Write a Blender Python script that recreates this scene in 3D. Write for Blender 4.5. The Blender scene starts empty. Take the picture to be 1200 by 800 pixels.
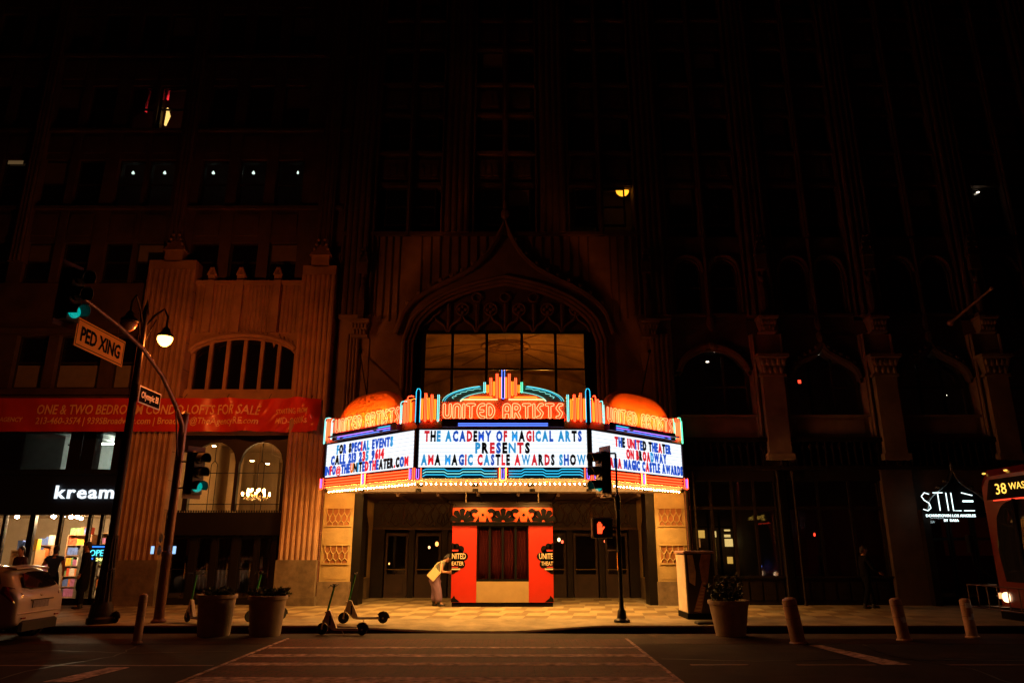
import bpy, bmesh, math, random
from mathutils import Vector, Matrix
random.seed(7)
sc = bpy.context.scene
COL = sc.collection
# ---------------------------------------------------------------- camera
TH = math.radians(16.073); FPX = 840.0; EYE = 1.85
cam = bpy.data.cameras.new('camera'); camo = bpy.data.objects.new('camera', cam); COL.objects.link(camo)
cam.sensor_width = 36.0; cam.lens = 36.0 * FPX / 1200.0
cam.clip_start = 0.1; cam.clip_end = 2000
camo.location = (0, 0, EYE); camo.rotation_euler = (math.radians(90) + TH, 0, 0)
sc.camera = camo
# ---------------------------------------------------------------- night sky
w = bpy.data.worlds.new('World'); sc.world = w; w.use_nodes = True
nt = w.node_tree; nt.nodes.clear()
wo = nt.nodes.new('ShaderNodeOutputWorld'); bg = nt.nodes.new('ShaderNodeBackground')
sky = nt.nodes.new('ShaderNodeTexSky'); sky.sky_type = 'NISHITA'; sky.sun_disc = False
sky.sun_elevation = math.radians(-4); sky.sun_rotation = math.radians(200)
mx = nt.nodes.new('ShaderNodeMix'); mx.data_type = 'RGBA'; mx.inputs[0].default_value = 0.9
mx.inputs[7].default_value = (0.075, 0.008, 0.0015, 1)      # sodium sky glow over the city
nt.links.new(sky.outputs[0], mx.inputs[6]); nt.links.new(mx.outputs[2], bg.inputs[0]); nt.links.new(bg.outputs[0], wo.inputs[0])
bg.inputs[1].default_value = 0.05
# ---------------------------------------------------------------- exposure, sampling
sc.view_settings.view_transform = 'Standard'; sc.view_settings.look = 'None'
sc.view_settings.exposure = 0.0; sc.view_settings.gamma = 1.0; sc.view_settings.use_curve_mapping = False
sc.cycles.use_denoising = True
sc.cycles.sample_clamp_indirect = 4.0
sc.cycles.sample_clamp_direct = 0.0
sc.cycles.max_bounces = 6; sc.cycles.diffuse_bounces = 3; sc.cycles.transparent_max_bounces = 12

# ---------------------------------------------------------------- geometry of the view, used to read distances off the photograph
def zof(py, Y):
    return EYE + Y * math.tan(TH - math.atan((py - 400) / FPX))
def dep(Y, z): return Y * math.cos(TH) + (z - EYE) * math.sin(TH)
def xof(px, Y, z): return (px - 600) * dep(Y, z) / FPX
def XZ(px, py, Y):
    z = zof(py, Y); return xof(px, Y, z), z

# ---------------------------------------------------------------- materials
MATS = {}
def mat(name, col, rough=0.7, metal=0.0, var=0.12, scale=4.0, bump=0.0, bscale=None, emis=None, es=1.0, coat=0.0, spec=0.5, col2=None, stain=0.0):
    if name in MATS: return MATS[name]
    m = bpy.data.materials.new(name); m.use_nodes = True; MATS[name] = m
    n = m.node_tree; p = n.nodes['Principled BSDF']; L = n.links.new
    p.inputs['Roughness'].default_value = rough; p.inputs['Metallic'].default_value = metal
    p.inputs['Coat Weight'].default_value = coat; p.inputs['Specular IOR Level'].default_value = spec
    p.inputs['Base Color'].default_value = (*col, 1)
    if emis:
        p.inputs['Emission Color'].default_value = (*emis, 1); p.inputs['Emission Strength'].default_value = es
        return m
    tc = n.nodes.new('ShaderNodeTexCoord')
    no = n.nodes.new('ShaderNodeTexNoise'); no.inputs['Scale'].default_value = scale; no.inputs['Detail'].default_value = 6
    geo = n.nodes.new('ShaderNodeNewGeometry')
    L(geo.outputs['Position'] if name.startswith('w_') else tc.outputs['Object'], no.inputs['Vector'])
    mr = n.nodes.new('ShaderNodeMapRange'); mr.inputs[1].default_value = .3; mr.inputs[2].default_value = .7
    L(no.outputs[0], mr.inputs[0])
    mi = n.nodes.new('ShaderNodeMix'); mi.data_type = 'RGBA'
    a = tuple(c * (1 - var) for c in col); b = col2 if col2 else tuple(min(1, c * (1 + var)) for c in col)
    mi.inputs[6].default_value = (*a, 1); mi.inputs[7].default_value = (*b, 1)
    L(mr.outputs[0], mi.inputs[0]); out = mi.outputs[2]
    if stain:
        n2 = n.nodes.new('ShaderNodeTexNoise'); n2.inputs['Scale'].default_value = scale * .23; n2.inputs['Detail'].default_value = 8; n2.inputs['Roughness'].default_value = .7
        L(geo.outputs['Position'], n2.inputs['Vector'])
        m2 = n.nodes.new('ShaderNodeMapRange'); m2.inputs[1].default_value = .42; m2.inputs[2].default_value = .66; m2.inputs[3].default_value = 1; m2.inputs[4].default_value = 1 - stain
        L(n2.outputs[0], m2.inputs[0])
        mm = n.nodes.new('ShaderNodeMix'); mm.data_type = 'RGBA'; mm.blend_type = 'MULTIPLY'; mm.inputs[0].default_value = 1
        L(out, mm.inputs[6]); L(m2.outputs[0], mm.inputs[7]); out = mm.outputs[2]
    L(out, p.inputs['Base Color'])
    if bump:
        nb = n.nodes.new('ShaderNodeTexNoise'); nb.inputs['Scale'].default_value = bscale or scale * 6; nb.inputs['Detail'].default_value = 5
        L(geo.outputs['Position'], nb.inputs['Vector'])
        bu = n.nodes.new('ShaderNodeBump'); bu.inputs['Strength'].default_value = bump; bu.inputs['Distance'].default_value = .02
        L(nb.outputs[0], bu.inputs['Height']); L(bu.outputs[0], p.inputs['Normal'])
    return m
def emit(name, col, s):
    return mat(name, (.02, .02, .02), .5, emis=col, es=s)
def glass(name, tint=(1, 1, 1), ref=0.25, rough=.03):
    if name in MATS: return MATS[name]
    m = bpy.data.materials.new(name); m.use_nodes = True; MATS[name] = m
    n = m.node_tree; n.nodes.clear(); L = n.links.new
    o = n.nodes.new('ShaderNodeOutputMaterial'); t = n.nodes.new('ShaderNodeBsdfTransparent'); g = n.nodes.new('ShaderNodeBsdfGlossy')
    t.inputs[0].default_value = (*tint, 1); g.inputs['Roughness'].default_value = rough
    fr = n.nodes.new('ShaderNodeFresnel'); fr.inputs[0].default_value = 1.5
    ma = n.nodes.new('ShaderNodeMath'); ma.operation = 'ADD'; ma.inputs[1].default_value = ref * .2
    mi = n.nodes.new('ShaderNodeMixShader')
    L(fr.outputs[0], ma.inputs[0]); L(ma.outputs[0], mi.inputs[0]); L(t.outputs[0], mi.inputs[1]); L(g.outputs[0], mi.inputs[2]); L(mi.outputs[0], o.inputs[0])
    return m
def brickmat(name, c1, c2, cm, sx, sy, bump=.5, rough=.8, stain=.4):
    m = mat(name, c1, rough, stain=stain, scale=2, spec=.08)
    n = m.node_tree; L = n.links.new; p = n.nodes['Principled BSDF']
    geo = n.nodes.new('ShaderNodeNewGeometry'); b = n.nodes.new('ShaderNodeTexBrick')
    b.inputs['Scale'].default_value = 1; b.inputs['Brick Width'].default_value = sx; b.inputs['Row Height'].default_value = sy; b.inputs['Mortar Size'].default_value = .012
    b.inputs['Color1'].default_value = (*c1, 1); b.inputs['Color2'].default_value = (*c2, 1); b.inputs['Mortar'].default_value = (*cm, 1)
    L(geo.outputs['Position'], b.inputs['Vector'])
    src = p.inputs['Base Color'].links[0].from_socket
    mm = n.nodes.new('ShaderNodeMix'); mm.data_type = 'RGBA'; mm.blend_type = 'MULTIPLY'; mm.inputs[0].default_value = 1
    hs = n.nodes.new('ShaderNodeMix'); hs.data_type = 'RGBA'; hs.blend_type = 'MIX'
    L(b.outputs[0], mm.inputs[6])
    sb = n.nodes.new('ShaderNodeVectorMath'); sb.operation = 'SCALE'; sb.inputs['Scale'].default_value = 1 / max(.01, c1[0])
    L(src, sb.inputs[0]); L(sb.outputs[0], mm.inputs[7]); L(mm.outputs[2], p.inputs['Base Color'])
    bu = n.nodes.new('ShaderNodeBump'); bu.inputs['Strength'].default_value = bump; bu.inputs['Distance'].default_value = .02; bu.invert = True
    nb = n.nodes.new('ShaderNodeTexNoise'); nb.inputs['Scale'].default_value = 9; L(geo.outputs['Position'], nb.inputs['Vector'])
    ad = n.nodes.new('ShaderNodeMath'); ad.operation = 'ADD'; L(b.outputs['Fac'], ad.inputs[0]); L(nb.outputs[0], ad.inputs[1])
    L(ad.outputs[0], bu.inputs['Height']); L(bu.outputs[0], p.inputs['Normal'])
    return m

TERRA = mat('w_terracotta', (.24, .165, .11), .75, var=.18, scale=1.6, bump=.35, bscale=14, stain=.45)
TERRAL = mat('w_terracotta_lit', (.44, .27, .16), .75, var=.18, scale=1.6, bump=.35, bscale=14, stain=.4)  # paler terracotta; the wash of light on the pilasters is in the colour
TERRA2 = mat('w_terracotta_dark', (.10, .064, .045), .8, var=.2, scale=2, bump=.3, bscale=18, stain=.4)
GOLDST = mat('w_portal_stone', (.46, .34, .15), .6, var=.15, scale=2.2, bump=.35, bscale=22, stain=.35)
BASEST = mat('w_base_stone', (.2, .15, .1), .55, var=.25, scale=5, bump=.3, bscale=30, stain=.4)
DARKMET = mat('dark_metal', (.018, .016, .015), .45, .6, bump=.1)
BRONZE = mat('dark_bronze', (.016, .010, .007), .6, .2, spec=.25, var=.3, bump=.1)
WINF = mat('window_frame_paint', (.03, .025, .02), .6)
PANE = mat('window_glass_dark', (.006, .006, .007), .06, spec=.8, var=.3, scale=.6)
ASPH = mat('w_asphalt', (.03, .022, .021), .85, spec=.08, var=.3, scale=1.4, bump=.6, bscale=45, stain=.35)
CONC = mat('w_concrete', (.36, .30, .19), .85, spec=.15, var=.15, scale=3, bump=.3, bscale=40, stain=.45)
GUTTER = mat('w_gutter', (.06, .042, .036), .85, spec=.1, var=.2, scale=3, bump=.3, bscale=40, stain=.35)
PAINTW = mat('w_road_paint', (.16, .09, .085), .85, spec=.1, var=.5, scale=7, bump=.4, bscale=40, stain=.35, col2=(.74, .50, .46))
GLASS = glass('shop_glass')
BLACK = mat('matt_black', (.005, .005, .005), .9, spec=.1)

def lamp(kind, name, parent, loc, col, energy, size=.05, spot=None, aim=None, sy=None):
    l = bpy.data.lights.new(name, kind); l.color = col; l.energy = energy
    if kind == 'SPOT': l.spot_size = math.radians(spot); l.spot_blend = .6; l.shadow_soft_size = size
    elif kind == 'AREA': l.spread = math.radians(60); l.shape = 'RECTANGLE'; l.size = size; l.size_y = sy or .05
    else: l.shadow_soft_size = size
    o = bpy.data.objects.new(name, l); COL.objects.link(o); o.parent = parent; o.location = Vector(loc) - (wpos(parent) if parent else Vector((0, 0, 0)))
    if aim: o.rotation_euler = Vector(aim).to_track_quat('-Z', 'Y').to_euler()
    return o
# ---------------------------------------------------------------- mesh builder
class MB:
    def __init__(s): s.v = []; s.f = []; s.M = Matrix.Identity(4); s.mi = []; s.cur = 0
    def add(s, vs, fs):
        o = len(s.v); M = s.M
        s.v += [M @ Vector(p) for p in vs]; s.f += [tuple(o + i for i in f) for f in fs]; s.mi += [s.cur] * len(fs); return s
    def box(s, x0, x1, y0, y1, z0, z1):
        return s.add([(x0, y0, z0), (x1, y0, z0), (x1, y1, z0), (x0, y1, z0), (x0, y0, z1), (x1, y0, z1), (x1, y1, z1), (x0, y1, z1)],
                     [(0, 3, 2, 1), (4, 5, 6, 7), (0, 1, 5, 4), (1, 2, 6, 5), (2, 3, 7, 6), (3, 0, 4, 7)])
    def cbox(s, x0, x1, y0, y1, z0, z1, b=.01):
        # box with chamfered vertical edges and top
        pl = [(x0 + b, y0), (x1 - b, y0), (x1, y0 + b), (x1, y1 - b), (x1 - b, y1), (x0 + b, y1), (x0, y1 - b), (x0, y0 + b)]
        cx, cy = (x0 + x1) / 2, (y0 + y1) / 2
        def ring(z, k): return [(x + (b * k if x < cx else -b * k), y + (b * k if y < cy else -b * k), z) for x, y in pl]
        vs = ring(z0, 0) + ring(z1 - b, 0) + ring(z1, 1); fs = [tuple(range(7, -1, -1)), tuple(range(16, 24))]
        for r in (0, 8): fs += [(r + i, r + (i + 1) % 8, r + 8 + (i + 1) % 8, r + 8 + i) for i in range(8)]
        return s.add(vs, fs)
    def prism(s, poly, y0, y1):   # poly: list (x,z), extruded along y; any winding
        a = sum(poly[i][0] * poly[(i + 1) % len(poly)][1] - poly[(i + 1) % len(poly)][0] * poly[i][1] for i in range(len(poly)))
        if a < 0: poly = poly[::-1]
        n = len(poly)
        return s.add([(x, y0, z) for x, z in poly] + [(x, y1, z) for x, z in poly],
                     [tuple(range(n)), tuple(range(2 * n - 1, n - 1, -1))] + [(i, i + n, (i + 1) % n + n, (i + 1) % n) for i in range(n)])
    def vprism(s, poly, z0, z1):  # poly (x,y) extruded in z
        a = sum(poly[i][0] * poly[(i + 1) % len(poly)][1] - poly[(i + 1) % len(poly)][0] * poly[i][1] for i in range(len(poly)))
        if a < 0: poly = poly[::-1]
        n = len(poly)
        return s.add([(x, y, z0) for x, y in poly] + [(x, y, z1) for x, y in poly],
                     [tuple(range(n - 1, -1, -1)), tuple(range(n, 2 * n))] + [(i, (i + 1) % n, (i + 1) % n + n, i + n) for i in range(n)])
    def tube(s, pts, r, n=6, caps=True):
        pts = [Vector(p) for p in pts]; rs = r if isinstance(r, (list, tuple)) else [r] * len(pts)
        vs = []; fs = []; up = None
        for i, p in enumerate(pts):
            d = (pts[min(i + 1, len(pts) - 1)] - pts[max(i - 1, 0)])
            if d.length < 1e-9: d = Vector((0, 0, 1))
            d.normalize()
            if up is None: up = Vector((0, 0, 1)) if abs(d.z) < .9 else Vector((1, 0, 0))
            a = d.cross(up)
            if a.length < 1e-4: a = d.cross(Vector((0, 1, 0)))
            a.normalize(); b = d.cross(a).normalized(); up = -b if False else up
            up = a.cross(d).normalized()
            vs += [p + rs[i] * (math.cos(2 * math.pi * k / n) * a + math.sin(2 * math.pi * k / n) * up) for k in range(n)]
        for i in range(len(pts) - 1):
            fs += [(i * n + k, i * n + (k + 1) % n, (i + 1) * n + (k + 1) % n, (i + 1) * n + k) for k in range(n)]
        if caps: fs += [tuple(range(n - 1, -1, -1)), tuple(range((len(pts) - 1) * n, len(pts) * n))]
        return s.add(vs, fs)
    def lathe(s, prof, n=16, c=(0, 0, 0), ax='z'):  # prof (r,h)
        vs = []; fs = []
        for r, h in prof:
            for k in range(n):
                a = 2 * math.pi * k / n; x, y = r * math.cos(a), r * math.sin(a)
                vs.append({'z': (c[0] + x, c[1] + y, c[2] + h), 'y': (c[0] + x, c[1] + h, c[2] - y), 'x': (c[0] + h, c[1] + x, c[2] + y)}[ax])
        for i in range(len(prof) - 1):
            fs += [(i * n + k, i * n + (k + 1) % n, (i + 1) * n + (k + 1) % n, (i + 1) * n + k) for k in range(n)]
        fs += [tuple(range(n - 1, -1, -1)), tuple(range((len(prof) - 1) * n, len(prof) * n))]
        return s.add(vs, fs)
    def ell(s, c, r, n=12, m=8, rot=None):
        vs = []; fs = []; R = rot or Matrix.Identity(3)
        for j in range(m + 1):
            t = math.pi * j / m
            for k in range(n):
                a = 2 * math.pi * k / n
                vs.append(Vector(c) + R @ Vector((r[0] * math.sin(t) * math.cos(a), r[1] * math.sin(t) * math.sin(a), r[2] * math.cos(t))))
        for j in range(m): fs += [(j * n + k, (j + 1) * n + k, (j + 1) * n + (k + 1) % n, j * n + (k + 1) % n) for k in range(n)]
        return s.add(vs, fs)
    def build(s, name, m, parent=None, smooth=False, local=False, loc=None):
        """one mesh object; geometry is given in world coordinates unless local"""
        me = bpy.data.meshes.new(name)
        if local: o0 = Vector((0, 0, 0))
        else:
            xs = [v.x for v in s.v]; ys = [v.y for v in s.v]; zs = [v.z for v in s.v]
            o0 = Vector(((min(xs) + max(xs)) / 2, (min(ys) + max(ys)) / 2, min(zs)))
        me.from_pydata([v - o0 for v in s.v], [], s.f)
        for mm in (m if isinstance(m, (list, tuple)) else [m]): me.materials.append(mm)
        if isinstance(m, (list, tuple)): me.polygons.foreach_set('material_index', s.mi)
        if smooth: me.polygons.foreach_set('use_smooth', [True] * len(me.polygons))
        me.update()
        o = bpy.data.objects.new(name, me); COL.objects.link(o)
        if smooth and smooth != 2:
            md = o.modifiers.new('es', 'EDGE_SPLIT'); md.split_angle = math.radians(40)
        if parent:
            o.parent = parent
            o.location = o0 - wpos(parent) if not local else Vector(loc or (0, 0, 0))
        else: o.location = o0 if not local else Vector(loc or (0, 0, 0))
        return o
def wpos(o):
    p = Vector((0, 0, 0))
    while o: p += o.location; o = o.parent
    return p
def tag(o, label=None, cat=None, group=None, kind=None):
    if label: o['label'] = label
    if cat: o['category'] = cat
    if group: o['group'] = group
    if kind: o['kind'] = kind
    return o
def thing(name, label, cat, loc=(0, 0, 0), rz=0, group=None):
    o = bpy.data.objects.new(name, None); COL.objects.link(o); o.location = loc; o.rotation_euler[2] = rz; o.empty_display_size = .2
    return tag(o, label, cat, group)
def inst(src, parent, loc, rot=None, scale=None, name=None):
    c = bpy.data.objects.new(name or src.name.split('.')[0], src.data); COL.objects.link(c); c.parent = parent; c.location = loc
    if rot: c.rotation_euler = rot
    if scale: c.scale = scale
    return c
def copytree(o, loc=None, rz=None, label=None):
    def rec(a, par):
        c = a.copy(); COL.objects.link(c); c.parent = par
        for k in a.children: rec(k, c)
        return c
    c = rec(o, None)
    if loc is not None: c.location = loc
    if rz is not None: c.rotation_euler[2] = rz
    if label: c['label'] = label
    return c

# ---------------------------------------------------------------- text as geometry
_G = {}
def glyphs(s, thick=.1, fat=0.0, spacing=1.0, shear=0.0):
    """mesh data of a line of text, in (x,z), normalised to cap height 1: returns verts, faces, width"""
    key = (s, thick, fat, spacing, shear)
    if key in _G: return _G[key]
    cu = bpy.data.curves.new('t', 'FONT'); cu.body = s; cu.size = 1; cu.offset = fat; cu.space_character = spacing; cu.shear = shear; cu.resolution_u = 2
    cu.extrude = .5
    ob = bpy.data.objects.new('t', cu); COL.objects.link(ob)
    me = ob.to_mesh()
    vs = [v.co.copy() for v in me.vertices]; fs = [tuple(p.vertices) for p in me.polygons]
    ob.to_mesh_clear(); bpy.data.objects.remove(ob); bpy.data.curves.remove(cu)
    cap = .729
    mnx = min(v.x for v in vs); mxx = max(v.x for v in vs)
    out = ([((v.x - mnx) / cap, -v.z * thick, v.y / cap) for v in vs], fs, (mxx - mnx) / cap)
    _G[key] = out; return out
def text(mb, s, x, z, w, h, y, thick=.02, fat=0.0, spacing=1.0, shear=0.0, cx=False):
    """adds text to mb facing -y; left/bottom at x,z (or centred), scaled to width w and cap height h"""
    vs, fs, gw = glyphs(s, 1.0, fat, spacing, shear)
    k = (w / gw) if w else h
    x0 = x - (gw * k / 2 if cx else 0)
    mb.add([(x0 + p[0] * k, y + p[1] * thick, z + p[2] * h) for p in vs], [f for f in fs])
    return gw * k

# ---------------------------------------------------------------- skinned bodies
def skin(verts, edges, radii, root=0, sub=2):
    me = bpy.data.meshes.new('sk'); me.from_pydata(verts, edges, [])
    o = bpy.data.objects.new('sk', me); COL.objects.link(o)
    o.modifiers.new('s', 'SKIN'); ss = o.modifiers.new('b', 'SUBSURF'); ss.levels = sub; ss.render_levels = sub
    sv = me.skin_vertices[0].data
    for i, r in enumerate(radii):
        sv[i].radius = r if isinstance(r, tuple) else (r, r); sv[i].use_root = (i == root)
    dg = bpy.context.evaluated_depsgraph_get(); e = o.evaluated_get(dg); m = e.to_mesh()
    vs = [v.co.copy() for v in m.vertices]; fs = [tuple(p.vertices) for p in m.polygons]
    e.to_mesh_clear(); bpy.data.objects.remove(o); bpy.data.meshes.remove(me)
    return vs, fs
# =============================================================== THE SETTING
F = 23.6; KY = 17.4; GZ = .15; CX = -.25
def struct(o): o['kind'] = 'structure'; return o
m = MB(); m.box(-220, 220, -60, KY + .1, -.3, 0); struct(m.build('road', ASPH))
m = MB(); m.box(-220, 220, KY + .1, 220, -.5, -.25); struct(m.build('ground', ASPH))
def drop(x):
    if -4.15 < x < -1.54: t = (x + 4.15) / 2.61
    elif -1.54 <= x <= .1: t = 1
    elif .1 < x < 1.95: t = 1 - (x - .1) / 1.85
    else: t = 0
    return t * .135
def swz(x, y): return GZ - drop(x) * max(0, 1 - (y - KY) / 1.5)
xs = [-60, -30, -20, -12, -8] + [-6 + .3 * i for i in range(35)] + [6, 9, 14, 20, 30, 60]
ys = [KY + .16, 17.8, 18.1, 18.5, 18.9, 19.3, 21, F + .1, F + 3.62]
m = MB()
vs = [(x, y, swz(x, y)) for y in ys for x in xs]; n = len(xs)
m.add(vs, [(j * n + i, j * n + i + 1, (j + 1) * n + i + 1, (j + 1) * n + i) for j in range(len(ys) - 1) for i in range(n - 1)])
sidewalk = struct(m.build('sidewalk', CONC))
m = MB(); vs = []
for x in xs:
    z = swz(x, KY) + .003
    vs += [(x, KY - .012, -.02), (x, KY, z - .02), (x, KY + .03, z), (x, KY + .16, z)]
m.add(vs, [(i * 4 + k, (i + 1) * 4 + k, (i + 1) * 4 + k + 1, i * 4 + k + 1) for i in range(n - 1) for k in range(3)])
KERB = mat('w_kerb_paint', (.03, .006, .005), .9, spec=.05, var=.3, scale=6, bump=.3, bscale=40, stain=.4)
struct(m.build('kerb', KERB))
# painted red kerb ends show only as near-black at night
m = MB(); m.box(-60, 60, KY - 1.0, KY - .013, .0, .004); struct(m.build('gutter', GUTTER))
BRK = brickmat('w_crossing_brick', (.12, .055, .05), (.065, .034, .032), (.012, .009, .009), .24, .12, .9, .72, .45)
m = MB(); m.box(-4.75, 2.45, -8, KY - 1.0, .0, .004); struct(m.build('brick_crossing', BRK))
BRK2 = brickmat('w_kerbside_brick', (.042, .022, .018), (.028, .016, .014), (.014, .011, .011), .22, .11, .6, .72, .4)
m = MB(); m.box(-40, -4.76, 15.55, KY - 1.0, 0, .004); m.box(2.46, 40, 15.55, KY - 1.0, 0, .004); struct(m.build('brick_border', BRK2))
def stripe(name, pts, z=.0045):
    m = MB(); m.add([(x, y, z + .004) for x, y in pts], [tuple(range(len(pts)))]); return struct(m.build(name, PAINTW))
for y0, y1 in ((14.85, 15.05), (13.72, 14.05), (12.75, 13.05), (11.15, 11.65), (9.6, 10.1), (8.1, 8.6), (6.6, 7.1), (5.1, 5.6), (3.6, 4.1), (2.1, 2.6)):
    o = stripe('crossing_stripe', [(-4.7, y0), (2.42, y0), (2.42, y1), (-4.7, y1)])
m = MB(); m.box(-4.8, -4.74, -8, 16.4, .004, .0125); m.box(2.4, 2.46, -8, 16.4, .004, .0125); struct(m.build('crossing_edge', PAINTW))
RED_L = mat('w_lane_line', (.12, .05, .04), .7, var=.3, scale=8, stain=.6)
m = MB()
m.add([(-40, 12.72, .006), (-4.9, 12.72, .006), (-4.9, 12.82, .006), (-40, 12.82, .006)], [(0, 1, 2, 3)])
struct(m.build('lane_line', RED_L))
for x0, x1 in ((2.95, 3.9), (4.7, 6.0), (7.2, 8.6), (9.8, 11.2)):
    m = MB(); m.box(x0, x1, 12.78, 12.9, 0, .006); struct(m.build('lane_dash', RED_L))
def gp(px, py):
    Y = EYE / -math.tan(TH - math.atan((py - 400) / FPX)); return xof(px, Y, 0), Y
stripe('diagonal_line', [gp(948, 756), gp(963, 756), gp(1068, 779), gp(1035, 779)])
stripe('diagonal_line', [gp(128, 782), gp(152, 782), gp(85, 799), gp(50, 799)])
# repair patches and tar seams in the roadway
PATCH = mat('w_asphalt_patch', (.045, .032, .030), .9, spec=.06, var=.3, scale=3, bump=.5, bscale=50, stain=.3); TAR = mat('w_tar_seam', (.006, .005, .005), .5, spec=.2)
rr = random.Random(5)
for x, y, a, b in ((-8.2, 13.6, 1.7, 1.0), (-11.5, 11.2, 2.4, 1.2), (4.6, 11.3, 2.2, 1.1), (8.3, 13.9, 1.5, .8), (5.4, 14.6, 1.0, .6), (-6.6, 11.0, 1.0, .7)):
    P_ = [(x + a / 2 * math.cos(t * math.pi / 8) * rr.uniform(.82, 1.1), y + b / 2 * math.sin(t * math.pi / 8) * rr.uniform(.82, 1.1)) for t in range(16)]
    m = MB(); m.add([(p[0], p[1], .004) for p in P_], [tuple(range(16))]); struct(m.build('asphalt_patch', PATCH))
for pts in ([(-14, 14.4), (-11, 14.1), (-8.5, 14.5), (-6.8, 14.2), (-4.9, 14.5)], [(2.6, 13.5), (4.2, 13.2), (6, 13.6), (8.4, 13.3), (12, 13.7)], [(-7.4, 15.4), (-7.1, 13.8), (-7.6, 12.2), (-7.2, 10)], [(7.0, 15.4), (6.8, 14), (7.3, 12.4), (7.0, 10.5)]):
    m = MB(); Q = []
    for (x0, y0), (x1, y1) in zip(pts[:-1], pts[1:]):
        for k in range(6): Q.append((x0 + (x1 - x0) * k / 6 + rr.uniform(-.04, .04), y0 + (y1 - y0) * k / 6 + rr.uniform(-.05, .05)))
    hor = abs(pts[-1][0] - pts[0][0]) > abs(pts[-1][1] - pts[0][1])
    vs = [];
    for x, y in Q: w_ = rr.uniform(.012, .03); vs += [(x, y - w_, .0085), (x, y + w_, .0085)] if hor else [(x - w_, y, .0085), (x + w_, y, .0085)]
    m.add(vs, [(i * 2, i * 2 + 2, i * 2 + 3, i * 2 + 1) for i in range(len(Q) - 1)]); struct(m.build('tar_seam', TAR))
# slabs of concrete and the checkered paving
m0 = MB(); 
def slab(x0, x1, y0, y1):
    m = MB(); g = .008; n = 4
    X = [x0 + g + (x1 - x0 - 2 * g) * i / n for i in range(n + 1)]; Yy = [y0 + g + (y1 - y0 - 2 * g) * i / n for i in range(n + 1)]
    vs = [(x, y, swz(x, y) + .006) for y in Yy for x in X]; k = n + 1
    m.add(vs, [(j * k + i, j * k + i + 1, (j + 1) * k + i + 1, (j + 1) * k + i) for j in range(n) for i in range(n)])
    return m.build('slab', CONC, sidewalk)
for i in range(-9, 10):
    x = i * 1.45 + .32
    slab(x, x + 1.45, KY + .17, 19.25)
TL = mat('w_tile_light', (.38, .30, .16), .7, spec=.2, var=.15, scale=5, stain=.3)
TD = mat('w_tile_dark', (.22, .16, .085), .7, spec=.15, var=.2, scale=5, stain=.25)
def tileproto(mt):
    m = MB(); g = .006
    m.add([(-.36 + g, -.4 + g, .0), (.26 - g, -.4 + g, .0), (.36 - g, .4 - g, .0), (-.26 + g, .4 - g, .0)], [(0, 1, 2, 3)])
    return m.build('tile', mt, sidewalk, local=True)
tls = {0: tileproto(TL), 1: tileproto(TD)}; first = {0: True, 1: True}
so = wpos(sidewalk); cnt = 0
for r in range(9):
    y = 19.25 + .4 + r * .8
    if y > F + 3.4: break
    for c in range(-21, 18):
        x = c * .62 + (.1 if r % 2 else 0)
        if y > F - .3 and not (-4.9 < x < 4.2): continue
        if -1.9 < x < 1.4 and y > 23.2 and y < 24.8: continue
        k = (c + r) % 2
        t = tls[k]; loc = Vector((x, y, GZ + .006 + .0008 * ((c * 7 + r * 3) % 4))) - so
        if k == 0 and c % 3 == 0 and y < F and abs(x) > 6.6: continue
        if first[k]: t.location = loc; first[k] = False
        else: inst(t, sidewalk, loc)
        cnt += 1

# =============================================================== BUILDINGS
def arc(cx, half, zs, rise, kind='round', n=18):
    P = []
    for i in range(n + 1):
        t = -1 + 2 * i / n; a = abs(t)
        if kind == 'round': z = math.sqrt(max(0, 1 - t * t))
        elif kind == 'seg': z = .35 * math.sqrt(max(0, 1 - t ** 4)) + .65 * (1 - t * t)
        elif kind == 'tudor': z = (math.sqrt(max(0, 1 - ((a - .0) ** 2.6))) * .72 + .28 * (1 - a))
        elif kind == 'ogee': z = .55 * math.sqrt(max(0, 1 - a ** 2.2)) + .12 * (1 - a) + .33 * math.exp(-a * 6.5)
        P.append((cx + half * t, zs + rise * z))
    return P
def arch_wall(mb, x0, x1, ztop, P, y0, y1):
    """wall with the curve P as its lower edge"""
    pts = ([(x0, P[0][1])] if x0 < P[0][0] - 1e-4 else []) + P + ([(x1, P[-1][1])] if x1 > P[-1][0] + 1e-4 else [])
    n = len(pts); vs = []
    for x, z in pts: vs += [(x, y0, z), (x, y0, max(ztop, z + .01)), (x, y1, z), (x, y1, max(ztop, z + .01))]
    fs = []
    for i in range(n - 1):
        a, b = i * 4, i * 4 + 4
        fs += [(a, b, b + 1, a + 1), (a + 2, b + 2, b, a), (a + 3, b + 3, b + 2, a + 2), (a + 1, b + 1, b + 3, a + 3)]
    mb.add(vs, fs)
def moulding(mb, P, r, y, n=6): mb.tube([(x, y, z) for x, z in P], r, n)
def reeded(mb, x0, x1, z0, z1, yf, n, d=.09, back=.4):
    """shaft whose front is a row of rounded reeds"""
    poly = [(x1, yf + back), (x0, yf + back)]; wd = (x1 - x0) / n
    for i in range(n):
        for k in range(5):
            a = math.pi * (k + (.25 if k == 0 else -.25 if k == 4 else 0)) / 4
            poly.append((x0 + wd * (i + .5) - wd * .48 * math.cos(a), yf + d - d * math.sin(a)))
    mb.vprism(poly, z0, z1)
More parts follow.
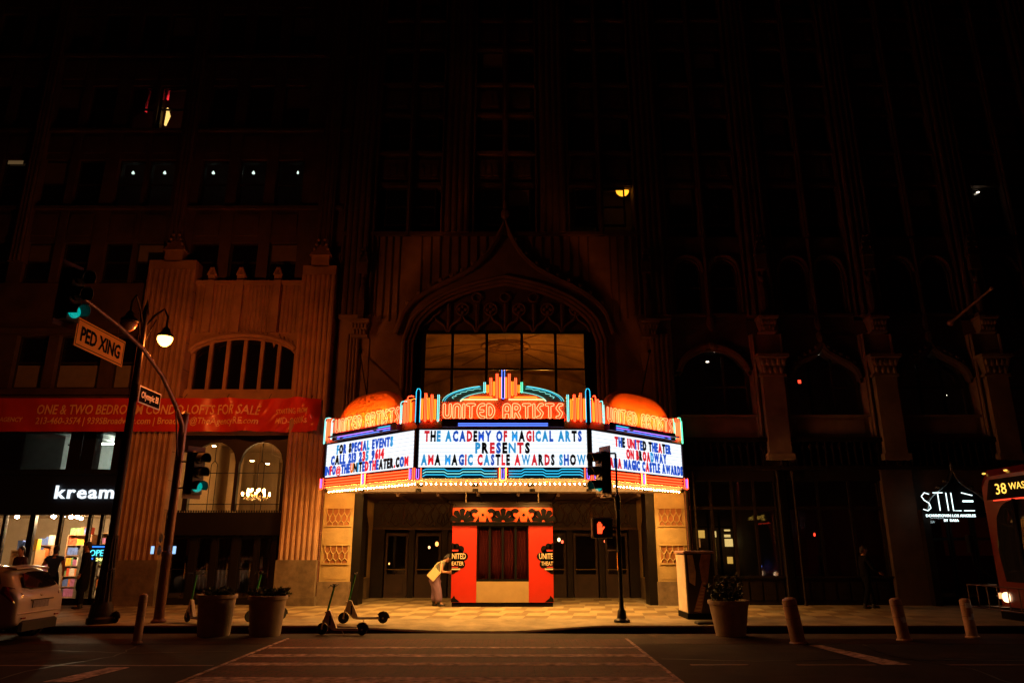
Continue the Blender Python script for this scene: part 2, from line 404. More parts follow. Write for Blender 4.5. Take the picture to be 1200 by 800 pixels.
def pinnacle(mb, cx, y, z0, w, h):
    mb.box(cx - w / 2, cx + w / 2, y, y + w, z0, z0 + h * .35)
    mb.add([(cx - w * .62, y - w * .1, z0 + h * .35), (cx + w * .62, y - w * .1, z0 + h * .35), (cx + w * .62, y + w * 1.1, z0 + h * .35), (cx - w * .62, y + w * 1.1, z0 + h * .35), (cx, y + w / 2, z0 + h)],
           [(0, 1, 4), (1, 2, 4), (2, 3, 4), (3, 0, 4), (3, 2, 1, 0)])
    for k in range(4): mb.ell((cx - w * .5 * (1 - k * .22), y, z0 + h * (.42 + .14 * k)), (.05, .05, .05), 6, 4).ell((cx + w * .5 * (1 - k * .22), y, z0 + h * (.42 + .14 * k)), (.05, .05, .05), 6, 4)
def capital(mb, cx, w, z0, z1, yf, d=.35):
    h = z1 - z0
    mb.box(cx - w * .55, cx + w * .55, yf - .03, yf + d, z0, z0 + h * .12)
    mb.add([(cx - w * .42, yf + .03, z0 + h * .1), (cx + w * .42, yf + .03, z0 + h * .1), (cx + w * .6, yf - .14, z0 + h * .85), (cx - w * .6, yf - .14, z0 + h * .85),
            (cx - w * .42, yf + d, z0 + h * .1), (cx + w * .42, yf + d, z0 + h * .1), (cx + w * .6, yf + d, z0 + h * .85), (cx - w * .6, yf + d, z0 + h * .85)],
           [(0, 1, 2, 3), (1, 5, 6, 2), (4, 0, 3, 7)])
    mb.box(cx - w * .66, cx + w * .66, yf - .2, yf + d, z0 + h * .85, z1)
    nn = 4
    for r in range(2):
        for i in range(nn + r):
            x = cx + w * (.46 + .08 * r) * (-1 + 2 * (i + .5) / (nn + r))
            mb.ell((x, yf - .04 - .06 * r, z0 + h * (.3 + .34 * r)), (w * .1, .07, h * .17), 6, 5)
_W = {}
def window(B, cx, z0, w, h, y=F + .3, pane=None, arch=False, sash=True):
    key = (round(w, 3), round(h, 3), arch)
    bw = wpos(B)
    if key not in _W:
        fr = MB(); t = .055
        if arch:
            zs = h - w / 2; P = arc(0, w / 2, zs, w / 2, 'round', 10); Pi = arc(0, w / 2 - t, zs, w / 2 - t, 'round', 10)
            vs = []; 
            for a, b in zip(P, Pi): vs += [(a[0], -.06, a[1]), (b[0], -.06, b[1]), (b[0], .02, b[1])]
            fr.add(vs, [f for i in range(10) for f in ((i * 3, i * 3 + 1, i * 3 + 4, i * 3 + 3), (i * 3 + 1, i * 3 + 2, i * 3 + 5, i * 3 + 4))])
            fr.box(-w / 2, -w / 2 + t, -.06, .02, 0, zs).box(w / 2 - t, w / 2, -.06, .02, 0, zs)
        else:
            zs = h
            fr.box(-w / 2, -w / 2 + t, -.06, .02, 0, h).box(w / 2 - t, w / 2, -.06, .02, 0, h).box(-w / 2 + t, w / 2 - t, -.06, .02, h - t, h)
        fr.box(-w / 2 + t, w / 2 - t, -.055, .02, 0, t)
        if sash: fr.box(-w / 2 + t, w / 2 - t, -.07, .0, h * .48, h * .48 + t)
        fo = fr.build('window', WINF, None, local=True)
        if arch:
            zs0 = h - w / 2; p1 = MB().prism([(-w / 2 + t, t), (w / 2 - t, t)] + [(x, z) for x, z in reversed(arc(0, w / 2 - t, zs0, w / 2 - t, 'round', 10))], -.01, 0); pms = [p1]
        else:
            pms = [MB().box(-w / 2 + t, w / 2 - t, -.02, -.01, t, h * .48), MB().box(-w / 2 + t, w / 2 - t, -.02, -.01, h * .48 + t, h - t)] if sash else [MB().box(-w / 2 + t, w / 2 - t, -.02, -.01, t, h - t)]
        pm = []
        for p in pms:
            po = p.build('pane', PANE, None, local=True); pm.append(po.data); bpy.data.objects.remove(po)
        fm = fo.data; bpy.data.objects.remove(fo); _W[key] = (fm, pm)
    fm, pm = _W[key]
    o = bpy.data.objects.new('window', fm); COL.objects.link(o); o.parent = B; o.location = Vector((cx, y, z0)) - bw
    for p in pm:
        if pane:
            p = p.copy(); p.materials[0] = pane
        q = bpy.data.objects.new('pane', p); COL.objects.link(q); q.parent = o
    return o
def blind(B, cx, z, w, h, mt, y=F + .34):
    m = MB(); m.box(cx - w / 2, cx + w / 2, y, y + .01, z, z + h); return m.build('blind', mt, B)
BLIND = mat('window_blind', (.16, .12, .08), .8)
BLIND2 = mat('window_blind_pale', (.26, .24, .2), .8)

# ---------- the theatre building
B = thing('theatre_building', 'tall dark Gothic theatre building with carved arches rising behind the lit marquee', 'building', (CX, F, GZ))
ZT = 33.0
floors = [13.1 + 2.95 * k for k in range(7)]
piersT = [(-5.5, 1.15), (-1.97, 1.25), (1.47, 1.25), (5.0, 1.15), (8.72, 1.12), (12.48, 1.12), (16.2, 1.12), (19.9, 1.12)]
baysT = [(-3.72, .95), (-.25, .95), (3.22, .95), (6.86, 1.1), (10.6, 1.1), (14.34, 1.1), (18.05, 1.1)]
for i, (cx, wd) in enumerate(piersT):
    z0 = 12.7 if 0 < i < 3 else 9.6
    m = MB(); m.box(cx - wd / 2, cx + wd / 2, F + .06, F + .6, z0, ZT)
    reeded(m, cx - wd * .36, cx + wd * .36, z0, ZT - .2, F - .12, 4, .09, .2)
    m.tube([(cx - wd * .46, F + .02, z0), (cx - wd * .46, F + .02, ZT - .3)], .05, 6).tube([(cx + wd * .46, F + .02, z0), (cx + wd * .46, F + .02, ZT - .3)], .05, 6)
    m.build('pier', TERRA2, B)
LIT = {(2, 0, 1): 'moon', (0, 3, 0): 'x'}
for bi, (cx, hw) in enumerate(baysT):
    lo, hi = piersT[bi][0] + piersT[bi][1] / 2, piersT[bi + 1][0] - piersT[bi + 1][1] / 2
    off = .5 if bi < 3 else .66; ww = .86 if bi < 3 else .9
    mul = MB(); mul.box(cx - .1, cx + .1, F + .02, F + .6, 12.6, ZT - .4); mul.tube([(cx, F, 12.6), (cx, F, ZT - .5)], .06, 6); mul.build('mullion', TERRA2, B)
    for k, z in enumerate(floors):
        zn = floors[k + 1] if k + 1 < len(floors) else ZT
        # spandrel under the next window, with a sunk panel and moulded sill
        for s in (-1, 1):
            xa, xb = (lo, cx - .1) if s < 0 else (cx + .1, hi)
            m = MB(); z1, z2 = z + 1.52, zn
            m.box(xa, xb, F + .24, F + .6, z1, z2)
            m.box(xa + .02, xb - .02, F + .14, F + .23, z1 + .02, z1 + .16); m.box(xa, xb, F + .08, F + .232, z2 - .12, z2)
            m.box(xa + .12, xb - .12, F + .19, F + .238, z1 + .35, z2 - .3)
            for q in range(3): m.prism(arc((xa + xb) / 2 + (q - 1) * (xb - xa) * .24, (xb - xa) * .1, z1 + .75, .2, 'ogee', 8) + [((xa + xb) / 2 + (q - 1) * (xb - xa) * .24 + (xb - xa) * .1, z1 + .45), ((xa + xb) / 2 + (q - 1) * (xb - xa) * .24 - (xb - xa) * .1, z1 + .45)], F + .15, F + .188)
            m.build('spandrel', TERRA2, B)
        for s in (-1, 1):
            wx = cx + s * off
            # narrow jambs
            lit = (bi, k, s) in ((2, 0, 1), (0, 2, -1), (0, 2, 1), (0, 1, -1))
            window(B, wx, z, ww, 1.52, F + .34, GLASS if (bi, k, s) == (2, 0, 1) else None)
            if not lit and (bi * 3 + k * 5 + s) % 4 == 0: blind(B, wx, z + .8, ww - .12, .66, BLIND if k % 2 else BLIND2, F + .318 - .005)
m = MB(); m.box(-6.05, 21, F + 1.7, F + 9, 12.6, ZT); m.box(-6.06, 21, F + .6, F + 1.69, ZT - .4, ZT)
m.box(-6.06, 21, F - .25, F + .7, ZT, ZT + .5); m.build('wall', TERRA2, B)
# lit round lamp in a window, upper floor
o = MB().lathe([(.001, -.05), (.2, -.03), (.24, 0), (.2, .05), (.001, .06)], 20, (0, 0, 0), 'y').build('globe_lamp', emit('lamp_amber', (1, .36, .02), 2.5), local=True)
lx, lz = XZ(725.5, 223.5, F + .45); o.location = (lx + .12, F + .45, lz)
tag(o, 'round amber lamp glowing in an upper window of the dark facade', 'lamp')

# centre bay with the great ogee arch
m = MB()
P = arc(CX, 3.3, 8.7, 2.25, 'tudor', 30)
arch_wall(m, -5.0, 4.5, 12.75, P, F + .1, F + .7)
m.box(-5.0, CX - 3.3, F + .1, F + .7, GZ + 3.6, 8.7); m.box(CX + 3.3, 4.5, F + .1, F + .7, GZ + 3.6, 8.7)
m.build('arch_wall', TERRA, B)
for q in range(3):
    m = MB(); moulding(m, arc(CX, 3.3 - q * .13 + .18, 8.7, 2.35 - q * .1, 'tudor', 30), .075, F + .04 + .1 * q)
    for s in (-1, 1): m.tube([(CX + s * (3.48 - q * .13), F + .04 + .1 * q, 4.2), (CX + s * (3.48 - q * .13), F + .04 + .1 * q, 8.72)], .075, 8)
    m.build('arch_moulding', TERRA, B)
og = []
for i in range(41):
    t = -1 + i / 20; a = abs(t)
    z = 8.9 + 2.5 * (math.sqrt(max(0, 1 - a ** 2.4)) * .82) + 2.2 * math.exp(-a * 5.2)
    og.append((CX + 3.75 * t, z))
m = MB(); m.tube([(x, F - .02, z) for x, z in og], .1, 8); m.tube([(x, F - .1, z + .02) for x, z in og[1:-1]], .04, 6)
for i in range(2, 39, 2): m.ell((og[i][0], F - .06, og[i][1] + .14), (.09, .08, .1), 6, 5)
m.ell((CX, F - .05, og[20][1] + .25), (.16, .12, .22), 8, 6); m.ell((CX, F - .05, og[20][1] + .6), (.08, .08, .2), 8, 6)
m.build('ogee_hood', TERRA, B)
# vertical panel ribs flanking the hood
m = MB()
for s in (-1, 1):
    for q in range(4):
        x = CX + s * (3.75 + .26 * q)
        m.tube([(x, F + .08, 9.3 + .1 * q), (x, F + .08, 12.6)], .035, 5)
for q in range(-9, 10):
    x = CX + q * .33; a = abs(x - CX) / 3.75
    zz = 8.9 + 2.05 * math.sqrt(max(0, 1 - a ** 2.4)) + 2.2 * math.exp(-a * 5.2) + .15
    if zz < 12.3: m.tube([(x, F + .08, zz), (x, F + .08, 12.6)], .03, 5)
m.box(-6.0, 5.5, F - .02, F + .12, 12.6, 12.75)
m.build('panel_ribs', TERRA2, B)
# tracery between the arch and the window
m = MB()
arch_wall(m, CX - 3.3, CX + 3.3, 9.16, [(CX - 3.3, 9.1), (CX + 3.3, 9.1)], F + .4, F + .6)
P2 = arc(CX, 3.3, 8.7, 2.25, 'tudor', 30)
m.add([(x, F + .5, z) for x, z in P2] + [(x, F + .5, 9.12) for x, z in P2], [(i, i + 1, i + 32, i + 31) for i in range(30)])
m.build('tympanum', TERRA2, B)
m = MB()
for q in range(6):
    cx = CX - 2.5 + q * 1.0
    moulding(m, arc(cx, .48, 9.1, .62, 'ogee', 10), .045, F + .4)
    moulding(m, [(cx + .22 * math.cos(a * math.pi / 6), 9.95 + .22 * math.sin(a * math.pi / 6)) for a in range(13)], .035, F + .42)
    for a in range(4): m.ell((cx + .11 * math.cos(a * math.pi / 2), F + .42, 9.95 + .11 * math.sin(a * math.pi / 2)), (.07, .04, .07), 6, 4)
    if q < 5:
        moulding(m, [(cx + .5 + .17 * math.cos(a * math.pi / 6), 10.4 + .17 * math.sin(a * math.pi / 6)) for a in range(13)], .03, F + .42)
        m.tube([(cx + .5, F + .4, 9.12), (cx + .5, F + .4, 10.15)], .04, 5)
m.build('tracery', TERRA, B)
# window: 5 x 3 panes in a dark frame
xsw = [-3.05, -2.07, -.88, .34, 1.51, 2.55]; zsw = [5.2, 6.3, 7.78, 8.52, 9.1]
m = MB()
for x in xsw: m.box(x - .045, x + .045, F + .38, F + .5, 4.6, 9.1)
for z in (7.78, 6.3): m.box(-3.05, 2.55, F + .4, F + .48, z - .03, z + .03)
for z in (9.1, 4.6): m.box(-3.55, 3.05, F + .385, F + .51, z - .05, z + .05)
m.box(-3.55, -3.05, F + .42, F + .6, 4.6, 9.1).box(2.55, 3.05, F + .42, F + .6, 4.6, 9.1)
wf = m.build('great_window', DARKMET, B)
AMB = glass('amber_glass', (.95, .84, .58), .3)
for i in range(5):
    for za, zb in ((4.65, 6.27), (6.33, 7.75), (7.81, 9.05)):
        q = MB(); q.box(xsw[i] + .045, xsw[i + 1] - .045, F + .43, F + .44, za, zb); q.build('pane', AMB, wf)
# vaulted foyer ceiling seen through it
CEI = mat('foyer_plaster', (.36, .22, .09), .7, var=.55, scale=1.1, bump=.4, bscale=9)
m = MB(); n = 24
P = [(CX - 4.2 + 8.4 * i / n, 8.2 + 1.25 * math.sqrt(max(0, 1 - ((i - n / 2) / (n / 2)) ** 2))) for i in range(n + 1)]
m.add([(x, F + .75, z) for x, z in P] + [(x, F + 8, z) for x, z in P], [(i, i + 1, i + n + 2, i + n + 1) for i in range(n)])
m.box(-4.5, 4, F + 8, F + 8.2, 4.4, 9.6); m.box(-4.6, -4.45, F + .7, F + 8, 4.4, 9.6); m.box(3.95, 4.1, F + .7, F + 8, 4.4, 9.6)
m.build('foyer_vault', CEI, B)
m = MB()
for a in range(10):
    t = a * math.pi / 5 + .31; p = []
    for r in (.25, .8, 1.4, 2.2, 3.2):
        x = CX + r * math.cos(t); y = F + 3.3 + r * math.sin(t)
        if abs(x - CX) > 4: continue
        p.append((x, y, 8.2 + 1.25 * math.sqrt(max(0, 1 - ((x - CX) / 4.2) ** 2)) - .03))
    m.tube(p, .018, 5)
m.ell((CX, F + 3.3, 9.4), (.35, .35, .12), 14, 6)
for r in (.7, .95): m.tube([(CX + r * math.cos(a * math.pi / 10), F + 3.3 + r * math.sin(a * math.pi / 10), 9.38) for a in range(21)], .035, 5)
m.build('ceiling_ribs', mat('foyer_rib', (.24, .13, .055), .7), B)
FOY = emit('foyer_bulb', (1, .42, .10), 130)
for x, y, z in ((CX, F + 3.0, 7.2), (CX + 1.4, F + 2.4, 7.2)):
    o = MB().ell((x, y, z), (.13, .13, .16), 12, 8).build('foyer_bulb', FOY, smooth=2)
    tag(o, 'warm bulb below the painted foyer vault behind the %s of the great arched window' % ('middle' if x == CX else 'right half'), 'bulb')

# outer piers of the portal bay, tall attached shafts with capitals
for s in (-1, 1):
    cx = CX + s * 5.2
    m = MB(); m.box(cx - .55, cx + .55, F + .06, F + .7, 3.62, 9.7); reeded(m, cx - .22, cx + .42 if s > 0 else cx + .22, 3.62, 8.9, F - .1, 4, .08, .2)
    m.box(cx - .56, cx + .56, F - .02, F + .1, 9.45, 9.62)
    m.build('pier', TERRA, B)
    m = MB(); ccx = CX + s * 4.95; capital(m, ccx, .5, 8.75, 9.35, F - .22); m.build('capital', TERRA, B)
    m = MB(); m.box(ccx - .1, ccx + .1, F - .2, F + .05, 9.4, 10.1); m.ell((ccx, F - .12, 10.3), (.12, .1, .42), 8, 8); m.ell((ccx, F - .12, 10.82), (.09, .09, .12), 8, 6); pinnacle(m, ccx, F - .28, 11.1, .3, 1.0); m.build('niche_figure', TERRA2, B)

# portal: gold lit stone pilasters with two lattice panels, recess and doors
ZC = 3.56
for s in (-1, 1):
    xo, xi = CX + s * 5.78, CX + s * 4.82
    xa, xb = min(xo, xi), max(xo, xi)
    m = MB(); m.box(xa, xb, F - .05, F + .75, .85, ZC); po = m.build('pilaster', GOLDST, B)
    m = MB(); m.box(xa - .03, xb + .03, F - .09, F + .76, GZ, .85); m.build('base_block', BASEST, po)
    mid = (xa + xb) / 2
    for z0, z1 in ((2.55, 3.07), (1.40, 1.93)):
        t = MB(); x0, x1 = xa + .12, xb - .1; W = x1 - x0
        t.box(x0 - .05, x1 + .05, F - .1, F - .05, z1, z1 + .04).box(x0 - .05, x1 + .05, F - .1, F - .05, z0 - .04, z0)
        for q in range(4):
            cx = x0 + W * (q + .5) / 4; r = W / 8
            for sg in (-1, 1):
                t.tube([(cx + sg * r, F - .075, z0), (cx + sg * r, F - .075, z0 + (z1 - z0) * .12), (cx, F - .075, z0 + (z1 - z0) * .3), (cx + sg * 0.1 * r, F - .075, z0 + (z1 - z0) * .5), (cx + sg * r, F - .075, z1 - (z1 - z0) * .25), (cx + sg * r, F - .075, z1)], .018, 4)
            t.ell((cx, F - .075, (z0 + z1) / 2), (.03, .02, .05), 5, 4).ell((cx - r, F - .075, z1 - .06), (.025, .02, .04), 5, 4)
        t.build('lattice_panel', GOLDST, po)
        t = MB(); t.box(x0, x1, F - .054, F - .03, z0, z1); t.build('panel_ground', mat('panel_red_ground', (.27, .11, .04), .7), po)
    for z0, z1 in ((.92, 1.3), (2.02, 2.46), (3.18, 3.5)):   # plain panels between the lattices
        m = MB(); m.box(xa + .1, xb - .1, F - .062, F - .051, z0, z1); m.build('plain_panel', GOLDST, po)
    # rope mouldings beside the pilaster
    for q in range(2):
        m = MB(); x = xo + s * (.06 + q * .11)
        m.tube([(x, F - .02 + .05 * q, GZ + .2), (x, F - .02 + .05 * q, ZC + (.9 if s < 0 else .6))], .045, 6)
        for b in range(58): m.ell((x, F - .06 + .05 * q, GZ + .25 + b * .06), (.035, .03, .022), 5, 4)
        m.build('rope_moulding', mat('w_dark_red_stone', (.13, .05, .03), .6, var=.2), B)
    # reveal of the recess
    m = MB(); xr = xi - s * .001
    a, b = (xi - .28, xi) if s > 0 else (xi, xi + .28)
    DK = mat('w_reveal_marble', (.006, .004, .003), .5, var=.3, scale=3, spec=.2)
    m.box(a, b, F + .02, F + .74, GZ, ZC - .02); m.build('marble_jamb', DK, B)
    m = MB(); a2, b2 = (CX + s * 4.86, CX + s * 5.1); a2, b2 = min(a2, b2), max(a2, b2)
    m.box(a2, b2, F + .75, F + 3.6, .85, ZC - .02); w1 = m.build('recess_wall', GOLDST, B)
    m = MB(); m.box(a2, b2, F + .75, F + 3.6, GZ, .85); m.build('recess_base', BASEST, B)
    # poster case on the side wall, pointed top
    xx = CX + s * 4.85; m = MB(); yy0, yy1 = F + 1.2, F + 2.5
    m.add([(xx - s * .05, yy0, .9), (xx - s * .05, yy1, .9), (xx - s * .05, yy1, 2.6), (xx - s * .05, (yy0 + yy1) / 2, 3.15), (xx - s * .05, yy0, 2.6),
           (xx, yy0, .9), (xx, yy1, .9), (xx, yy1, 2.6), (xx, (yy0 + yy1) / 2, 3.15), (xx, yy0, 2.6)],
          [(0, 1, 2, 3, 4), (0, 5, 6, 1), (1, 6, 7, 2), (2, 7, 8, 3), (3, 8, 9, 4), (4, 9, 5, 0)])
    m.build('poster_case', PANE, B)
# recess ceiling
m = MB(); m.box(CX - 5.0, CX + 5.0, F + .05, F + 3.7, ZC, ZC + .15)
for q in range(8): m.box(CX - 4.8 + q * 1.3, CX - 4.7 + q * 1.3, F + .06, F + 3.6, ZC - .1, ZC)
m.build('recess_ceiling', mat('w_ceiling_wood', (.08, .045, .025), .6, var=.3, scale=3), B)
BY = F + 3.6
m = MB(); m.box(CX - 5.1, CX + 5.1, BY, BY + .3, 2.5, ZC); m.build('back_wall', mat('w_back_wall', (.022, .013, .008), .7, var=.3), B)
FRZ = mat('w_frieze_bronze', (.075, .038, .018), .6, .1, spec=.3, var=.35, scale=3, bump=.3)
m = MB()   # carved frieze: interlaced loops and lozenges
nf = 16
for q in range(nf):
    cx = CX - 4.6 + 9.2 * (q + .5) / nf; hw = 9.2 / nf / 2
    for sg in (-1, 1):
        m.tube([(cx + sg * hw, BY - .03, 2.62), (cx + sg * hw * .25, BY - .03, 2.8), (cx + sg * hw * .6, BY - .03, 3.05), (cx, BY - .03, 3.35), (cx - sg * hw * .4, BY - .03, 3.46)], .02, 4)
        m.tube([(cx + sg * hw, BY - .03, 3.46), (cx + sg * hw * .4, BY - .03, 3.25), (cx + sg * hw, BY - .03, 3.0), (cx + sg * hw * .75, BY - .03, 2.75)], .016, 4)
    if q % 3 == 1: m.add([(cx - .09, BY - .02, 3.05), (cx, BY - .07, 2.82), (cx + .09, BY - .02, 3.05), (cx, BY - .07, 3.3), (cx, BY - .09, 3.05)], [(0, 1, 4), (1, 2, 4), (2, 3, 4), (3, 0, 4)])
    m.ell((cx, BY - .03, 2.72), (.05, .03, .06), 6, 4)
m.box(CX - 4.85, CX + 4.85, BY - .08, BY, 2.5, 2.58).box(CX - 4.85, CX + 4.85, BY - .08, BY, 3.49, 3.53)
m.build('carved_frieze', FRZ, B)
# doors: pairs of bronze glazed doors between posts
BRASS = mat('brass_bar', (.7, .5, .25), .25, 1.0)
WOOD = mat('w_door_wood', (.04, .018, .010), .7, var=.25, scale=4, bump=.2)
dx = [-4.75, -3.65, -2.45, -1.2, -.1, 1.0, 2.1, 3.25, 4.35]
for i in range(8):
    xa, xb = dx[i], dx[i + 1]
    m = MB(); m.box(xa - .1, xa + .1, BY - .12, BY + .05, GZ, 2.5); m.build('door_post', BRONZE, B)
    d0, d1 = xa + .14, xb - .14
    m = MB(); m.box(d0, d0 + .08, BY - .02, BY + .04, GZ, 2.38).box(d1 - .08, d1, BY - .02, BY + .04, GZ, 2.38).box(d0 + .08, d1 - .08, BY - .02, BY + .04, 2.28, 2.38).box(d0 + .08, d1 - .08, BY - .02, BY + .04, GZ, .95)
    m.box(d0 + .14, d1 - .14, BY - .04, BY - .018, .3, .85)
    d = m.build('door', WOOD, B)
    m = MB(); m.box(d0 + .08, d1 - .08, BY, BY + .012, .95, 2.28); m.build('pane', GLASS, d)
    m = MB(); m.tube([(d0 + .06, BY - .09, 1.12), (d1 - .06, BY - .09, 1.12)], .018, 6).tube([(d0 + .06, BY - .09, 1.12), (d0 + .06, BY, 1.12)], .012, 5).tube([(d1 - .06, BY - .09, 1.12), (d1 - .06, BY, 1.12)], .012, 5); m.build('push_bar', BRASS, d)
MB().box(4.35 - .1, CX + 4.87, BY - .12, BY + .05, GZ, 2.5).build('door_post', BRONZE, B); MB().box(CX - 4.87, -4.85, BY - .1, BY + .05, GZ, 2.5).build('door_post', BRONZE, B)
DARKROOM = mat('dark_interior', (.06, .035, .025), .8, var=.3)
m = MB(); m.box(CX - 5.1, CX + 5.1, BY + 4, BY + 4.2, GZ, 3.4).box(CX - 5.1, CX + 5.1, BY + .3, BY + 4, 3.2, 3.35).box(CX - 5.2, CX - 5.1, BY + .1, BY + 4, GZ, 3.3).box(CX + 5.1, CX + 5.2, BY + .1, BY + 4, GZ, 3.3).box(CX - 5.1, CX + 5.1, BY + .05, BY + 4, 0, GZ - .005)
m.build('foyer_room', mat('foyer_dark', (.02, .010, .008), .8), B)
# sconces glimpsed behind the doors
for px, py, ss, c in ((512, 637, .07, (1, .35, .08)), (503, 641, .045, (1, .5, .2)), (655, 632, .06, (1, .75, .35)), (667, 632, .08, (1, .7, .3)), (659, 634.5, .05, (1, .1, .04)), (709, 634, .045, (1, .15, .05)), (456, 660, .03, (1, .4, .1))):
    x, z = XZ(px, py, BY + 3)
    o = MB().ell((x, BY + 3, z), (ss, ss, ss * 1.3), 10, 8).build('wall_sconce', emit('sconce_%d%d' % (c[1] * 100, c[2] * 100), c, 4), smooth=2)
    tag(o, {512: 'small orange sconce behind the glass door left of the ticket booth', 503: 'faint amber sconce just left of the orange one behind the glass doors', 655: 'pale sconce nearest the right side of the ticket booth', 667: 'brightest pale sconce behind the doors right of the ticket booth', 659: 'tiny red light between the two pale sconces', 709: 'tiny red light behind the glass door beside the signal hand', 456: 'dim ember light behind the leftmost glass door'}[px], 'lamp')
# spandrel behind the marquee
m = MB(); m.box(-5.0, 4.5, F + .12, F + .7, ZC + .16, 4.55); m.build('lintel', TERRA, B)

# right hand bays
for bi, (cx, kind) in enumerate(((6.86, 'seg'), (10.6, 'ogee'), (14.34, 'ogee'), (18.05, 'seg'))):
    lo = (5.575, 9.28, 13.04, 16.76)[bi]; hi = (8.16, 11.92, 15.64, 19.34)[bi]; hw = (hi - lo) / 2; cx = (lo + hi) / 2
    # twin arched windows
    m = MB()
    for s in (-1, 1):
        P = arc(cx + s * .64, .47, 11.25, .5, 'round', 12); arch_wall(m, min(cx, cx + s * hw), max(cx, cx + s * hw), 12.62, P, F + .2, F + .6)
        m.box(cx + s * .64 - .47, cx + s * .64 - .47 + .0001, F + .21, F + .22, 11, 11.01)
    for xx in ((lo, cx - 1.11), (cx - .17, cx + .17), (cx + 1.11, hi)): m.box(xx[0], xx[1], F + .2, F + .6, 9.7, 11.25)
    m.box(lo, hi, F + .2, F + .6, 8.9, 9.7)
    m.build('wall_panel', TERRA2, B)
    m = MB()
    for s in (-1, 1): moulding(m, arc(cx + s * .64, .56, 11.25, .62, 'round', 12), .07, F + .12); m.tube([(cx + s * 1.2, F + .12, 9.75), (cx + s * 1.2, F + .12, 11.27)], .05, 6)
    m.tube([(cx, F + .1, 9.3), (cx, F + .1, 12.5)], .08, 6); m.box(lo, hi, F + .08, F + .26, 9.6, 9.7); m.ell((cx, F + .08, 9.35), (.14, .1, .3), 8, 6)
    m.build('arch_moulding', TERRA2, B)
    for s in (-1, 1): window(B, cx + s * .64, 9.7, .94, 2.02, F + .34, arch=True)
    # big arched window
    zs, ri = (7.55, .9) if kind == 'seg' else (7.3, 1.25)
    P = arc(cx, hw - .1, zs, ri, kind, 24); m = MB(); arch_wall(m, lo, hi, 8.92, P, F + .15, F + .6); m.build('arch_wall', TERRA2, B)
    m = MB(); moulding(m, [(x, z + .06) for x, z in P], .12, F + .05, 8); moulding(m, [(x, z - .08) for x, z in P], .05, F + .1, 6)
    if kind == 'ogee':
        m.ell((cx, F, zs + ri + .25), (.16, .1, .25), 8, 6)
        for i in range(2, 24, 2): m.ell((P[i][0], F - .02, P[i][1] + .2), (.08, .06, .07), 6, 4)
    else: m.ell((cx, F - .02, zs + ri + .05), (.2, .1, .16), 8, 6)
    m.build('arch_moulding', TERRA2, B)
    m = MB()
    for q in range(4): m.box(lo + .1 + (2 * hw - .28) * q / 3, lo + .18 + (2 * hw - .28) * q / 3, F + .36, F + .44, 6.15, zs + ri * .75)
    m.box(lo + .1, hi - .1, F + .37, F + .43, 7.1, 7.17).box(lo + .1, hi - .1, F + .37, F + .43, 6.12, 6.18)
    wo = m.build('window', WINF, B)
    for q in range(3):
        xa = lo + .18 + (2 * hw - .28) * q / 3; xb = xa + (2 * hw - .28) / 3 - .08
        for za, zb in ((6.18, 7.1), (7.17, zs + ri * .75)): MB().box(xa, xb, F + .395, F + .405, za, zb).build('pane', GLASS, wo)
    m = MB(); m.box(lo, hi, F + .12, F + .6, 5.35, 6.12).box(lo, hi, F, F + .2, 6.04, 6.12).box(lo + .2, hi - .2, F + .08, F + .13, 5.5, 5.95); m.build('spandrel', TERRA, B)
    # room behind
    m = MB(); m.box(lo - .3, hi + .3, F + 4, F + 4.1, 5.9, 8.9).box(lo - .3, hi + .3, F + .6, F + 4, 8.6, 8.7).box(lo - .3, hi + .3, F + .6, F + 4, 5.9, 6.0).box(lo - .4, lo - .3, F + .6, F + 4, 5.9, 8.9).box(hi + .3, hi + .4, F + .6, F + 4, 5.9, 8.9); m.build('room', DARKROOM, B)
    # dark arcade balustrade
    m = MB(); m.box(lo - .55, hi + .55, F - .18, F - .02, 5.2, 5.34).box(lo - .55, hi + .55, F - .16, F - .02, 4.3, 4.42); m.box(lo - .55, hi + .55, F + .05, F + .14, 4.3, 5.3)
    na = 15
    for q in range(na):
        x = lo - .5 + (hi - lo + 1) * (q + .5) / na; m.box(x - .13, x - .09, F - .14, F + .04, 4.42, 5.2); moulding(m, arc(x + .01, .1, 4.95, .16, 'round', 6), .02, F - .08, 4)
    m.build('arcade_balustrade', BRONZE, B)
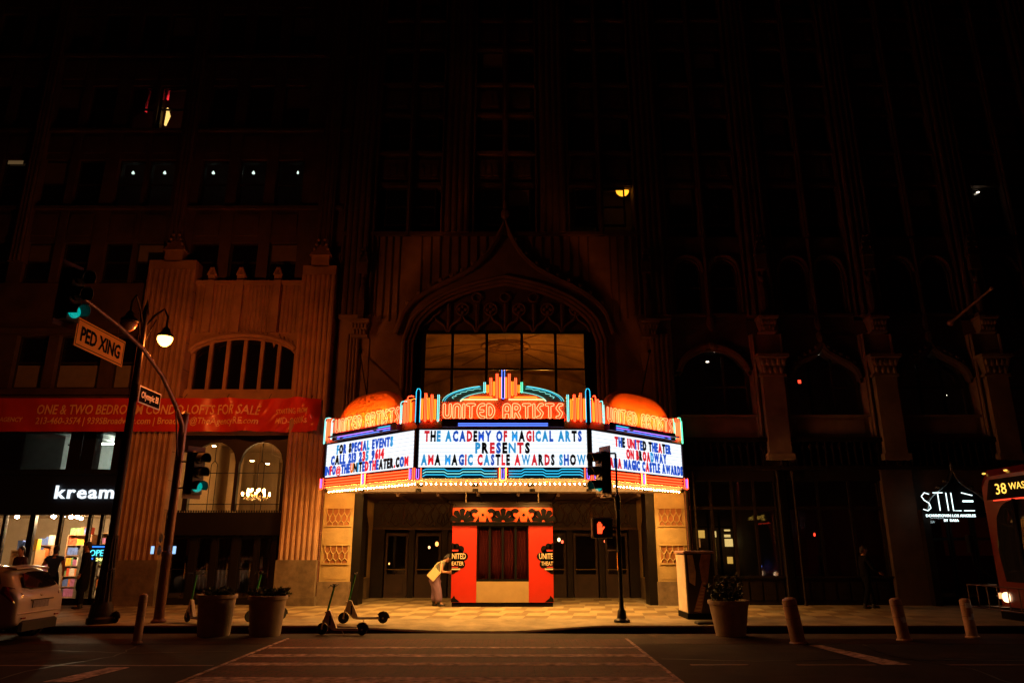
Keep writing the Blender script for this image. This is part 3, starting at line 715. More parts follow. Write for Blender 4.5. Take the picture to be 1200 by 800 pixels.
for pi, (cx, wd) in enumerate(piersT[4:], 0):
    m = MB(); m.box(cx - wd / 2, cx + wd / 2, F - .02, F + .7, 5.36, 8.9); m.box(cx - .36, cx + .36, F - .28, F - .02, 4.75, 7.35)
    m.box(cx - .44, cx + .44, F - .34, F - .02, 4.6, 4.8)
    for s in (-1, 1): m.tube([(cx + s * .48, F - .06, 5.4), (cx + s * .48, F - .06, 8.9)], .05, 6)
    for q in range(3): m.box(cx - .2, cx + .2, F - .3, F - .27, 6.0 + q * .1, 6.05 + q * .1)
    m.box(cx - wd / 2, cx + wd / 2, F, F + .7, 4.3, 5.35)
    m.build('pier', TERRA, B)
    m = MB(); capital(m, cx, .8, 7.36, 8.1, F - .3, .3); m.build('capital', TERRA, B)
    m = MB(); capital(m, cx, .5, 8.9, 9.45, F - .26, .3); m.build('capital', TERRA, B)
    m = MB(); m.ell((cx, F - .12, 10.2), (.17, .14, .6), 8, 8); m.ell((cx, F - .12, 10.9), (.11, .11, .14), 8, 6); m.box(cx - .2, cx + .2, F - .26, F, 9.45, 9.62)
    pinnacle(m, cx, F - .3, 11.2, .36, 1.5); m.build('niche_figure', TERRA2, B)
    if pi < 3:
        m = MB(); m.box(cx - .5, cx + .5, F - .05, F + .6, GZ, 4.3) if pi else m.box(cx - .12, cx + .12, F - .02, F + .3, GZ, 4.3)
        m.build('shop_pier', TERRA2 if pi else BRONZE, B)
# pin lights in those rooms
for px, py, c in ((838, 412, 'pair'), (829, 424, 'pair'), (960, 415, 'p'), (944, 424, 'p'), (994, 461, 'p'), (1075, 416, 'p'), (1058, 425, 'p'), (1111, 463, 'p'), (1092, 407, 'p'), (986, 416, 'w')):
    Y = F + 2.2; x, z = XZ(px, py, Y); z = min(z, 8.62); Y = F + .9 if z > 8.3 else Y
    x, z = XZ(px, py, Y)
    o = MB().lathe([(.001, -.012), (.05, -.01), (.055, .0), (.05, .02), (.001, .03)], 10, (x, Y, z)).build('downlight', emit('downlight_glow', (1, .85, .65), 5), smooth=2)
    tag(o, 'small round downlight inside the %s' % {838: 'nearest arched window right of the marquee, upper one', 829: 'nearest arched window right of the marquee, lower one', 960: 'middle arched window, upper left one', 944: 'middle arched window, farthest left', 994: 'middle arched window, low at its right side', 1075: 'rightmost arched window, brightest one at upper left', 1058: 'rightmost arched window, farthest left', 1111: 'rightmost arched window, lowest one', 1092: 'rightmost arched window, topmost one', 986: 'middle arched window, upper right one'}[px], 'downlight', 'downlights inside the arched windows right of the marquee')
x, z = XZ(937, 447, F + 1.5); o = MB().box(x - .05, x + .05, F + 1.5, F + 1.52, z - .06, z + .06).build('exit_light', emit('red_led', (1, .05, .02), 3)); tag(o, 'small red light inside the arched window right of the plain pier', 'lamp')

# shopfront right of the portal
def shopfront(lo, hi, name, ztop=4.3, zb=.95, cols=4, seed=0):
    m = MB(); m.box(lo, hi, F + .12, F + .3, GZ, zb)
    for q in range(int((hi - lo) / .42)): m.box(lo + .05 + q * .42, lo + .4 + q * .42, F + .08, F + .12, .3, zb - .12)
    m.box(lo, hi, F + .02, F + .32, zb, zb + .06); m.box(lo, hi, F + .05, F + .3, ztop - .35, ztop); m.box(lo, hi, F + .16, F + .26, 3.05, 3.15)
    for q in range(cols + 1):
        x = lo + (hi - lo) * q / cols; m.box(max(lo, x - .04), min(hi, x + .04), F + .14, F + .28, zb, ztop - .3)
    sh = m.build('shop_window', BRONZE, B)
    for q in range(cols):
        xa = lo + (hi - lo) * q / cols + .04; xb = lo + (hi - lo) * (q + 1) / cols - .04
        for za, zc in ((zb + .06, 3.05), (3.15, ztop - .35)): MB().box(xa, xb, F + .2, F + .21, za, zc).build('pane', GLASS, sh)
    m = MB(); m.box(lo - .2, hi + .2, F + 5.5, F + 5.6, GZ, ztop).box(lo - .2, hi + .2, F + .35, F + 5.5, ztop, ztop + .05).box(lo - .25, lo - .15, F + .35, F + 5.5, GZ, ztop).box(hi + .15, hi + .25, F + .35, F + 5.5, GZ, ztop).box(lo - .2, hi + .2, F + .32, F + 5.5, 0, GZ - .005)
    m.build('shop_room', DARKROOM, B)
shopfront(5.75, 8.55, 'a'); shopfront(8.9, 11.98, 'b', cols=3)
# steel posts by the shop
for px in (806, 815, 915, 933):
    x = xof(px, F - .1, 3.0)
    o = MB().lathe([(.07, 0), (.05, .06), (.04, .1), (.04, 3.9), (.07, 3.95), (.07, 4.1)], 10, (x, F - .1, GZ)).build('slim_column', BRONZE, B, smooth=True)
# lit openings at the back of the restaurant
YEL = emit('lit_room_yellow', (1, .55, .10), .7); ORG = emit('lit_room_orange', (1, .36, .08), .28); CRM = emit('lit_room_cream', (1, .68, .22), .9)
YB = F + 5.2
g = thing('lit_partition', 'glazed partition glowing yellow inside the dark restaurant right of the portal', 'partition', (7.5, YB, GZ))
for px0, px1, py0, py1, mt in ((816, 826, 621, 630, YEL), (835, 839.5, 622, 629, CRM), (836, 840, 630, 657, YEL), (848.5, 855.5, 620, 622, CRM), (848.5, 856, 626, 629, CRM), (849, 859, 631, 640, CRM), (852, 859, 652, 660, YEL), (882, 889, 626, 629.5, YEL), (894, 903.5, 626, 629, YEL), (895, 904, 630, 641, YEL), (896, 912, 643, 664, ORG), (903, 908, 590, 615, ORG), (816, 821, 631, 641, ORG), (865, 868, 629, 632, YEL), (876, 884, 672, 674, ORG)):
    x0, z1 = XZ(px0, py0, YB); x1, z0 = XZ(px1, py1, YB)
    MB().box(x0, x1, YB - .02, YB, z0, z1).build('lit_panel', mt, g)
m = MB()
for px in (811, 831, 844, 861, 880, 892, 911):
    x = xof(px, YB, 2); m.box(x - .04, x + .04, YB - .06, YB - .03, GZ, 3.2)
m.box(6.5, 10.3, YB - .05, YB - .03, 2.62, 2.68); m.build('frame', BRONZE, g)
o = MB().ell((XZ(891, 663, F + 2)[0], F + 2, XZ(891, 663, F + 2)[1]), (.05, .05, .07), 8, 6).build('candle_lamp', emit('blue_led', (.12, .2, 1), 2.5), smooth=2); tag(o, 'small blue light on a table inside the restaurant', 'lamp')
o = MB().ell((XZ(954.5, 626, F + 2)[0], F + 2, XZ(954.5, 626, F + 2)[1]), (.035, .03, .06), 8, 6).build('exit_light', emit('red_led', (1, .05, .02), 3), smooth=2); tag(o, 'small red light inside the dark shop window right of the restaurant', 'lamp')
# window display cards in the second shop
CARD = mat('display_board', (.15, .10, .06), .8, var=.3, scale=1.5)
for i, (a, b, c, d) in enumerate(((945, 962, 632, 672), (975, 1003, 596, 628), (1004, 1018, 620, 665), (1021, 1034, 650, 690), (1035, 1045, 588, 640), (985, 1000, 640, 676), (1030, 1043, 600, 622))):
    x0, z1 = XZ(a, c, F + 1.2); x1, z0 = XZ(b, d, F + 1.2)
    z0 = max(z0, GZ + .01)
    o = MB().cbox(x0, x1, F + 1.2 + i * .03, F + 1.22 + i * .03, z0, z1, .004).build('display_board', CARD)
    tag(o, 'dim tan display board in the dark shop window, ' + ['leftmost and tall', 'wide one high in the middle', 'tall one right of the middle', 'lowest one', 'narrow one at the upper right', 'low one in the middle', 'smallest one high at the right'][i], 'board', 'display boards behind the dark shop window')

# gothic shop entrance with glowing name
cx = 14.34
ent = thing('gothic_canopy', 'black ogee canopy over the doorway with a white neon name', 'canopy', (cx, F - .5, 3))
GX0, GZ1 = XZ(1078, 545, F - .5); GX1, _ = XZ(1155, 575, F - .5); gcx = (GX0 + GX1) / 2; gh = (GX1 - GX0) / 2
P = []
for i in range(25):
    t = -1 + i / 12; a = abs(t)
    P.append((gcx + gh * t, 3.0 + .75 * math.sqrt(max(0, 1 - a ** 2)) * .9 + .55 * math.exp(-a * 5)))
m = MB(); m.prism([(P[0][0], 2.95)] + P + [(P[-1][0], 2.95)], F - .5, F - .35); m.build('board', BLACK, ent)
CHR = mat('canopy_trim', (.25, .27, .27), .25, .8)
m = MB(); m.tube([(x, F - .52, z) for x, z in P], .035, 6)
for i in (3, 6, 9, 15, 18, 21):
    m.ell((P[i][0], F - .52, P[i][1] + .08), (.13, .05, .06), 8, 5)
m.ell((gcx, F - .52, P[12][1] + .12), (.05, .05, .16), 8, 6); m.build('crocket_trim', CHR, ent)
NW = emit('neon_white', (.8, 1, 1), 2.2)
m = MB(); x0, z0 = XZ(1083, 598, F - .56); x1, _ = XZ(1143, 598, F - .56)
zt = XZ(1083, 577, F - .56)[1]; h = (zt - z0); yy = F - .56; u = (x1 - x0) / 4.6; r = .014
c0 = x0 + u * .35
m.tube([(c0 + .3 * u, yy, z0 + h * .92), (c0 - .1 * u, yy, z0 + h), (c0 - .4 * u, yy, z0 + h * .8), (c0 - .2 * u, yy, z0 + h * .58), (c0 + .2 * u, yy, z0 + h * .42), (c0 + .3 * u, yy, z0 + h * .15), (c0, yy, z0), (c0 - .4 * u, yy, z0 + h * .08)], r)
m.tube([(x0 + 1.0 * u, yy, z0 + h), (x0 + 1.9 * u, yy, z0 + h)], r).tube([(x0 + 1.45 * u, yy, z0 + h), (x0 + 1.45 * u, yy, z0)], r).tube([(x0 + 2.2 * u, yy, z0 + h), (x0 + 2.2 * u, yy, z0)], r)
m.tube([(x0 + 2.65 * u, yy, z0 + h), (x0 + 2.65 * u, yy, z0), (x0 + 3.35 * u, yy, z0)], r)
for q, zz in enumerate((1.0, .55, .5)): m.tube([(x0 + 3.6 * u, yy, z0 + h * (zz + (.0 if q else 0))), (x0 + 4.55 * u, yy, z0 + h * (zz - (.15 if q == 0 else 0)))], r)
m.tube([(x0 + 3.6 * u, yy, z0), (x0 + 4.55 * u, yy, z0)], r)
m.build('neon_name', NW, ent)
m = MB(); xs0 = XZ(1085, 603, F - .53)[0]; text(m, 'DOWNTOWN LOS ANGELES', xs0, z0 - .19, 1.55, .085, F - .54, .02, .0); m.build('neon_lettering', NW, ent); m = MB(); text(m, 'BY', xs0 + .6, z0 - .33, .12, .08, F - .54, .02, .0, cx=True); m.build('neon_lettering', NW, ent); m = MB(); text(m, 'KASA', xs0 + .86, z0 - .33, .27, .08, F - .54, .02, .0, cx=True)
m.build('neon_lettering', NW, ent)
m = MB(); m.box(12.98, 13.2, F - .3, F + .3, GZ, 2.95).box(15.5, 15.7, F - .3, F + .3, GZ, 2.95).box(12.98, 15.7, F - .3, F + .3, 2.95, 3.02); m.build('door_surround', BRONZE, ent)
m = MB(); m.box(13.04, 15.64, F + .05, F + .5, 3.02, 4.3); m.build('wall_panel', TERRA2, B)
for q in range(3):
    xa = 13.25 + q * .76
    m = MB(); m.box(xa, xa + .06, F + .1, F + .16, GZ, 2.95).box(xa + .66, xa + .72, F + .1, F + .16, GZ, 2.95).box(xa + .06, xa + .66, F + .1, F + .16, GZ, .4).box(xa + .06, xa + .66, F + .1, F + .16, 2.8, 2.95).box(xa + .06, xa + .66, F + .1, F + .16, 2.1, 2.18)
    d = m.build('door', BRONZE, B); MB().box(xa + .06, xa + .66, F + .12, F + .13, .4, 2.1).build('pane', GLASS, d); MB().box(xa + .06, xa + .66, F + .12, F + .13, 2.18, 2.8).build('pane', GLASS, d)
m = MB(); m.box(12.7, 16, F + 4, F + 4.1, GZ, 4.3); m.build('shop_room', DARKROOM, B)
m = MB(); m.box(16.76, 21, F + .1, F + .5, GZ, 4.3); m.build('wall_panel', TERRA2, B)
# flagpole leaning out from the facade
xa, za = XZ(1118, 376, F - .3); m = MB(); Yp = F - 3.0; xb, zb = XZ(1162, 338, Yp)
m.tube([(xa, F - .1, za), (xb, Yp, zb)], [.05, .03], 8); m.ell((xb, Yp, zb), (.07, .07, .07), 8, 6); m.ell((xa, F - .1, za), (.12, .12, .12), 8, 6)
tag(m.build('flagpole', mat('pole_bronze', (.45, .28, .2), .4, .5), smooth=True), 'bare flagpole slanting out of the dark facade at upper right', 'flagpole')
# door in lights: pair near 718,742 and white reflections
o = MB().lathe([(.001, -.012), (.05, -.01), (.055, 0), (.001, .03)], 10, (XZ(1153, 220, F - .1)[0], F + .25, XZ(1153, 220, F - .1)[1])).build('window_lamp', emit('downlight_glow', (1, .85, .65), 5)); tag(o, 'faint white light high on the dark facade at far right', 'lamp')
# ---------- the loft building on the left
A = thing('loft_building', 'dark loft building with fluted pilasters left of the marquee, a long banner across it', 'building', (-12, F, GZ))
XR = -6.12
# storeys above
LB = [(-17.6, .5), (-12.05, .55), (-6.72, .6)]
def uz(py): return zof(py, F)
rowsL = [(10.95, 1.45), (13.8, 1.95), (17.0, 1.95), (20.3, 1.95), (23.6, 1.95), (26.9, 1.95)]
colsL = [-21.0, -19.7, -18.4, -16.9, -15.6, -14.1, -12.98, -11.0, -9.6, -8.2]
wl = 1.0
edges = [-24] + [v for c in colsL for v in (c - wl / 2, c + wl / 2)] + [XR]
m = MB()
for i in range(0, len(edges), 2): m.box(edges[i], edges[i + 1], F + .14, F + .6, 10.85, 31)
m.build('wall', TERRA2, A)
for k, (z, h) in enumerate(rowsL):
    zn = rowsL[k + 1][0] if k + 1 < len(rowsL) else 31
    m = MB(); m.box(-24, XR, F + .18, F + .6, z + h, zn)
    m.box(-24, XR, F + .02, F + .139, zn - .14, zn - .02)
    for c in colsL: m.box(c - .42, c + .42, F + .13, F + .178, z + h + .25, zn - .3)
    m.build('spandrel', TERRA2, A)
    for ci, c in enumerate(colsL):
        g = GLASS if (k == 2 and ci in (5, 6)) or (k == 1 and ci in (5, 6, 7, 8, 9)) else None
        window(A, c, z, wl, h, F + .36, g)
        if not g and (ci * 5 + k * 3) % 3 == 0: blind(A, c, z + h * .5, wl - .12, h * .46, BLIND if ci % 2 else BLIND2, F + .313)
m = MB(); m.box(-24, XR, F + 1.6, F + 9, 10.85, 31).box(-24, XR, F - .2, F + .6, 31, 31.6); m.build('wall', TERRA2, A)
for cx, wd in LB:
    m = MB(); m.box(cx - wd / 2, cx + wd / 2, F - .05, F + .4, 11.6, 31); reeded(m, cx - wd * .4, cx + wd * .4, 11.6, 30.8, F - .12, 3, .07, .1); m.build('pier', TERRA2, A)
# neon reflections drawn as glowing tubes, and lamps, in the upper windows
REDN = emit('reflected_red', (1, .03, .04), 2.4); GOLDN = emit('reflected_gold', (1, .6, .16), 2.2); COOL = emit('lamp_cool', (.75, 1, .85), 1.6)
for pts, mt, lab in (([(177.5, 100), (174, 115), (171.5, 122), (171, 131)], REDN, 'longer thin red neon reflection in the left upper window'), ([(198.5, 100), (196.5, 117)], REDN, 'shorter red neon reflection in the right upper window above the gold one')):
    m = MB(); m.tube([(XZ(a, b, F + .5)[0], F + .5, XZ(a, b, F + .5)[1]) for a, b in pts], .035, 6); tag(m.build('neon_tube', mt, smooth=True), lab, 'reflection')
m = MB(); pts = [(196.5, 127), (197, 136), (193.5, 147)]
m.tube([(XZ(a, b, F + .5)[0], F + .5, XZ(a, b, F + .5)[1]) for a, b in pts], [.035, .085, .04], 6); tag(m.build('gold_reflection', GOLDN, smooth=True), 'ragged gold reflection below the red one in an upper window', 'lamp')
for i, px in enumerate((156, 193, 250, 297, 349)):
    x, z = XZ(px, 203, F + .9); k = .055 if i < 4 else .035
    o = MB().lathe([(.001, -.03), (k, -.02), (k, .0), (.03, .06), (.001, .1)], 10, (x, F + .9, z)).build('ceiling_lamp', COOL, smooth=2)
    tag(o, 'small cold white lamp inside a fourth storey window, %s' % ('leftmost of five', 'second from the left', 'third from the left', 'fourth from the left', 'faint, at the right end')[i], 'lamp')
x, z = XZ(19, 190, F + .3); o = MB().box(x - .28, x + .28, F + .27, F + .28, z - .1, z + .1).build('lit_transom', emit('dull_gold', (1, .6, .25), .09)); tag(o, 'dim gold lit strip at the top of a window at the left edge', 'window light')
# fluted pilasters with finials
for j, (xa, xb, zt) in enumerate(((-12.72, -11.05, 11.2), (-7.32, XR, 11.0))):
    m = MB(); nfl = 9 if j == 0 else 7
    reeded(m, xa, xb, 1.5, zt, F - .28, nfl, .08, .75); pl = m.build('pilaster', TERRAL, A)
    m = MB(); m.box(xa - .03, xb + .03, F - .3, F + .5, GZ, 1.5); m.box(xa - .07, xb + .07, F - .34, F + .5, GZ, .42); m.build('base_block', BASEST, pl)
    m = MB(); m.box(xa + .02, xb - .02, F - .24, F + .4, zt, zt + .35)
    pinnacle(m, (xa + xb) / 2, F - .24, zt + .3, .62, 1.2); m.build('pinnacle', TERRAL, pl)
    # block joints: a thin dark line at each course
    m = MB()
    for q in range(10): m.box(xa - .012, xb + .012, F - .21, F + .47, 2.1 + q * .92, 2.112 + q * .92)
    m.build('joint_lines', TERRA2, pl)
# arch head window bay
lo, hi = -11.05, -7.32; cxx = (lo + hi) / 2
P = arc(cxx, (hi - lo) / 2 - .08, 8.28, .52, 'seg', 24)
m = MB(); arch_wall(m, lo, hi, 8.95, P, F + .0, F + .6); m.build('arch_wall', TERRAL, A)
m = MB(); moulding(m, [(x, z + .07) for x, z in P], .09, F - .05, 8); moulding(m, [(x, z - .05) for x, z in P], .04, F + .02)
for i in range(1, 24): m.ell((P[i][0], F - .03, P[i][1] + .17), (.07, .05, .08), 6, 4)
for x in (cxx - 1.05, cxx + 1.05): m.add([(x - .16, F - .06, 8.95), (x + .16, F - .06, 8.95), (x + .16, F + .05, 8.95), (x - .16, F + .05, 8.95), (x, F - .02, 8.4)], [(0, 4, 1), (1, 4, 2), (2, 4, 3), (3, 4, 0)])
m.build('arch_moulding', TERRAL, A)
m = MB(); reeded(m, lo, hi, 8.95, 10.7, F - .03, 26, .05, .5); m.box(lo, hi, F - .1, F + .5, 10.7, 10.85); m.build('fluted_panel', TERRAL, A)
for x in (lo + .55, cxx - .3, cxx + 1.0):
    m = MB(); m.box(x - .12, x + .12, F - .16, F - .02, 8.95, 10.9); pinnacle(m, x, F - .16, 10.85, .24, .5); m.build('buttress', TERRAL, A)
m = MB()
for q in range(7):
    x = lo + .1 + (hi - lo - .2) * q / 6; zt = P[min(24, q * 4)][1]
    m.box(x - .06, x + .06, F + .18, F + .36, 7.0, zt)
m.box(lo, hi, F + .1, F + .4, 6.85, 7.0); wo = m.build('window', TERRAL, A)
for q in range(6):
    xa = lo + .16 + (hi - lo - .2) * q / 6; xb = xa + (hi - lo - .2) / 6 - .12; zt = max(P[q * 4][1], P[q * 4 + 4][1])
    MB().box(xa, xb, F + .28, F + .29, 7.0, zt).build('pane', PANE, wo)
m = MB(); m.box(lo, hi, F + .02, F + .6, 5.45, 6.85); m.build('wall', TERRAL, A)
# left part over the food store: storey of windows, cornices
m = MB(); m.box(-24, -12.75, F + .16, F + .6, 8.9, 10.84).box(-24, -12.75, F + .16, F + .6, 5.6, 7.05).box(-24, -12.75, F + .02, F + .155, 8.95, 9.15).box(-24, -12.75, F + .0, F + .155, 6.8, 6.98)
xe = [-24, -22.4, -21.2, -19.6, -18.4, -17.05, -15.95, -15.6, -14.05, -13.65, -12.75]
wlist = []
for i in range(0, 10, 1):
    if i in (1, 3, 5, 7, 9): wlist.append((xe[i], xe[i + 1]))
for a, b in ((-24, -22.4), (-21.2, -19.6), (-18.4, -17.05), (-15.95, -15.6), (-14.05, -13.65)): m.box(a, b, F + .1, F + .6, 7.05, 8.9)
m.build('wall', TERRA2, A)
for a, b in ((-22.4, -21.2), (-19.6, -18.4), (-17.05, -15.95), (-15.6, -14.05), (-13.65, -12.75)):
    window(A, (a + b) / 2, 7.05, b - a, 1.85, F + .36); blind(A, (a + b) / 2, 7.12, (b - a) - .14, .76, BLIND2, F + .318); 
# lobby glazing
IRON = mat('iron_front', (.012, .01, .009), .5, .3)
m = MB(); gy = F + .22
P1 = arc(-9.8, .72, 4.5, .72, 'round', 16); P2 = arc(-8.25, .72, 4.5, .72, 'round', 16); P3 = arc(-11.2, .55, 4.5, .55, 'round', 8)
arch_wall(m, -10.52 - .12, -9.03, 5.46, P1, gy - .05, gy + .1); arch_wall(m, -9.03, -7.32, 5.46, P2, gy - .05, gy + .1); m.box(-11.06, -10.64, gy - .05, gy + .1, 4.9, 5.46)
for x0, x1 in ((-10.68, -10.52), (-9.08, -8.97), (-7.53, -7.44)): m.box(x0, x1, gy - .09, gy + .1, 3.0, 4.6)
m.box(lo, hi, gy - .25, gy + .12, 2.25, 2.95)
for q in range(46): m.box(lo + .01 + q * .081, lo + .055 + q * .081, gy - .25, gy - .2, 2.95, 3.02)
for x0, x1 in ((-10.25, -10.05), (-9.56, -9.4), (-8.92, -8.7), (-8.2, -8.08), (-7.62, -7.5), (-11.06, -10.9)): m.box(x0, x1, gy - .06, gy + .08, GZ, 2.25)
m.build('iron_shopfront', IRON, A)
m = MB()
for c in (-9.8, -8.25):
    for z in (4.22, 3.22): m.box(c - .72, c + .72, gy - .012, gy + .012, z - .012, z + .012)
    m.tube([(c, gy, 5.2), (c, gy, 4.62), (c - .1, gy, 4.5), (c - .1, gy, 3.0)], .013, 5); m.tube([(c, gy, 4.62), (c + .1, gy, 4.5), (c + .1, gy, 3.0)], .013, 5)
m.build('glazing_bars', IRON, A)
for a, b, c, d in ((-10.52, -9.08, 3.02, 5.24), (-8.97, -7.53, 3.02, 5.24), (-11.05, -10.68, 3.02, 4.9), (-7.44, -7.33, 3.02, 5.24)): MB().box(a, b, gy + .02, gy + .03, c, d).build('pane', GLASS, A)
for a, b in ((-10.05, -9.56), (-9.4, -8.92), (-8.7, -8.2), (-8.08, -7.62), (-10.9, -10.25)):
    m = MB(); m.box(a, a + .05, gy - .03, gy + .03, GZ + .02, 2.22).box(b - .05, b, gy - .03, gy + .03, GZ + .02, 2.22).box(a + .05, b - .05, gy - .03, gy + .03, GZ + .02, .35).box(a + .05, b - .05, gy - .03, gy + .03, 2.15, 2.22).box(a + .05, b - .05, gy - .03, gy + .03, 1.2, 1.23)
    d = m.build('door', IRON, A); MB().box(a + .05, b - .05, gy, gy + .01, .35, 1.2).build('pane', GLASS, d); MB().box(a + .05, b - .05, gy, gy + .01, 1.23, 2.15).build('pane', GLASS, d)
    MB().tube([(b - .09, gy - .07, .95), (b - .09, gy - .07, 1.4)], .014, 6).build('handle', BRASS, d)
LOB = mat('lobby_plaster', (.36, .26, .15), .8, var=.12, scale=.8); LOW = mat('lobby_dim_brown', (.16, .10, .055), .6, var=.3, scale=2)  # LOW: dimness of the lower lobby put into a darker brown
m = MB(); m.box(lo - .2, hi + .2, F + 6, F + 6.1, 2.6, 5.9).box(lo - .2, lo, F + .5, F + 6, 2.6, 5.9).box(hi, hi + .2, F + .5, F + 6, 2.6, 5.9).box(lo - .2, hi + .2, F + .4, F + 6, 5.6, 5.7)
for x in (-10.6, -9.6, -8.3): m.box(x - .16, x + .16, F + 5.7, F + 6, 2.6, 5.3)
m.box(lo, hi, F + 5.8, F + 6, 5.2, 5.6)
m.box(-10.55, -10.2, F + 3.4, F + 3.8, 2.6, 5.3); m.build('lobby_room', LOB, A)
m = MB(); m.box(lo - .2, hi + .2, F + 3.0, F + 3.1, GZ, 2.6)
for q in range(24): m.tube([(lo + q * .16, F + 2.98, GZ), (lo + q * .16, F + 2.98, 2.6)], .05, 6)
m.box(lo - .2, hi + .2, F + .4, F + 6, 2.52, 2.6).box(lo, hi, F + .4, F + 3, 0, GZ - .005).build('lobby_dim_wall', LOW, A)
# chandelier
cxh, czh = XZ(300, 580, F + 2.6)
ch = thing('chandelier', 'bright tiered chandelier glowing behind the right arched lobby window', 'chandelier', (cxh, F + 2.6, czh))
m = MB(); m.tube([(cxh, F + 2.6, czh + .1), (cxh, F + 2.6, 5.6)], .012, 6); m.ell((cxh, F + 2.6, czh), (.07, .07, .16), 8, 8)
bl = []
for ring, (rr, nb, dz) in enumerate(((.48, 10, 0), (.28, 7, .13))):
    for k in range(nb):
        a = 2 * math.pi * k / nb; x, y = cxh + rr * math.cos(a), F + 2.6 + rr * math.sin(a)
        m.tube([(cxh, F + 2.6, czh + dz - .1), (cxh + rr * .6 * math.cos(a), F + 2.6 + rr * .6 * math.sin(a), czh + dz - .16), (x, y, czh + dz)], .008, 5); bl.append((x, y, czh + dz + .04))
m.build('brass_frame', BRASS, ch, smooth=True)
CB = emit('chandelier_bulb', (1, .5, .15), 110)
b0 = None
for p in bl:
    if b0 is None: b0 = MB().ell((0, 0, 0), (.035, .035, .055), 8, 6).build('bulb', CB, ch, smooth=2, local=True, loc=Vector(p) - wpos(ch))
    else: inst(b0, ch, Vector(p) - wpos(ch))
m = MB()
for k in range(60):
    a = random.uniform(0, 6.28); r = random.uniform(.1, .45); m.ell((cxh + r * math.cos(a), F + 2.6 + r * math.sin(a), czh - .06 - random.uniform(0, .16) * (1 - r)), (.012, .012, .02), 5, 4)
m.build('crystals', mat('crystal', (.9, .8, .6), .1, spec=1), ch)
for i, (px, py) in enumerate(((255, 524), (299, 541), (317, 544.5))):
    x, z = XZ(px, py, F + 1.5); x, z = x, min(z, 5.58)
    o = MB().lathe([(.001, -.01), (.06, -.008), (.06, .01), (.001, .02)], 12, (x, F + 1.2, z)).build('ceiling_spot', emit('spot_warm', (1, .58, .24), 90)); tag(o, ('round ceiling spot at the head of the left lobby arch', 'left one of two ceiling spots above the chandelier', 'right one of two ceiling spots above the chandelier')[i], 'ceiling light')
# ---------- food store ground floor
KX0, KX1 = -24.0, -12.75
m = MB(); m.box(KX0, KX1, F - .12, F + .4, 2.95, 4.15); m.box(KX0, KX1, F - .16, F + .4, 2.9, 2.96).box(KX0, KX1, F - .18, F + .4, 4.15, 4.3); kb = m.build('sign_band', mat('sign_band_navy', (.008, .014, .022), .5), A)
KW = emit('sign_white', (.82, .92, 1), 1.4)
kx, kz = XZ(64, 583.5, F - .15); kx1, _ = XZ(133, 583.5, F - .15); kz1 = XZ(64, 568, F - .15)[1]
sg = thing('store_sign', 'glowing white lowercase store name on the dark band at far left', 'sign', (kx, F - .15, kz))
xx = kx; W = kx1 - kx; tot = sum(glyphs(c, 1, .018)[2] for c in 'kream') + .12 * 4; k = W / tot
for c in 'kream':
    m = MB(); wv = glyphs(c, 1, .018)[2] * k; text(m, c, xx, kz, wv, (kz1 - kz), F - .17, .04, .018); m.build('letter', KW, sg); xx += wv + .12 * k
# upper clerestory
m = MB()
for x in (-24, -21, -18, -14.42, -13.98, -12.95): m.box(x - .2, x + .2, F + .1, F + .5, 4.3, 5.6)
m.box(KX0, KX1, F + .1, F + .5, 5.55, 5.62); m.build('clerestory_frame', IRON, A)
for a, b in ((-23.8, -21.2), (-20.8, -18.2), (-17.8, -14.62), (-13.78, -13.15)): MB().box(a, b, F + .3, F + .31, 4.3, 5.55).build('pane', GLASS, A)
GREY = mat('mezzanine_plaster', (.36, .37, .35), .8, var=.1)
m = MB(); m.box(KX0, KX1, F + 3.6, F + 3.7, 4.2, 5.9).box(KX0, KX1, F + .5, F + 3.6, 5.8, 5.9).box(KX0, KX1, F + .5, F + 3.6, 4.2, 4.26).box(-12.8, -12.74, F + .5, F + 3.6, 4.2, 5.9)
for q in range(5): m.box(-17.5 + q * .9, -17.35 + q * .9, F + .5, F + 3.6, 5.62, 5.8)
m.box(-17.0, -15.6, F + 1.4, F + 3.6, 4.26, 5.8); m.build('mezzanine_room', GREY, A)
o = MB().box(-15.4, -13.6, F + 2.6, F + 2.7, 5.5, 5.54).build('strip_light', emit('mezz_strip', (.9, 1, .85), 38)); tag(o, 'pale strip light in the mezzanine window above the food store', 'strip light')
m = MB(); m.tube([(XZ(80, 521, F + 1)[0], F + 1, 5.25), (XZ(110, 523, F + 1)[0], F + 1, 5.2)], .03, 6)
for q in range(4):
    x = XZ(84 + q * 6, 525, F + 1)[0]; m.lathe([(.03, 0), (.05, -.1)], 8, (x, F + 1, 5.2))
tag(m.build('track_light', DARKMET), 'dark track light rail with four heads in the mezzanine window', 'track light')
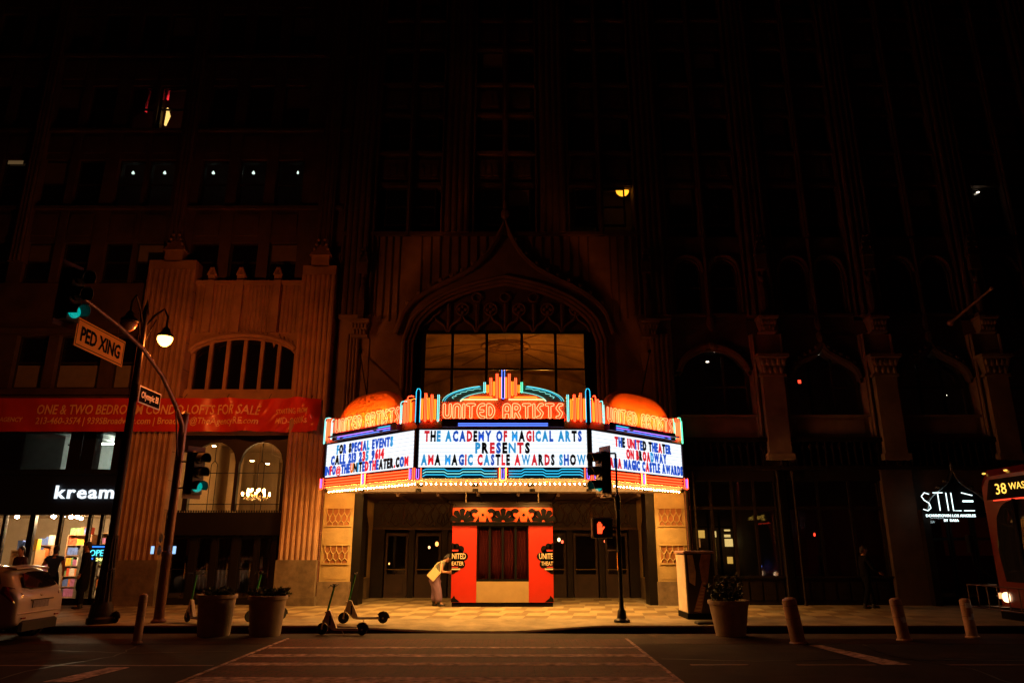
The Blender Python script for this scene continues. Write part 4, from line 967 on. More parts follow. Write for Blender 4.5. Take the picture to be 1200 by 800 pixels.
# store front glazing
m = MB(); mulls = [-19.0, -17.2, -16.3, -15.4, -14.5, -13.58, -13.18, -12.85]
for i, x in enumerate(mulls): m.box(x - (.09 if i == 3 else .045), x + (.09 if i == 3 else .045), F + .1, F + .25, GZ, 2.95)
m.box(-24, KX1, F + .1, F + .25, 2.87, 2.93).box(-24, KX1, F + .1, F + .25, GZ, .35).box(-24, -19, F + .1, F + .4, GZ, 2.9); m.build('store_frame', IRON, A)
for i in range(len(mulls) - 1): MB().box(mulls[i] + .05, mulls[i + 1] - .05, F + .16, F + .17, .35, 2.87).build('pane', GLASS, A)
CRW = mat('store_cream_wall', (.52, .42, .3), .8, var=.06)
m = MB(); m.box(-20, -12.75, F + 5.5, F + 5.6, GZ, 3.4).box(-20, -12.76, F + .3, F + 5.5, 2.98, 3.05).box(-12.76, -12.7, F + .3, F + 5.5, GZ, 3.0).box(-20.1, -20, F + .3, F + 5.5, GZ, 3.0).box(-20, -12.75, F + .3, F + 5.5, 0, GZ - .005)
m.build('store_room', CRW, A)
SP = emit('store_spot', (1, .66, .34), 800)
labs = ['brightest ceiling spot in the food store', 'second ceiling spot from the left in the food store', 'third ceiling spot from the left in the food store', 'fourth ceiling spot from the left in the food store', 'ceiling spot at the right end of the store row', 'ceiling spot hidden deepest in the food store']
for i, (px, Y) in enumerate(((63, .9), (74, 1.2), (83, 1.0), (90.5, 1.25), (95, 2.6), (20, 1.0))):
    x = xof(px, F + Y, 2.85); m = MB(); m.ell((x, F + Y, 2.86), (.075 if i == 0 else .06, .075, .05), 10, 6)
    tag(m.build('ceiling_spot', SP, smooth=2), labs[i], 'ceiling light')
SHW = mat('shelf_wood', (.45, .25, .1), .6, var=.2, scale=3); SHD = mat('shelf_dark', (.3, .16, .08), .6)
GC = [mat('goods_%d' % i, c, .5, var=.05) for i, c in enumerate(((.6, .08, .03), (.75, .4, .04), (.08, .15, .45), (.6, .55, .5), (.12, .3, .12), (.35, .12, .3), (.04, .04, .05), (.7, .2, .05)))]
goods = [MB() for _ in GC]
def shelf_unit(x0, x1, Y, z1, ns, mt, lab):
    t = thing('store_shelf', lab, 'shelf', ((x0 + x1) / 2, Y, GZ))
    for x in (x0, x1): MB().box(x - .02, x + .02, Y, Y + .4, GZ, z1).build('side_panel', mt, t)
    MB().box(x0, x1, Y + .38, Y + .4, GZ, z1).build('back_panel', mt, t)
    for k in range(ns + 1):
        z = GZ + .1 + (z1 - GZ - .12) * k / ns; MB().box(x0 + .02, x1 - .02, Y + .01, Y + .37, z, z + .025).build('shelf', mt, t)
        if k == ns and z1 > 2.3: continue
        x = x0 + .04; hh = (z1 - GZ - .12) / ns
        while x < x1 - .12:
            wv = random.uniform(.06, .13); g = random.choice(goods); h = hh * random.uniform(.5, .82); n = random.choice((1, 2, 3))
            for q in range(n):
                if x + wv > x1 - .03: break
                g.box(x, x + wv - .01, Y + .03, Y + .25, z + .025, z + .025 + h); x += wv
shelf_unit(-15.95, -15.45, F + 1.4, 1.95, 4, SHD, 'low dark shelf of dim goods at the left store window')
shelf_unit(-15.3, -14.5, F + 2.0, 2.3, 6, SHD, 'dark shelf of mixed goods behind the middle store window')
shelf_unit(-14.72, -13.65, F + 3.6, 2.3, 5, CRW, 'pale back wall shelf with boxes below the ceiling spots')
shelf_unit(-13.98, -13.15, F + 1.6, 2.35, 6, SHW, 'orange wooden shelf packed with bright packets')
# cream display on the sill
m = MB(); m.box(-16.3, -15.5, F + .7, F + 1.2, 1.75, 1.8).box(-16.3, -16.26, F + .7, F + 1.2, GZ, 1.75).box(-15.54, -15.5, F + .7, F + 1.2, GZ, 1.75); tag(m.build('display_table', SHW), 'display counter with blue and yellow boxes at far left window', 'counter')
for i, (xo, wv, h, g) in enumerate(((-16.2, .16, .3, 2), (-16.02, .14, .26, 2), (-15.85, .13, .22, 1), (-15.7, .15, .34, 1))): goods[g].box(xo, xo + wv, F + .8, F + 1.0, 1.8, 1.8 + h)
for g, mt in zip(goods, GC):
    if g.v: o = g.build('packaged_goods', mt); o['kind'] = 'stuff'; tag(o, 'packets and boxes of goods crowding the store shelves', 'goods')
# fridge dark block and white card
m = MB(); m.cbox(-14.55, -14.1, F + 1.5, F + 2.0, GZ, 1.95, .02); fr = m.build('fridge', mat('fridge_bronze', (.09, .07, .045), .4, .4)); tag(fr, 'tall dark cooler standing between the lit shelves', 'cooler')
m = MB(); m.box(-14.51, -14.14, F + 1.48, F + 1.499, .9, 1.9).box(-14.51, -14.14, F + 1.48, F + 1.499, .25, .86); m.tube([(-14.17, F + 1.46, 1.2), (-14.17, F + 1.46, 1.6)], .012, 6); m.build('door', mat('fridge_door', (.13, .11, .08), .3), fr)
# neon open sign in the window
ox, oz = XZ(104, 646, F + .05); no = thing('open_sign', 'cyan neon OPEN sign with 24/7 below in the rightmost store window', 'sign', (ox, F + .05, oz))
CYN = emit('neon_cyan_sign', (.1, .85, 1), 2.0); BLN = emit('neon_blue_sign', (.03, .2, 1), 2.2); YLN = emit('neon_yellow_sign', (1, .95, .25), 2.0)
x0 = XZ(105, 650, F + .08)[0]; z0 = XZ(107, 651, F + .08)[1]
m = MB(); text(m, 'OPEN', x0, z0, .60, .2, F + .08, .02, -.012); m.build('open_lettering', CYN, no)
m = MB(); m.tube([(x0 - .04, F + .08, z0 + .28), (x0 + .7, F + .08, z0 + .28)], .02, 6).tube([(x0 - .04, F + .08, z0 - .08), (x0 + .12, F + .08, z0 - .08)], .025, 6); m.build('blue_border', BLN, no)
m = MB(); text(m, '24/7', x0 + .22, z0 - .15, .3, .1, F + .08, .02, .01); m.build('hours_lettering', YLN, no)
m = MB(); m.box(x0 - .05, x0 + .72, F + .09, F + .095, z0 - .18, z0 + .34); m.build('backing', mat('sign_backing', (.02, .04, .06), .3), no)
# ---------- banner
BAN = mat('banner_red', (.64, .045, .012), .34, coat=.3, var=.08, scale=2)
bx1 = xof(375, F - .4, 6.1); zb0, zb1 = zof(505.5, F - .4), zof(466.5, F - .4)
m = MB(); nx, nz = 260, 10; bx0 = -24.0
def by(x, z):
    w = .0
    if x > -10.5:
        t = (x + 10.5) / 4; w = .17 * math.sin(3.1 * x + 2.2 * z + .8 * math.sin(2 * x)) * min(1, t * 2) + .07 * math.sin(8 * x - 6 * z) * min(1, t * 1.5)
    return F - .42 + w + .012 * math.sin(5 * x + z * 3)
m.add([(bx0 + (bx1 - bx0) * i / nx, by(bx0 + (bx1 - bx0) * i / nx, zb0 + (zb1 - zb0) * j / nz), zb0 + (zb1 - zb0) * j / nz) for j in range(nz + 1) for i in range(nx + 1)],
      [(j * (nx + 1) + i, j * (nx + 1) + i + 1, (j + 1) * (nx + 1) + i + 1, (j + 1) * (nx + 1) + i) for j in range(nz) for i in range(nx)])
ban = thing('banner', 'long red banner advertising condo lofts across the left building', 'banner', (-10, F - .42, zb0))
m.build('cloth', BAN, ban, smooth=2)
BTX = mat('banner_print', (.9, .58, .28), .6, var=.05)
def btext(s, pxa, pxb, pya, pyb, fat=.01):
    xa, za = XZ(pxa, pyb, F - .42); xb, _ = XZ(pxb, pyb, F - .42); zt = XZ(pxa, pya, F - .42)[1]
    t = MB(); text(t, s, 0, 0, xb - xa, zt - za, 0, .004, fat, shear=.12)
    t.v = [Vector((xa + v.x, by(xa + v.x, za + v.z) - .012 + v.y, za + v.z)) for v in t.v]
    t.build('lettering', BTX, ban)
btext('ONE & TWO BEDROOM CONDO LOFTS FOR SALE', 43, 303, 473.5, 485, .012)
btext('213-460-3574 | 939SBroadway.com | Broadway@TheAgencyRE.com', 41, 302, 488.5, 496.5)
btext('STARTING FROM', 321, 362, 478, 484); btext('MID-$600Ks', 321, 361, 488, 495.5, .012); btext('THE AGENCY', -14, 26, 488.5, 494)
m = MB()
for x in (-6.6, -8, -9.4, -10.8, -12.2, -13.6, -15): m.tube([(x, F - .4, zb1), (x, F - .2, zb1 + .18)], .01, 5)
m.build('tie_cords', DARKMET, ban)
# =============================================================== THE MARQUEE
OL, FL, FR, OR = Vector((-5.8, 22.6, 0)), Vector((-2.58, 19.6, 0)), Vector((2.09, 19.6, 0)), Vector((5.3, 22.6, 0))
ZB, ZT0, ZT1 = 3.62, 3.92, 4.99
MQ = thing('theatre_marquee', 'glowing three-sided orange theatre marquee with neon crown and white letter boards over the entrance', 'marquee', (CX, 21.5, ZB))
def faceM(a, b):
    d = b - a; return Matrix.Translation(a) @ Matrix.Rotation(math.atan2(d.y, d.x), 4, 'Z'), d.length
faces = [faceM(OL, FL), faceM(FL, FR), faceM(FR, OR)]
ORG_P = mat('marquee_orange_paint', (.8, .24, .04), .38, var=.06, scale=1.5, coat=.2, stain=.1)
RED_P = mat('marquee_red_paint', (.92, .36, .13), .4, var=.06, scale=2)
TEAL_P = mat('marquee_teal_paint', (.012, .10, .16), .4); PURP = mat('marquee_purple_paint', (.06, .008, .05), .4); NAVY_P = mat('marquee_navy_paint', (.01, .02, .12), .4)
YEL_P = mat('marquee_yellow_paint', (.72, .36, .05), .4); GRN_P = mat('marquee_seagreen_paint', (.16, .26, .20), .45)
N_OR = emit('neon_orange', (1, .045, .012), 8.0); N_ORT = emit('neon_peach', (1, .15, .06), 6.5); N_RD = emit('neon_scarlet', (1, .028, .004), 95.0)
N_CY = emit('neon_cyan', (.26, .85, .78), 1.7); N_GR = emit('neon_green', (.12, .9, .45), 2.2); N_YE = emit('neon_yellow', (1, .16, .012), 4.0)
N_BL = emit('neon_blue', (.10, .22, 1), 2.4); N_WH = emit('neon_cream', (1, .6, .25), 2.2); N_VI = emit('neon_violet', (.4, .16, 1), 2.4); N_AQ = emit('neon_aqua', (.03, .55, .85), 1.8)
BULB = emit('marquee_bulb', (1, .38, .07), 900)
def fmb(i): m = MB(); m.M = faces[i][0]; return m
# body
m = MB(); m.vprism([(p.x, p.y) for p in (OL, FL, FR, OR)] + [(5.3, F), (-5.8, F)], ZB + .04, 5.0); 
m.build('canopy_body', ORG_P, MQ)
SOF = emit('soffit_glow_panel', (1, .47, .12), .85)  # glow added to the soffit itself so the gold lattice looks lit
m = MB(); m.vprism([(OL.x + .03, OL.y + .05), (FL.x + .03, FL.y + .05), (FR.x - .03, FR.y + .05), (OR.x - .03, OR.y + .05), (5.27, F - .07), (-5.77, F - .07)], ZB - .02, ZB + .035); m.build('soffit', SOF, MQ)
# lattice of crossed ribs with drops, under the soffit
m = MB()
def inside(x, y):
    if not (19.75 < y < F - .15): return False
    t = (y - 19.6) / 3.0; t = min(1, t); return FL.x + (OL.x - FL.x) * t + .15 < x < FR.x + (OR.x - FR.x) * t - .15
st = .24
for i in range(-26, 27):
    for j in range(16):
        x = CX + i * st; y = 19.78 + j * st
        for sx in (-1, 1):
            if inside(x, y) and inside(x + sx * st / 1, y + st): m.add([(x - .018, y, ZB - .022), (x + .018, y, ZB - .022), (x + sx * st + .018, y + st, ZB - .022), (x + sx * st - .018, y + st, ZB - .022),
                (x, y, ZB - .0245), (x + sx * st, y + st, ZB - .0245)], [(0, 4, 5, 3), (4, 1, 2, 5), (0, 1, 4), (2, 3, 5)])
        if inside(x, y): m.lathe([(.04, -.002), (.045, 0)], 6, (x, y, ZB - .022))
m.build('soffit_lattice', mat('lattice_gold', (.55, .30, .08), .6), MQ)
# edge bulbs, each its own part
b0 = MB().ell((0, 0, 0), (.015, .015, .02), 8, 6).build('bulb', BULB, MQ, smooth=2, local=True)
fst = True; mqp = wpos(MQ)
for fi, nb in ((0, 30), (1, 34), (2, 30)):
    M, L = faces[fi]
    for k in range(nb):
        p = M @ Vector((.06 + (L - .12) * (k + .5) / nb, .07, ZB - .10)) - mqp
        if fst: b0.location = p; fst = False
        else: inst(b0, MQ, p)
# inner rows on the soffit above the pavement
d0 = None
for (x0, x1, y, nb) in ((-2.6, 2.1, 20.5, 4), (-4.6, 4.1, 22.3, 6)):
    for k in range(nb):
        p = Vector((x0 + (x1 - x0) * k / (nb - 1), y, ZB - .02))
        if d0 is None: d0 = MB().lathe([(.05, 0), (.085, -.01), (.09, -.09), (.07, -.09), (.06, -.02), (.001, -.02)], 14).build('downlight', DARKMET, MQ, local=True, loc=p - mqp)
        else: d1 = inst(d0, MQ, p - mqp)
        lamp('SPOT', 'downlight_lamp', MQ, p - Vector((0, 0, .1)), (1, .52, .13), 240, .05, 150, (0, 0, -1))
# ---- letter boards
LB_W = emit('letter_board_light', (.86, .93, 1.0), 1.25)
RAIL = mat('board_rail', (.55, .56, .6), .4); TRIM = mat('marquee_trim', (.03, .015, .02), .4, .5)
lc = {'r': (.80, .02, .035), 'k': (.004, .004, .006), 'b': (.015, .10, .62), 'c': (.03, .38, .80), 'o': (.85, .2, .01)}
LM = {k: mat('letter_plastic_' + {'r': 'red', 'k': 'black', 'b': 'blue', 'c': 'sky', 'o': 'orange'}[k], v, .4, emis=v, es=.0 if k == 'k' else .75) for k, v in lc.items()}
for k, v in lc.items(): LM[k].node_tree.nodes['Principled BSDF'].inputs['Base Color'].default_value = (*v, 1)
boards = []
for fi in range(3):
    M, L = faces[fi]; m = fmb(fi); m.box(.05, L - .05, -.05, .02, ZT0 + .03, ZT1 - .03)
    bo = m.build('letter_board', LB_W, MQ); boards.append(bo)
    m = fmb(fi); m.box(0, L, -.09, .0, ZT0 - .01, ZT0 + .028).box(0, L, -.09, 0, ZT1 - .028, ZT1 + .01).box(-.03, .048, -.09, 0, ZT0 + .028, ZT1 - .028).box(L - .048, L + .03, -.09, 0, ZT0 + .028, ZT1 - .028)
    m.build('frame', TRIM, bo)
    m = fmb(fi)
    for q in range(1, 10): m.box(.05, L - .05, -.056, -.051, ZT0 + q * .107, ZT0 + q * .107 + .006)
    m.build('rail', RAIL, bo)
def uface(fi, px):
    """distance along the face that lies under this column, at board height"""
    M, L = faces[fi]; lo, hi = 0.0, L
    for _ in range(40):
        mid = (lo + hi) / 2; p = M @ Vector((mid, 0, 4.4)); q = 600 + FPX * p.x / dep(p.y, 4.4)
        if q < px: lo = mid
        else: hi = mid
    return lo
def line(fi, s, cols, pxa, pxb, z, h, fat=.062):
    ua, ub = uface(fi, pxa), uface(fi, pxb); W = ub - ua
    ws = [.34 if c == ' ' else glyphs(c, 1, fat)[2] * .72 for c in s]; gap = .13
    k = W / (sum(ws) + gap * (len(s) - 1)); x = ua; ci = 0
    for c, wv in zip(s, ws):
        if c != ' ':
            fat_ = .034 if c in 'MWN' else .01 if c == '@' else fat
            m = fmb(fi); text(m, c, x, z, wv * k, h * (.9 if c == '@' else 1), -.065, .02, fat_)
            m.build('letter', LM[cols[ci]], boards[fi]); ci += 1
        x += (wv + gap) * k
H = .275
line(1, 'THE ACADEMY OF MAGICAL ARTS', 'rkc cbbrkbb br ckrrccb ccks'.replace(' ', '').replace('s', 'b') + 'b', 497, 682, 4.66, H)
line(1, 'PRESENTS', 'ckrbkcrk', 557, 621, 4.34, H)
line(1, 'AMA MAGIC CASTLE AWARDS SHOW', 'crkckbrcrcbkrkrcrkrkcbkcbbb'[:25] + 'bb', 494, 686, 4.02, H)
line(0, 'FOR SPECIAL EVENTS', 'ckbkbbbrbcbbbbbc', 396, 462, 4.63, .265)
line(0, 'CALL 213 235 9614', 'bkbbbbbbrcbrrr', 390, 452, 4.32, .265)
line(0, 'INFO@THEUNITEDTHEATER.COM', 'bbrbrbbbokckbrbrbkkkkrkbr', 384, 481, 4.02, .265)
line(2, 'THE UNITED THEATER', 'rbkrrbrbkkbbrkbbr', 719, 785, 4.63, .265)
line(2, 'ON BROADWAY', 'rrrkrrcbbb', 732, 779, 4.32, .265)
line(2, 'AMA MAGIC CASTLE AWARDS', 'rbrbbbbbbrbbbbbbbbbb', 712, 797, 4.02, .265)
# ---- neon lettering: outline tubes round the strokes of each letter
def A_(cx, cy, rx, ry, a0, a1, n=8): return [(cx + rx * math.cos(math.radians(a0 + (a1 - a0) * i / n)), cy + ry * math.sin(math.radians(a0 + (a1 - a0) * i / n))) for i in range(n + 1)]
GL = {'U': (.5, [[(0, 1), (0, .3)] + A_(.25, .26, .25, .26, 180, 360) + [(.5, 1)]]), 'N': (.5, [[(0, 0), (0, .74)] + A_(.25, .74, .25, .26, 180, 0) + [(.5, 0)]]),
      'I': (0, [[(0, 0), (0, 1)]]), 'T': (.56, [[(0, 1), (.56, 1)], [(.28, 1), (.28, 0)]]), 'E': (.5, [[(.5, 1)] + A_(.34, .5, .34, .5, 90, 270) + [(.5, 0)], [(0, .5), (.42, .5)]]),
      'D': (.5, [[(0, 0), (0, 1), (.1, 1)] + A_(.1, .5, .4, .5, 90, -90) + [(0, 0)]]), 'A': (.5, [[(0, 0), (0, .74)] + A_(.25, .74, .25, .26, 180, 0) + [(.5, 0)], [(0, .38), (.5, .38)]]),
      'R': (.5, [[(0, 0), (0, 1), (.2, 1)] + A_(.2, .74, .28, .26, 90, -90) + [(0, .48)], [(.22, .48), (.5, 0)]]), 'S': (.42, [[(.42, 1), (.22, 1), (.02, .72), (.38, .32), (.2, 0), (0, 0)]])}
def outline(ch, w=.10, st=.05):
    wd, sts = GL[ch]; segs = [(a, b) for s in sts for a, b in zip(s[:-1], s[1:])]
    nx, ny = int((wd + .5) / st) + 1, int(1.5 / st) + 1; x0, y0 = -.25, -.25
    def dist(x, y):
        d = 9
        for (ax, ay), (bx, by_) in segs:
            vx, vy = bx - ax, by_ - ay; l = vx * vx + vy * vy; t = 0 if l == 0 else max(0, min(1, ((x - ax) * vx + (y - ay) * vy) / l))
            d = min(d, math.hypot(x - ax - t * vx, y - ay - t * vy))
        return d - w
    g = [[dist(x0 + i * st, y0 + j * st) for i in range(nx + 1)] for j in range(ny + 1)]
    nxt = {}
    def ip(i1, j1, i2, j2):
        a, b = g[j1][i1], g[j2][i2]; t = a / (a - b); return (round(x0 + st * (i1 + t * (i2 - i1)), 4), round(y0 + st * (j1 + t * (j2 - j1)), 4))
    E = []
    for j in range(ny):
        for i in range(nx):
            c = [(i, j), (i + 1, j), (i + 1, j + 1), (i, j + 1)]; pts = []
            for k in range(4):
                a, b = c[k], c[(k + 1) % 4]
                if (g[a[1]][a[0]] < 0) != (g[b[1]][b[0]] < 0): pts.append(ip(*a, *b))
            for k in range(0, len(pts) - 1, 2): E.append((pts[k], pts[k + 1]))
    adj = {}
    for a, b in E: adj.setdefault(a, []).append(b); adj.setdefault(b, []).append(a)
    loops = []; seen = set()
    for s in list(adj):
        if s in seen: continue
        lp = [s]; seen.add(s); cur = s
        while True:
            nn = [q for q in adj[cur] if q not in seen]
            if not nn: break
            cur = nn[0]; seen.add(cur); lp.append(cur)
        if len(lp) > 4: loops.append(lp + [lp[0]])
    return loops
OUT = {c: outline(c) for c in GL}
def neon_text(fi, s, u0, u1, z, h, y, par, r=.0085):
    ws = [.42 if c == ' ' else GL[c][0] + .2 for c in s]; gap = .12; k = (u1 - u0) / (sum(ws) + gap * (len(s) - 1)); x = u0
    for c, wv in zip(s, ws):
        if c != ' ':
            m = fmb(fi)
            for lp in OUT[c]: m.tube([(x + (.1 + px) * k, y, z + (.1 + pz) * h / 1.2) for px, pz in lp[::2] + [lp[-1]]], r, 4, caps=False)
            m.build('neon_letter', N_ORT, par)
        x += (wv + gap) * k
def utube(fi, par, x, z0, z1, r, mt, w=.05, y=-.1, name='neon_tube'):
    m = fmb(fi); m.tube([(x - w / 2, y, z0 + .02), (x - w / 2, y, z1)], r, 5).tube([(x + w / 2, y, z0 + .02), (x + w / 2, y, z1)], r, 5); m.tube([(x - w / 2, y, z0 + .02), (x, y - .01, z0), (x + w / 2, y, z0 + .02)], r, 5)
    return m.build(name, mt, par)
def wrap(fi, par, x, z0, z1, r, mt, y=-.14, name='neon_tube'):
    """tube that climbs the face, bends over the top and comes back down a hand away"""
    m = fmb(fi); w = .07
    m.tube([(x - w, y, z0), (x - w, y, z1 - .07), (x - w * .8, y + .02, z1 - .02), (x - w * .2, y + .08, z1), (x + .0, y + .16, z1)], r, 5)
    m.tube([(x - w, y, z0), (x - w * .6, y - .01, z0 - .03), (x - w * .2, y, z0), (x - w * .2, y, z1 - .12)], r, 5)
    return m.build(name, mt, par)
for fi in range(3):
    M, L = faces[fi]
    # sill band above the board
    m = fmb(fi); m.box(-.02, L + .02, -.06, .18, ZT1 + .012, 5.2); crown = m.build('crown_panel', ORG_P, MQ)
    c = {0: L / 2 - .02, 1: L / 2, 2: L / 2 + .02}[fi]; hw = 1.70 if fi == 1 else 1.62
    ztop = 6.2
    if fi == 1:
        P = [(c + hw * t / 12, 5.72 + .5 * math.sqrt(max(0, 1 - (abs(t) / 12) ** 2.1))) for t in range(-12, 13)]
        m = fmb(fi); m.prism([(c - hw, 5.2), (c + hw, 5.2)] + P[::-1], -.1, .16); m.build('sign_panel', RED_P, crown)
        m = fmb(fi); m.prism([(x, z) for x, z in P] + [(c + (x - c) * .66, 5.74 + (z - 5.72) * .55) for x, z in P[::-1]], -.115, -.101); m.build('arch_band', GRN_P, crown)
        for q, (sc_, mt) in enumerate(((.985, N_CY), (.95, N_AQ), (.70, N_CY))):
            for sg in (-1, 1):
                pts = [(c + sg * hw * sc_ * math.cos(a), -.14, 5.72 + .5 * sc_ * math.sin(a) * (.99 if q < 2 else .62 / .7)) for a in [math.radians(3 + 64 * k / 12) for k in range(13)]]
                m = fmb(fi); m.tube(pts, .0065, 5); m.build('neon_tube', mt, crown)
        for sg in (-1, 1):   # scalloped wave inside the arch band
            pts = []
            for k in range(31):
                a = math.radians(14 + 50 * k / 30); rr = .83 + .045 * abs(math.sin(k * math.pi / 6)); pts.append((c + sg * hw * rr * math.cos(a), -.14, 5.72 + .5 * rr * math.sin(a)))
            m = fmb(fi); m.tube(pts, .005, 4); m.build('neon_tube', N_CY, crown)
            m = fmb(fi); m.tube([(c + sg * .15, -.15, 5.79), (c + sg * 1.12, -.15, 5.79), (c + sg * 1.18, -.15, 5.74)], .016, 6); m.build('neon_tube', N_WH, crown)
            m = fmb(fi); m.tube([(c + sg * .3, -.13, 5.86), (c + sg * .92, -.13, 5.86), (c + sg * .93, -.13, 5.81)], .014, 6); m.build('neon_tube', N_YE if sg < 0 else N_YE, crown)
        # stepped sunburst
        steps = [(.075, 6.42, N_YE), (.17, 6.52, N_OR), (.255, 6.3, N_YE), (.345, 6.4, N_OR), (.43, 6.2, N_YE), (.515, 6.28, N_CY)]
        for x, zt, mt in steps:
            for sg in (-1, 1):
                bz = 5.83 if x < .2 else 5.9 if x < .4 else 5.98
                m = fmb(fi); m.box(c + sg * x - .035, c + sg * x + .035, -.13, .02, bz - .02, zt - .02); m.build('burst_fin', YEL_P if mt is N_YE else RED_P if mt is N_OR else GRN_P, crown)
                utube(fi, crown, c + sg * x, bz, zt, .011, (N_GR if sg > 0 else N_CY) if mt is N_CY else mt, .042, -.145)
        m = fmb(fi); m.box(c - .04, c + .04, -.17, .05, 5.78, 6.58); m.build('centre_mast', PURP, crown)
        utube(fi, crown, c, 5.8, 6.62, .010, N_BL, .075, -.19)
    else:
        # plump orange dome panel, rounded over at the edge
        rings = []
        for kk, (d, sh) in enumerate(((-.12, 1.0), (-.19, .93), (-.205, .86))):
            rings.append((d, sh))
        n = 22; vs = []
        for d, sh in [(.16, .97), (-.04, 1.0), (-.11, .97), (-.14, .9), (-.145, .6)]:
            for t in range(n + 1):
                a = -1 + 2 * t / n; x = c + hw * sh * a * 1.0; z = 5.25 + (1.08 * sh) * (max(0, 1 - abs(a) ** 3.4)) ** .55
                vs.append((x, d + max(0, z - 5.62) * .10, z))
        m = fmb(fi); fs = []
        for r_ in range(4): fs += [(r_ * (n + 1) + t, r_ * (n + 1) + t + 1, (r_ + 1) * (n + 1) + t + 1, (r_ + 1) * (n + 1) + t) for t in range(n)]
        fs.append(tuple(range(4 * (n + 1), 5 * (n + 1)))); m.add(vs, fs); m.build('dome_panel', ORG_P, crown, smooth=True)
        m = fmb(fi); m.box(c - hw, c + hw, -.12, .1, 5.19, 5.3); m.build('sign_panel', RED_P, crown)
    if fi != 1:   # added strip of light on a housing, brightening the dome panels
        q0 = M @ Vector((c, -.62, 5.1)); nrm = (M.to_3x3() @ Vector((0, .62, .78)))
        m = fmb(fi); m.box(c - 1.2, c + 1.2, -.66, -.58, 5.03, 5.07).box(c - 1.0, c - .96, -.6, -.2, 5.02, 5.045).box(c + .96, c + 1.0, -.6, -.2, 5.02, 5.045); m.build('added_uplight_strip', TRIM, crown)
        la = lamp('AREA', 'added_uplight', None, q0, (1, .20, .03), 42, 2.4, aim=nrm); la.parent = MQ; la.location = q0 - mqp
        la.rotation_euler = (M.to_3x3() @ Matrix.Rotation(math.radians(180 - 46), 3, 'X')).to_euler()
    # ledge with its long tubes
    m = fmb(fi); m.box(c - hw * .98, c + hw * .98, -.24, -.061, 5.02, 5.2).box(c - hw * .98, c + hw * .98, -.25, -.241, 5.1, 5.245); lg = m.build('ledge', PURP if fi != 1 else PURP, crown)
    w2 = 1.22 if fi == 1 else 1.3
    for q, mt in enumerate((N_BL, N_VI if fi != 1 else N_BL, N_AQ)[:3 if fi != 1 else 2]):
        m = fmb(fi); m.tube([(c - w2, -.26, 5.05 + q * .055), (c + w2, -.26, 5.05 + q * .055)], .011, 6); m.build('neon_tube', mt, lg)
    neon_text(fi, 'UNITED ARTISTS', c - hw * .97, c + hw * .97, 5.26, .42, -.17 if fi != 1 else -.15, crown)
    # unseen scarlet tube added behind the ledge to brighten the sign panel
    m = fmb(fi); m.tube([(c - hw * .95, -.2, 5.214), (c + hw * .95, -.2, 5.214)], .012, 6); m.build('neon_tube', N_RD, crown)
    # pylons
    spans = []
    if fi == 1: spans = [(.0, 1, 'in'), (L, -1, 'in')]
    if fi == 0: spans = [(L, -1, 'in'), (0, 1, 'out')]
    if fi == 2: spans = [(0, 1, 'in'), (L, -1, 'out')]
    for x0, sg, kind in spans:
        wd = .62 if kind == 'in' else .5
        m = fmb(fi); xa, xb = sorted((x0 + sg * .02, x0 + sg * wd)); m.box(xa, xb, -.09, .22, 5.2, 5.78); py = m.build('pylon', ORG_P, crown)
        if kind == 'in' and fi == 1:
            for q, (xx, zt, mt) in enumerate(((.10, 5.82, N_YE), (.195, 5.97, N_OR), (.28, 5.84, N_YE), (.37, 5.93, N_OR), (.455, 5.8, N_YE), (.55, 5.93, N_CY))):
                m = fmb(fi); m.box(x0 + sg * xx - .035, x0 + sg * xx + .035, -.12, .1, 5.25, zt - .03); m.build('fin', YEL_P if mt is N_YE else RED_P if mt is N_OR else GRN_P, py)
                utube(fi, py, x0 + sg * xx, 5.24 - (.06 if mt is not N_YE else 0), zt, .011, mt, .042, -.135)
        elif kind == 'in':
            for q, (xx, zt, mt) in enumerate(((.13, 5.85, N_YE), (.26, 5.95, N_OR), (.39, 5.86, N_OR), (.56, 5.84, N_CY))): wrap(fi, py, x0 + sg * xx, 5.22, zt, .013, mt)
        else:
            for q, (xx, zt, mt) in enumerate(((.04, 5.82, N_CY), (.16, 5.78, N_OR), (.28, 5.76, N_OR), (.42, 5.74, N_CY))): wrap(fi, py, x0 + sg * xx, 5.12 if q else 5.02, zt, .014, (N_GR if fi == 2 and mt is N_CY else mt))
    # lower band
    if fi == 1:
        m = fmb(fi); m.box(0, L, -.07, .0, ZB + .03, ZT0 - .015); bd = m.build('lower_band', TEAL_P, MQ)
        for sg in (-1, 1):
            for q in range(3):
                z = ZB + .08 + q * .075; pts = []
                x = c + sg * .16; s_ = 1; pts.append((x, -.09, z))
                for k in range(4):
                    pts += [(x + sg * .34, -.09, z), (x + sg * .42, -.09, z + (.05 if k % 2 == 0 else -.0))]
                    x += sg * .5; z = ZB + .08 + q * .075 + (.05 if k % 2 == 0 else 0)
                    pts.append((x, -.09, z))
                m = fmb(fi); m.tube(pts, .009, 5); m.build('neon_tube', N_AQ if q != 1 or sg > 0 else N_CY, bd)
    else:
        m = fmb(fi); m.box(0, L, -.07, .0, ZB + .03, ZT0 - .015); bd = m.build('lower_band', RED_P, MQ)
        for q in range(3):
            for xa, xb in ((.12, L / 2 - .1), (L / 2 + .1, L - .12)):
                m = fmb(fi); m.tube([(xa, -.10, ZB + .09 + q * .08), (xb, -.10, ZB + .09 + q * .08)], .012, 5); m.build('neon_tube', N_OR, bd)
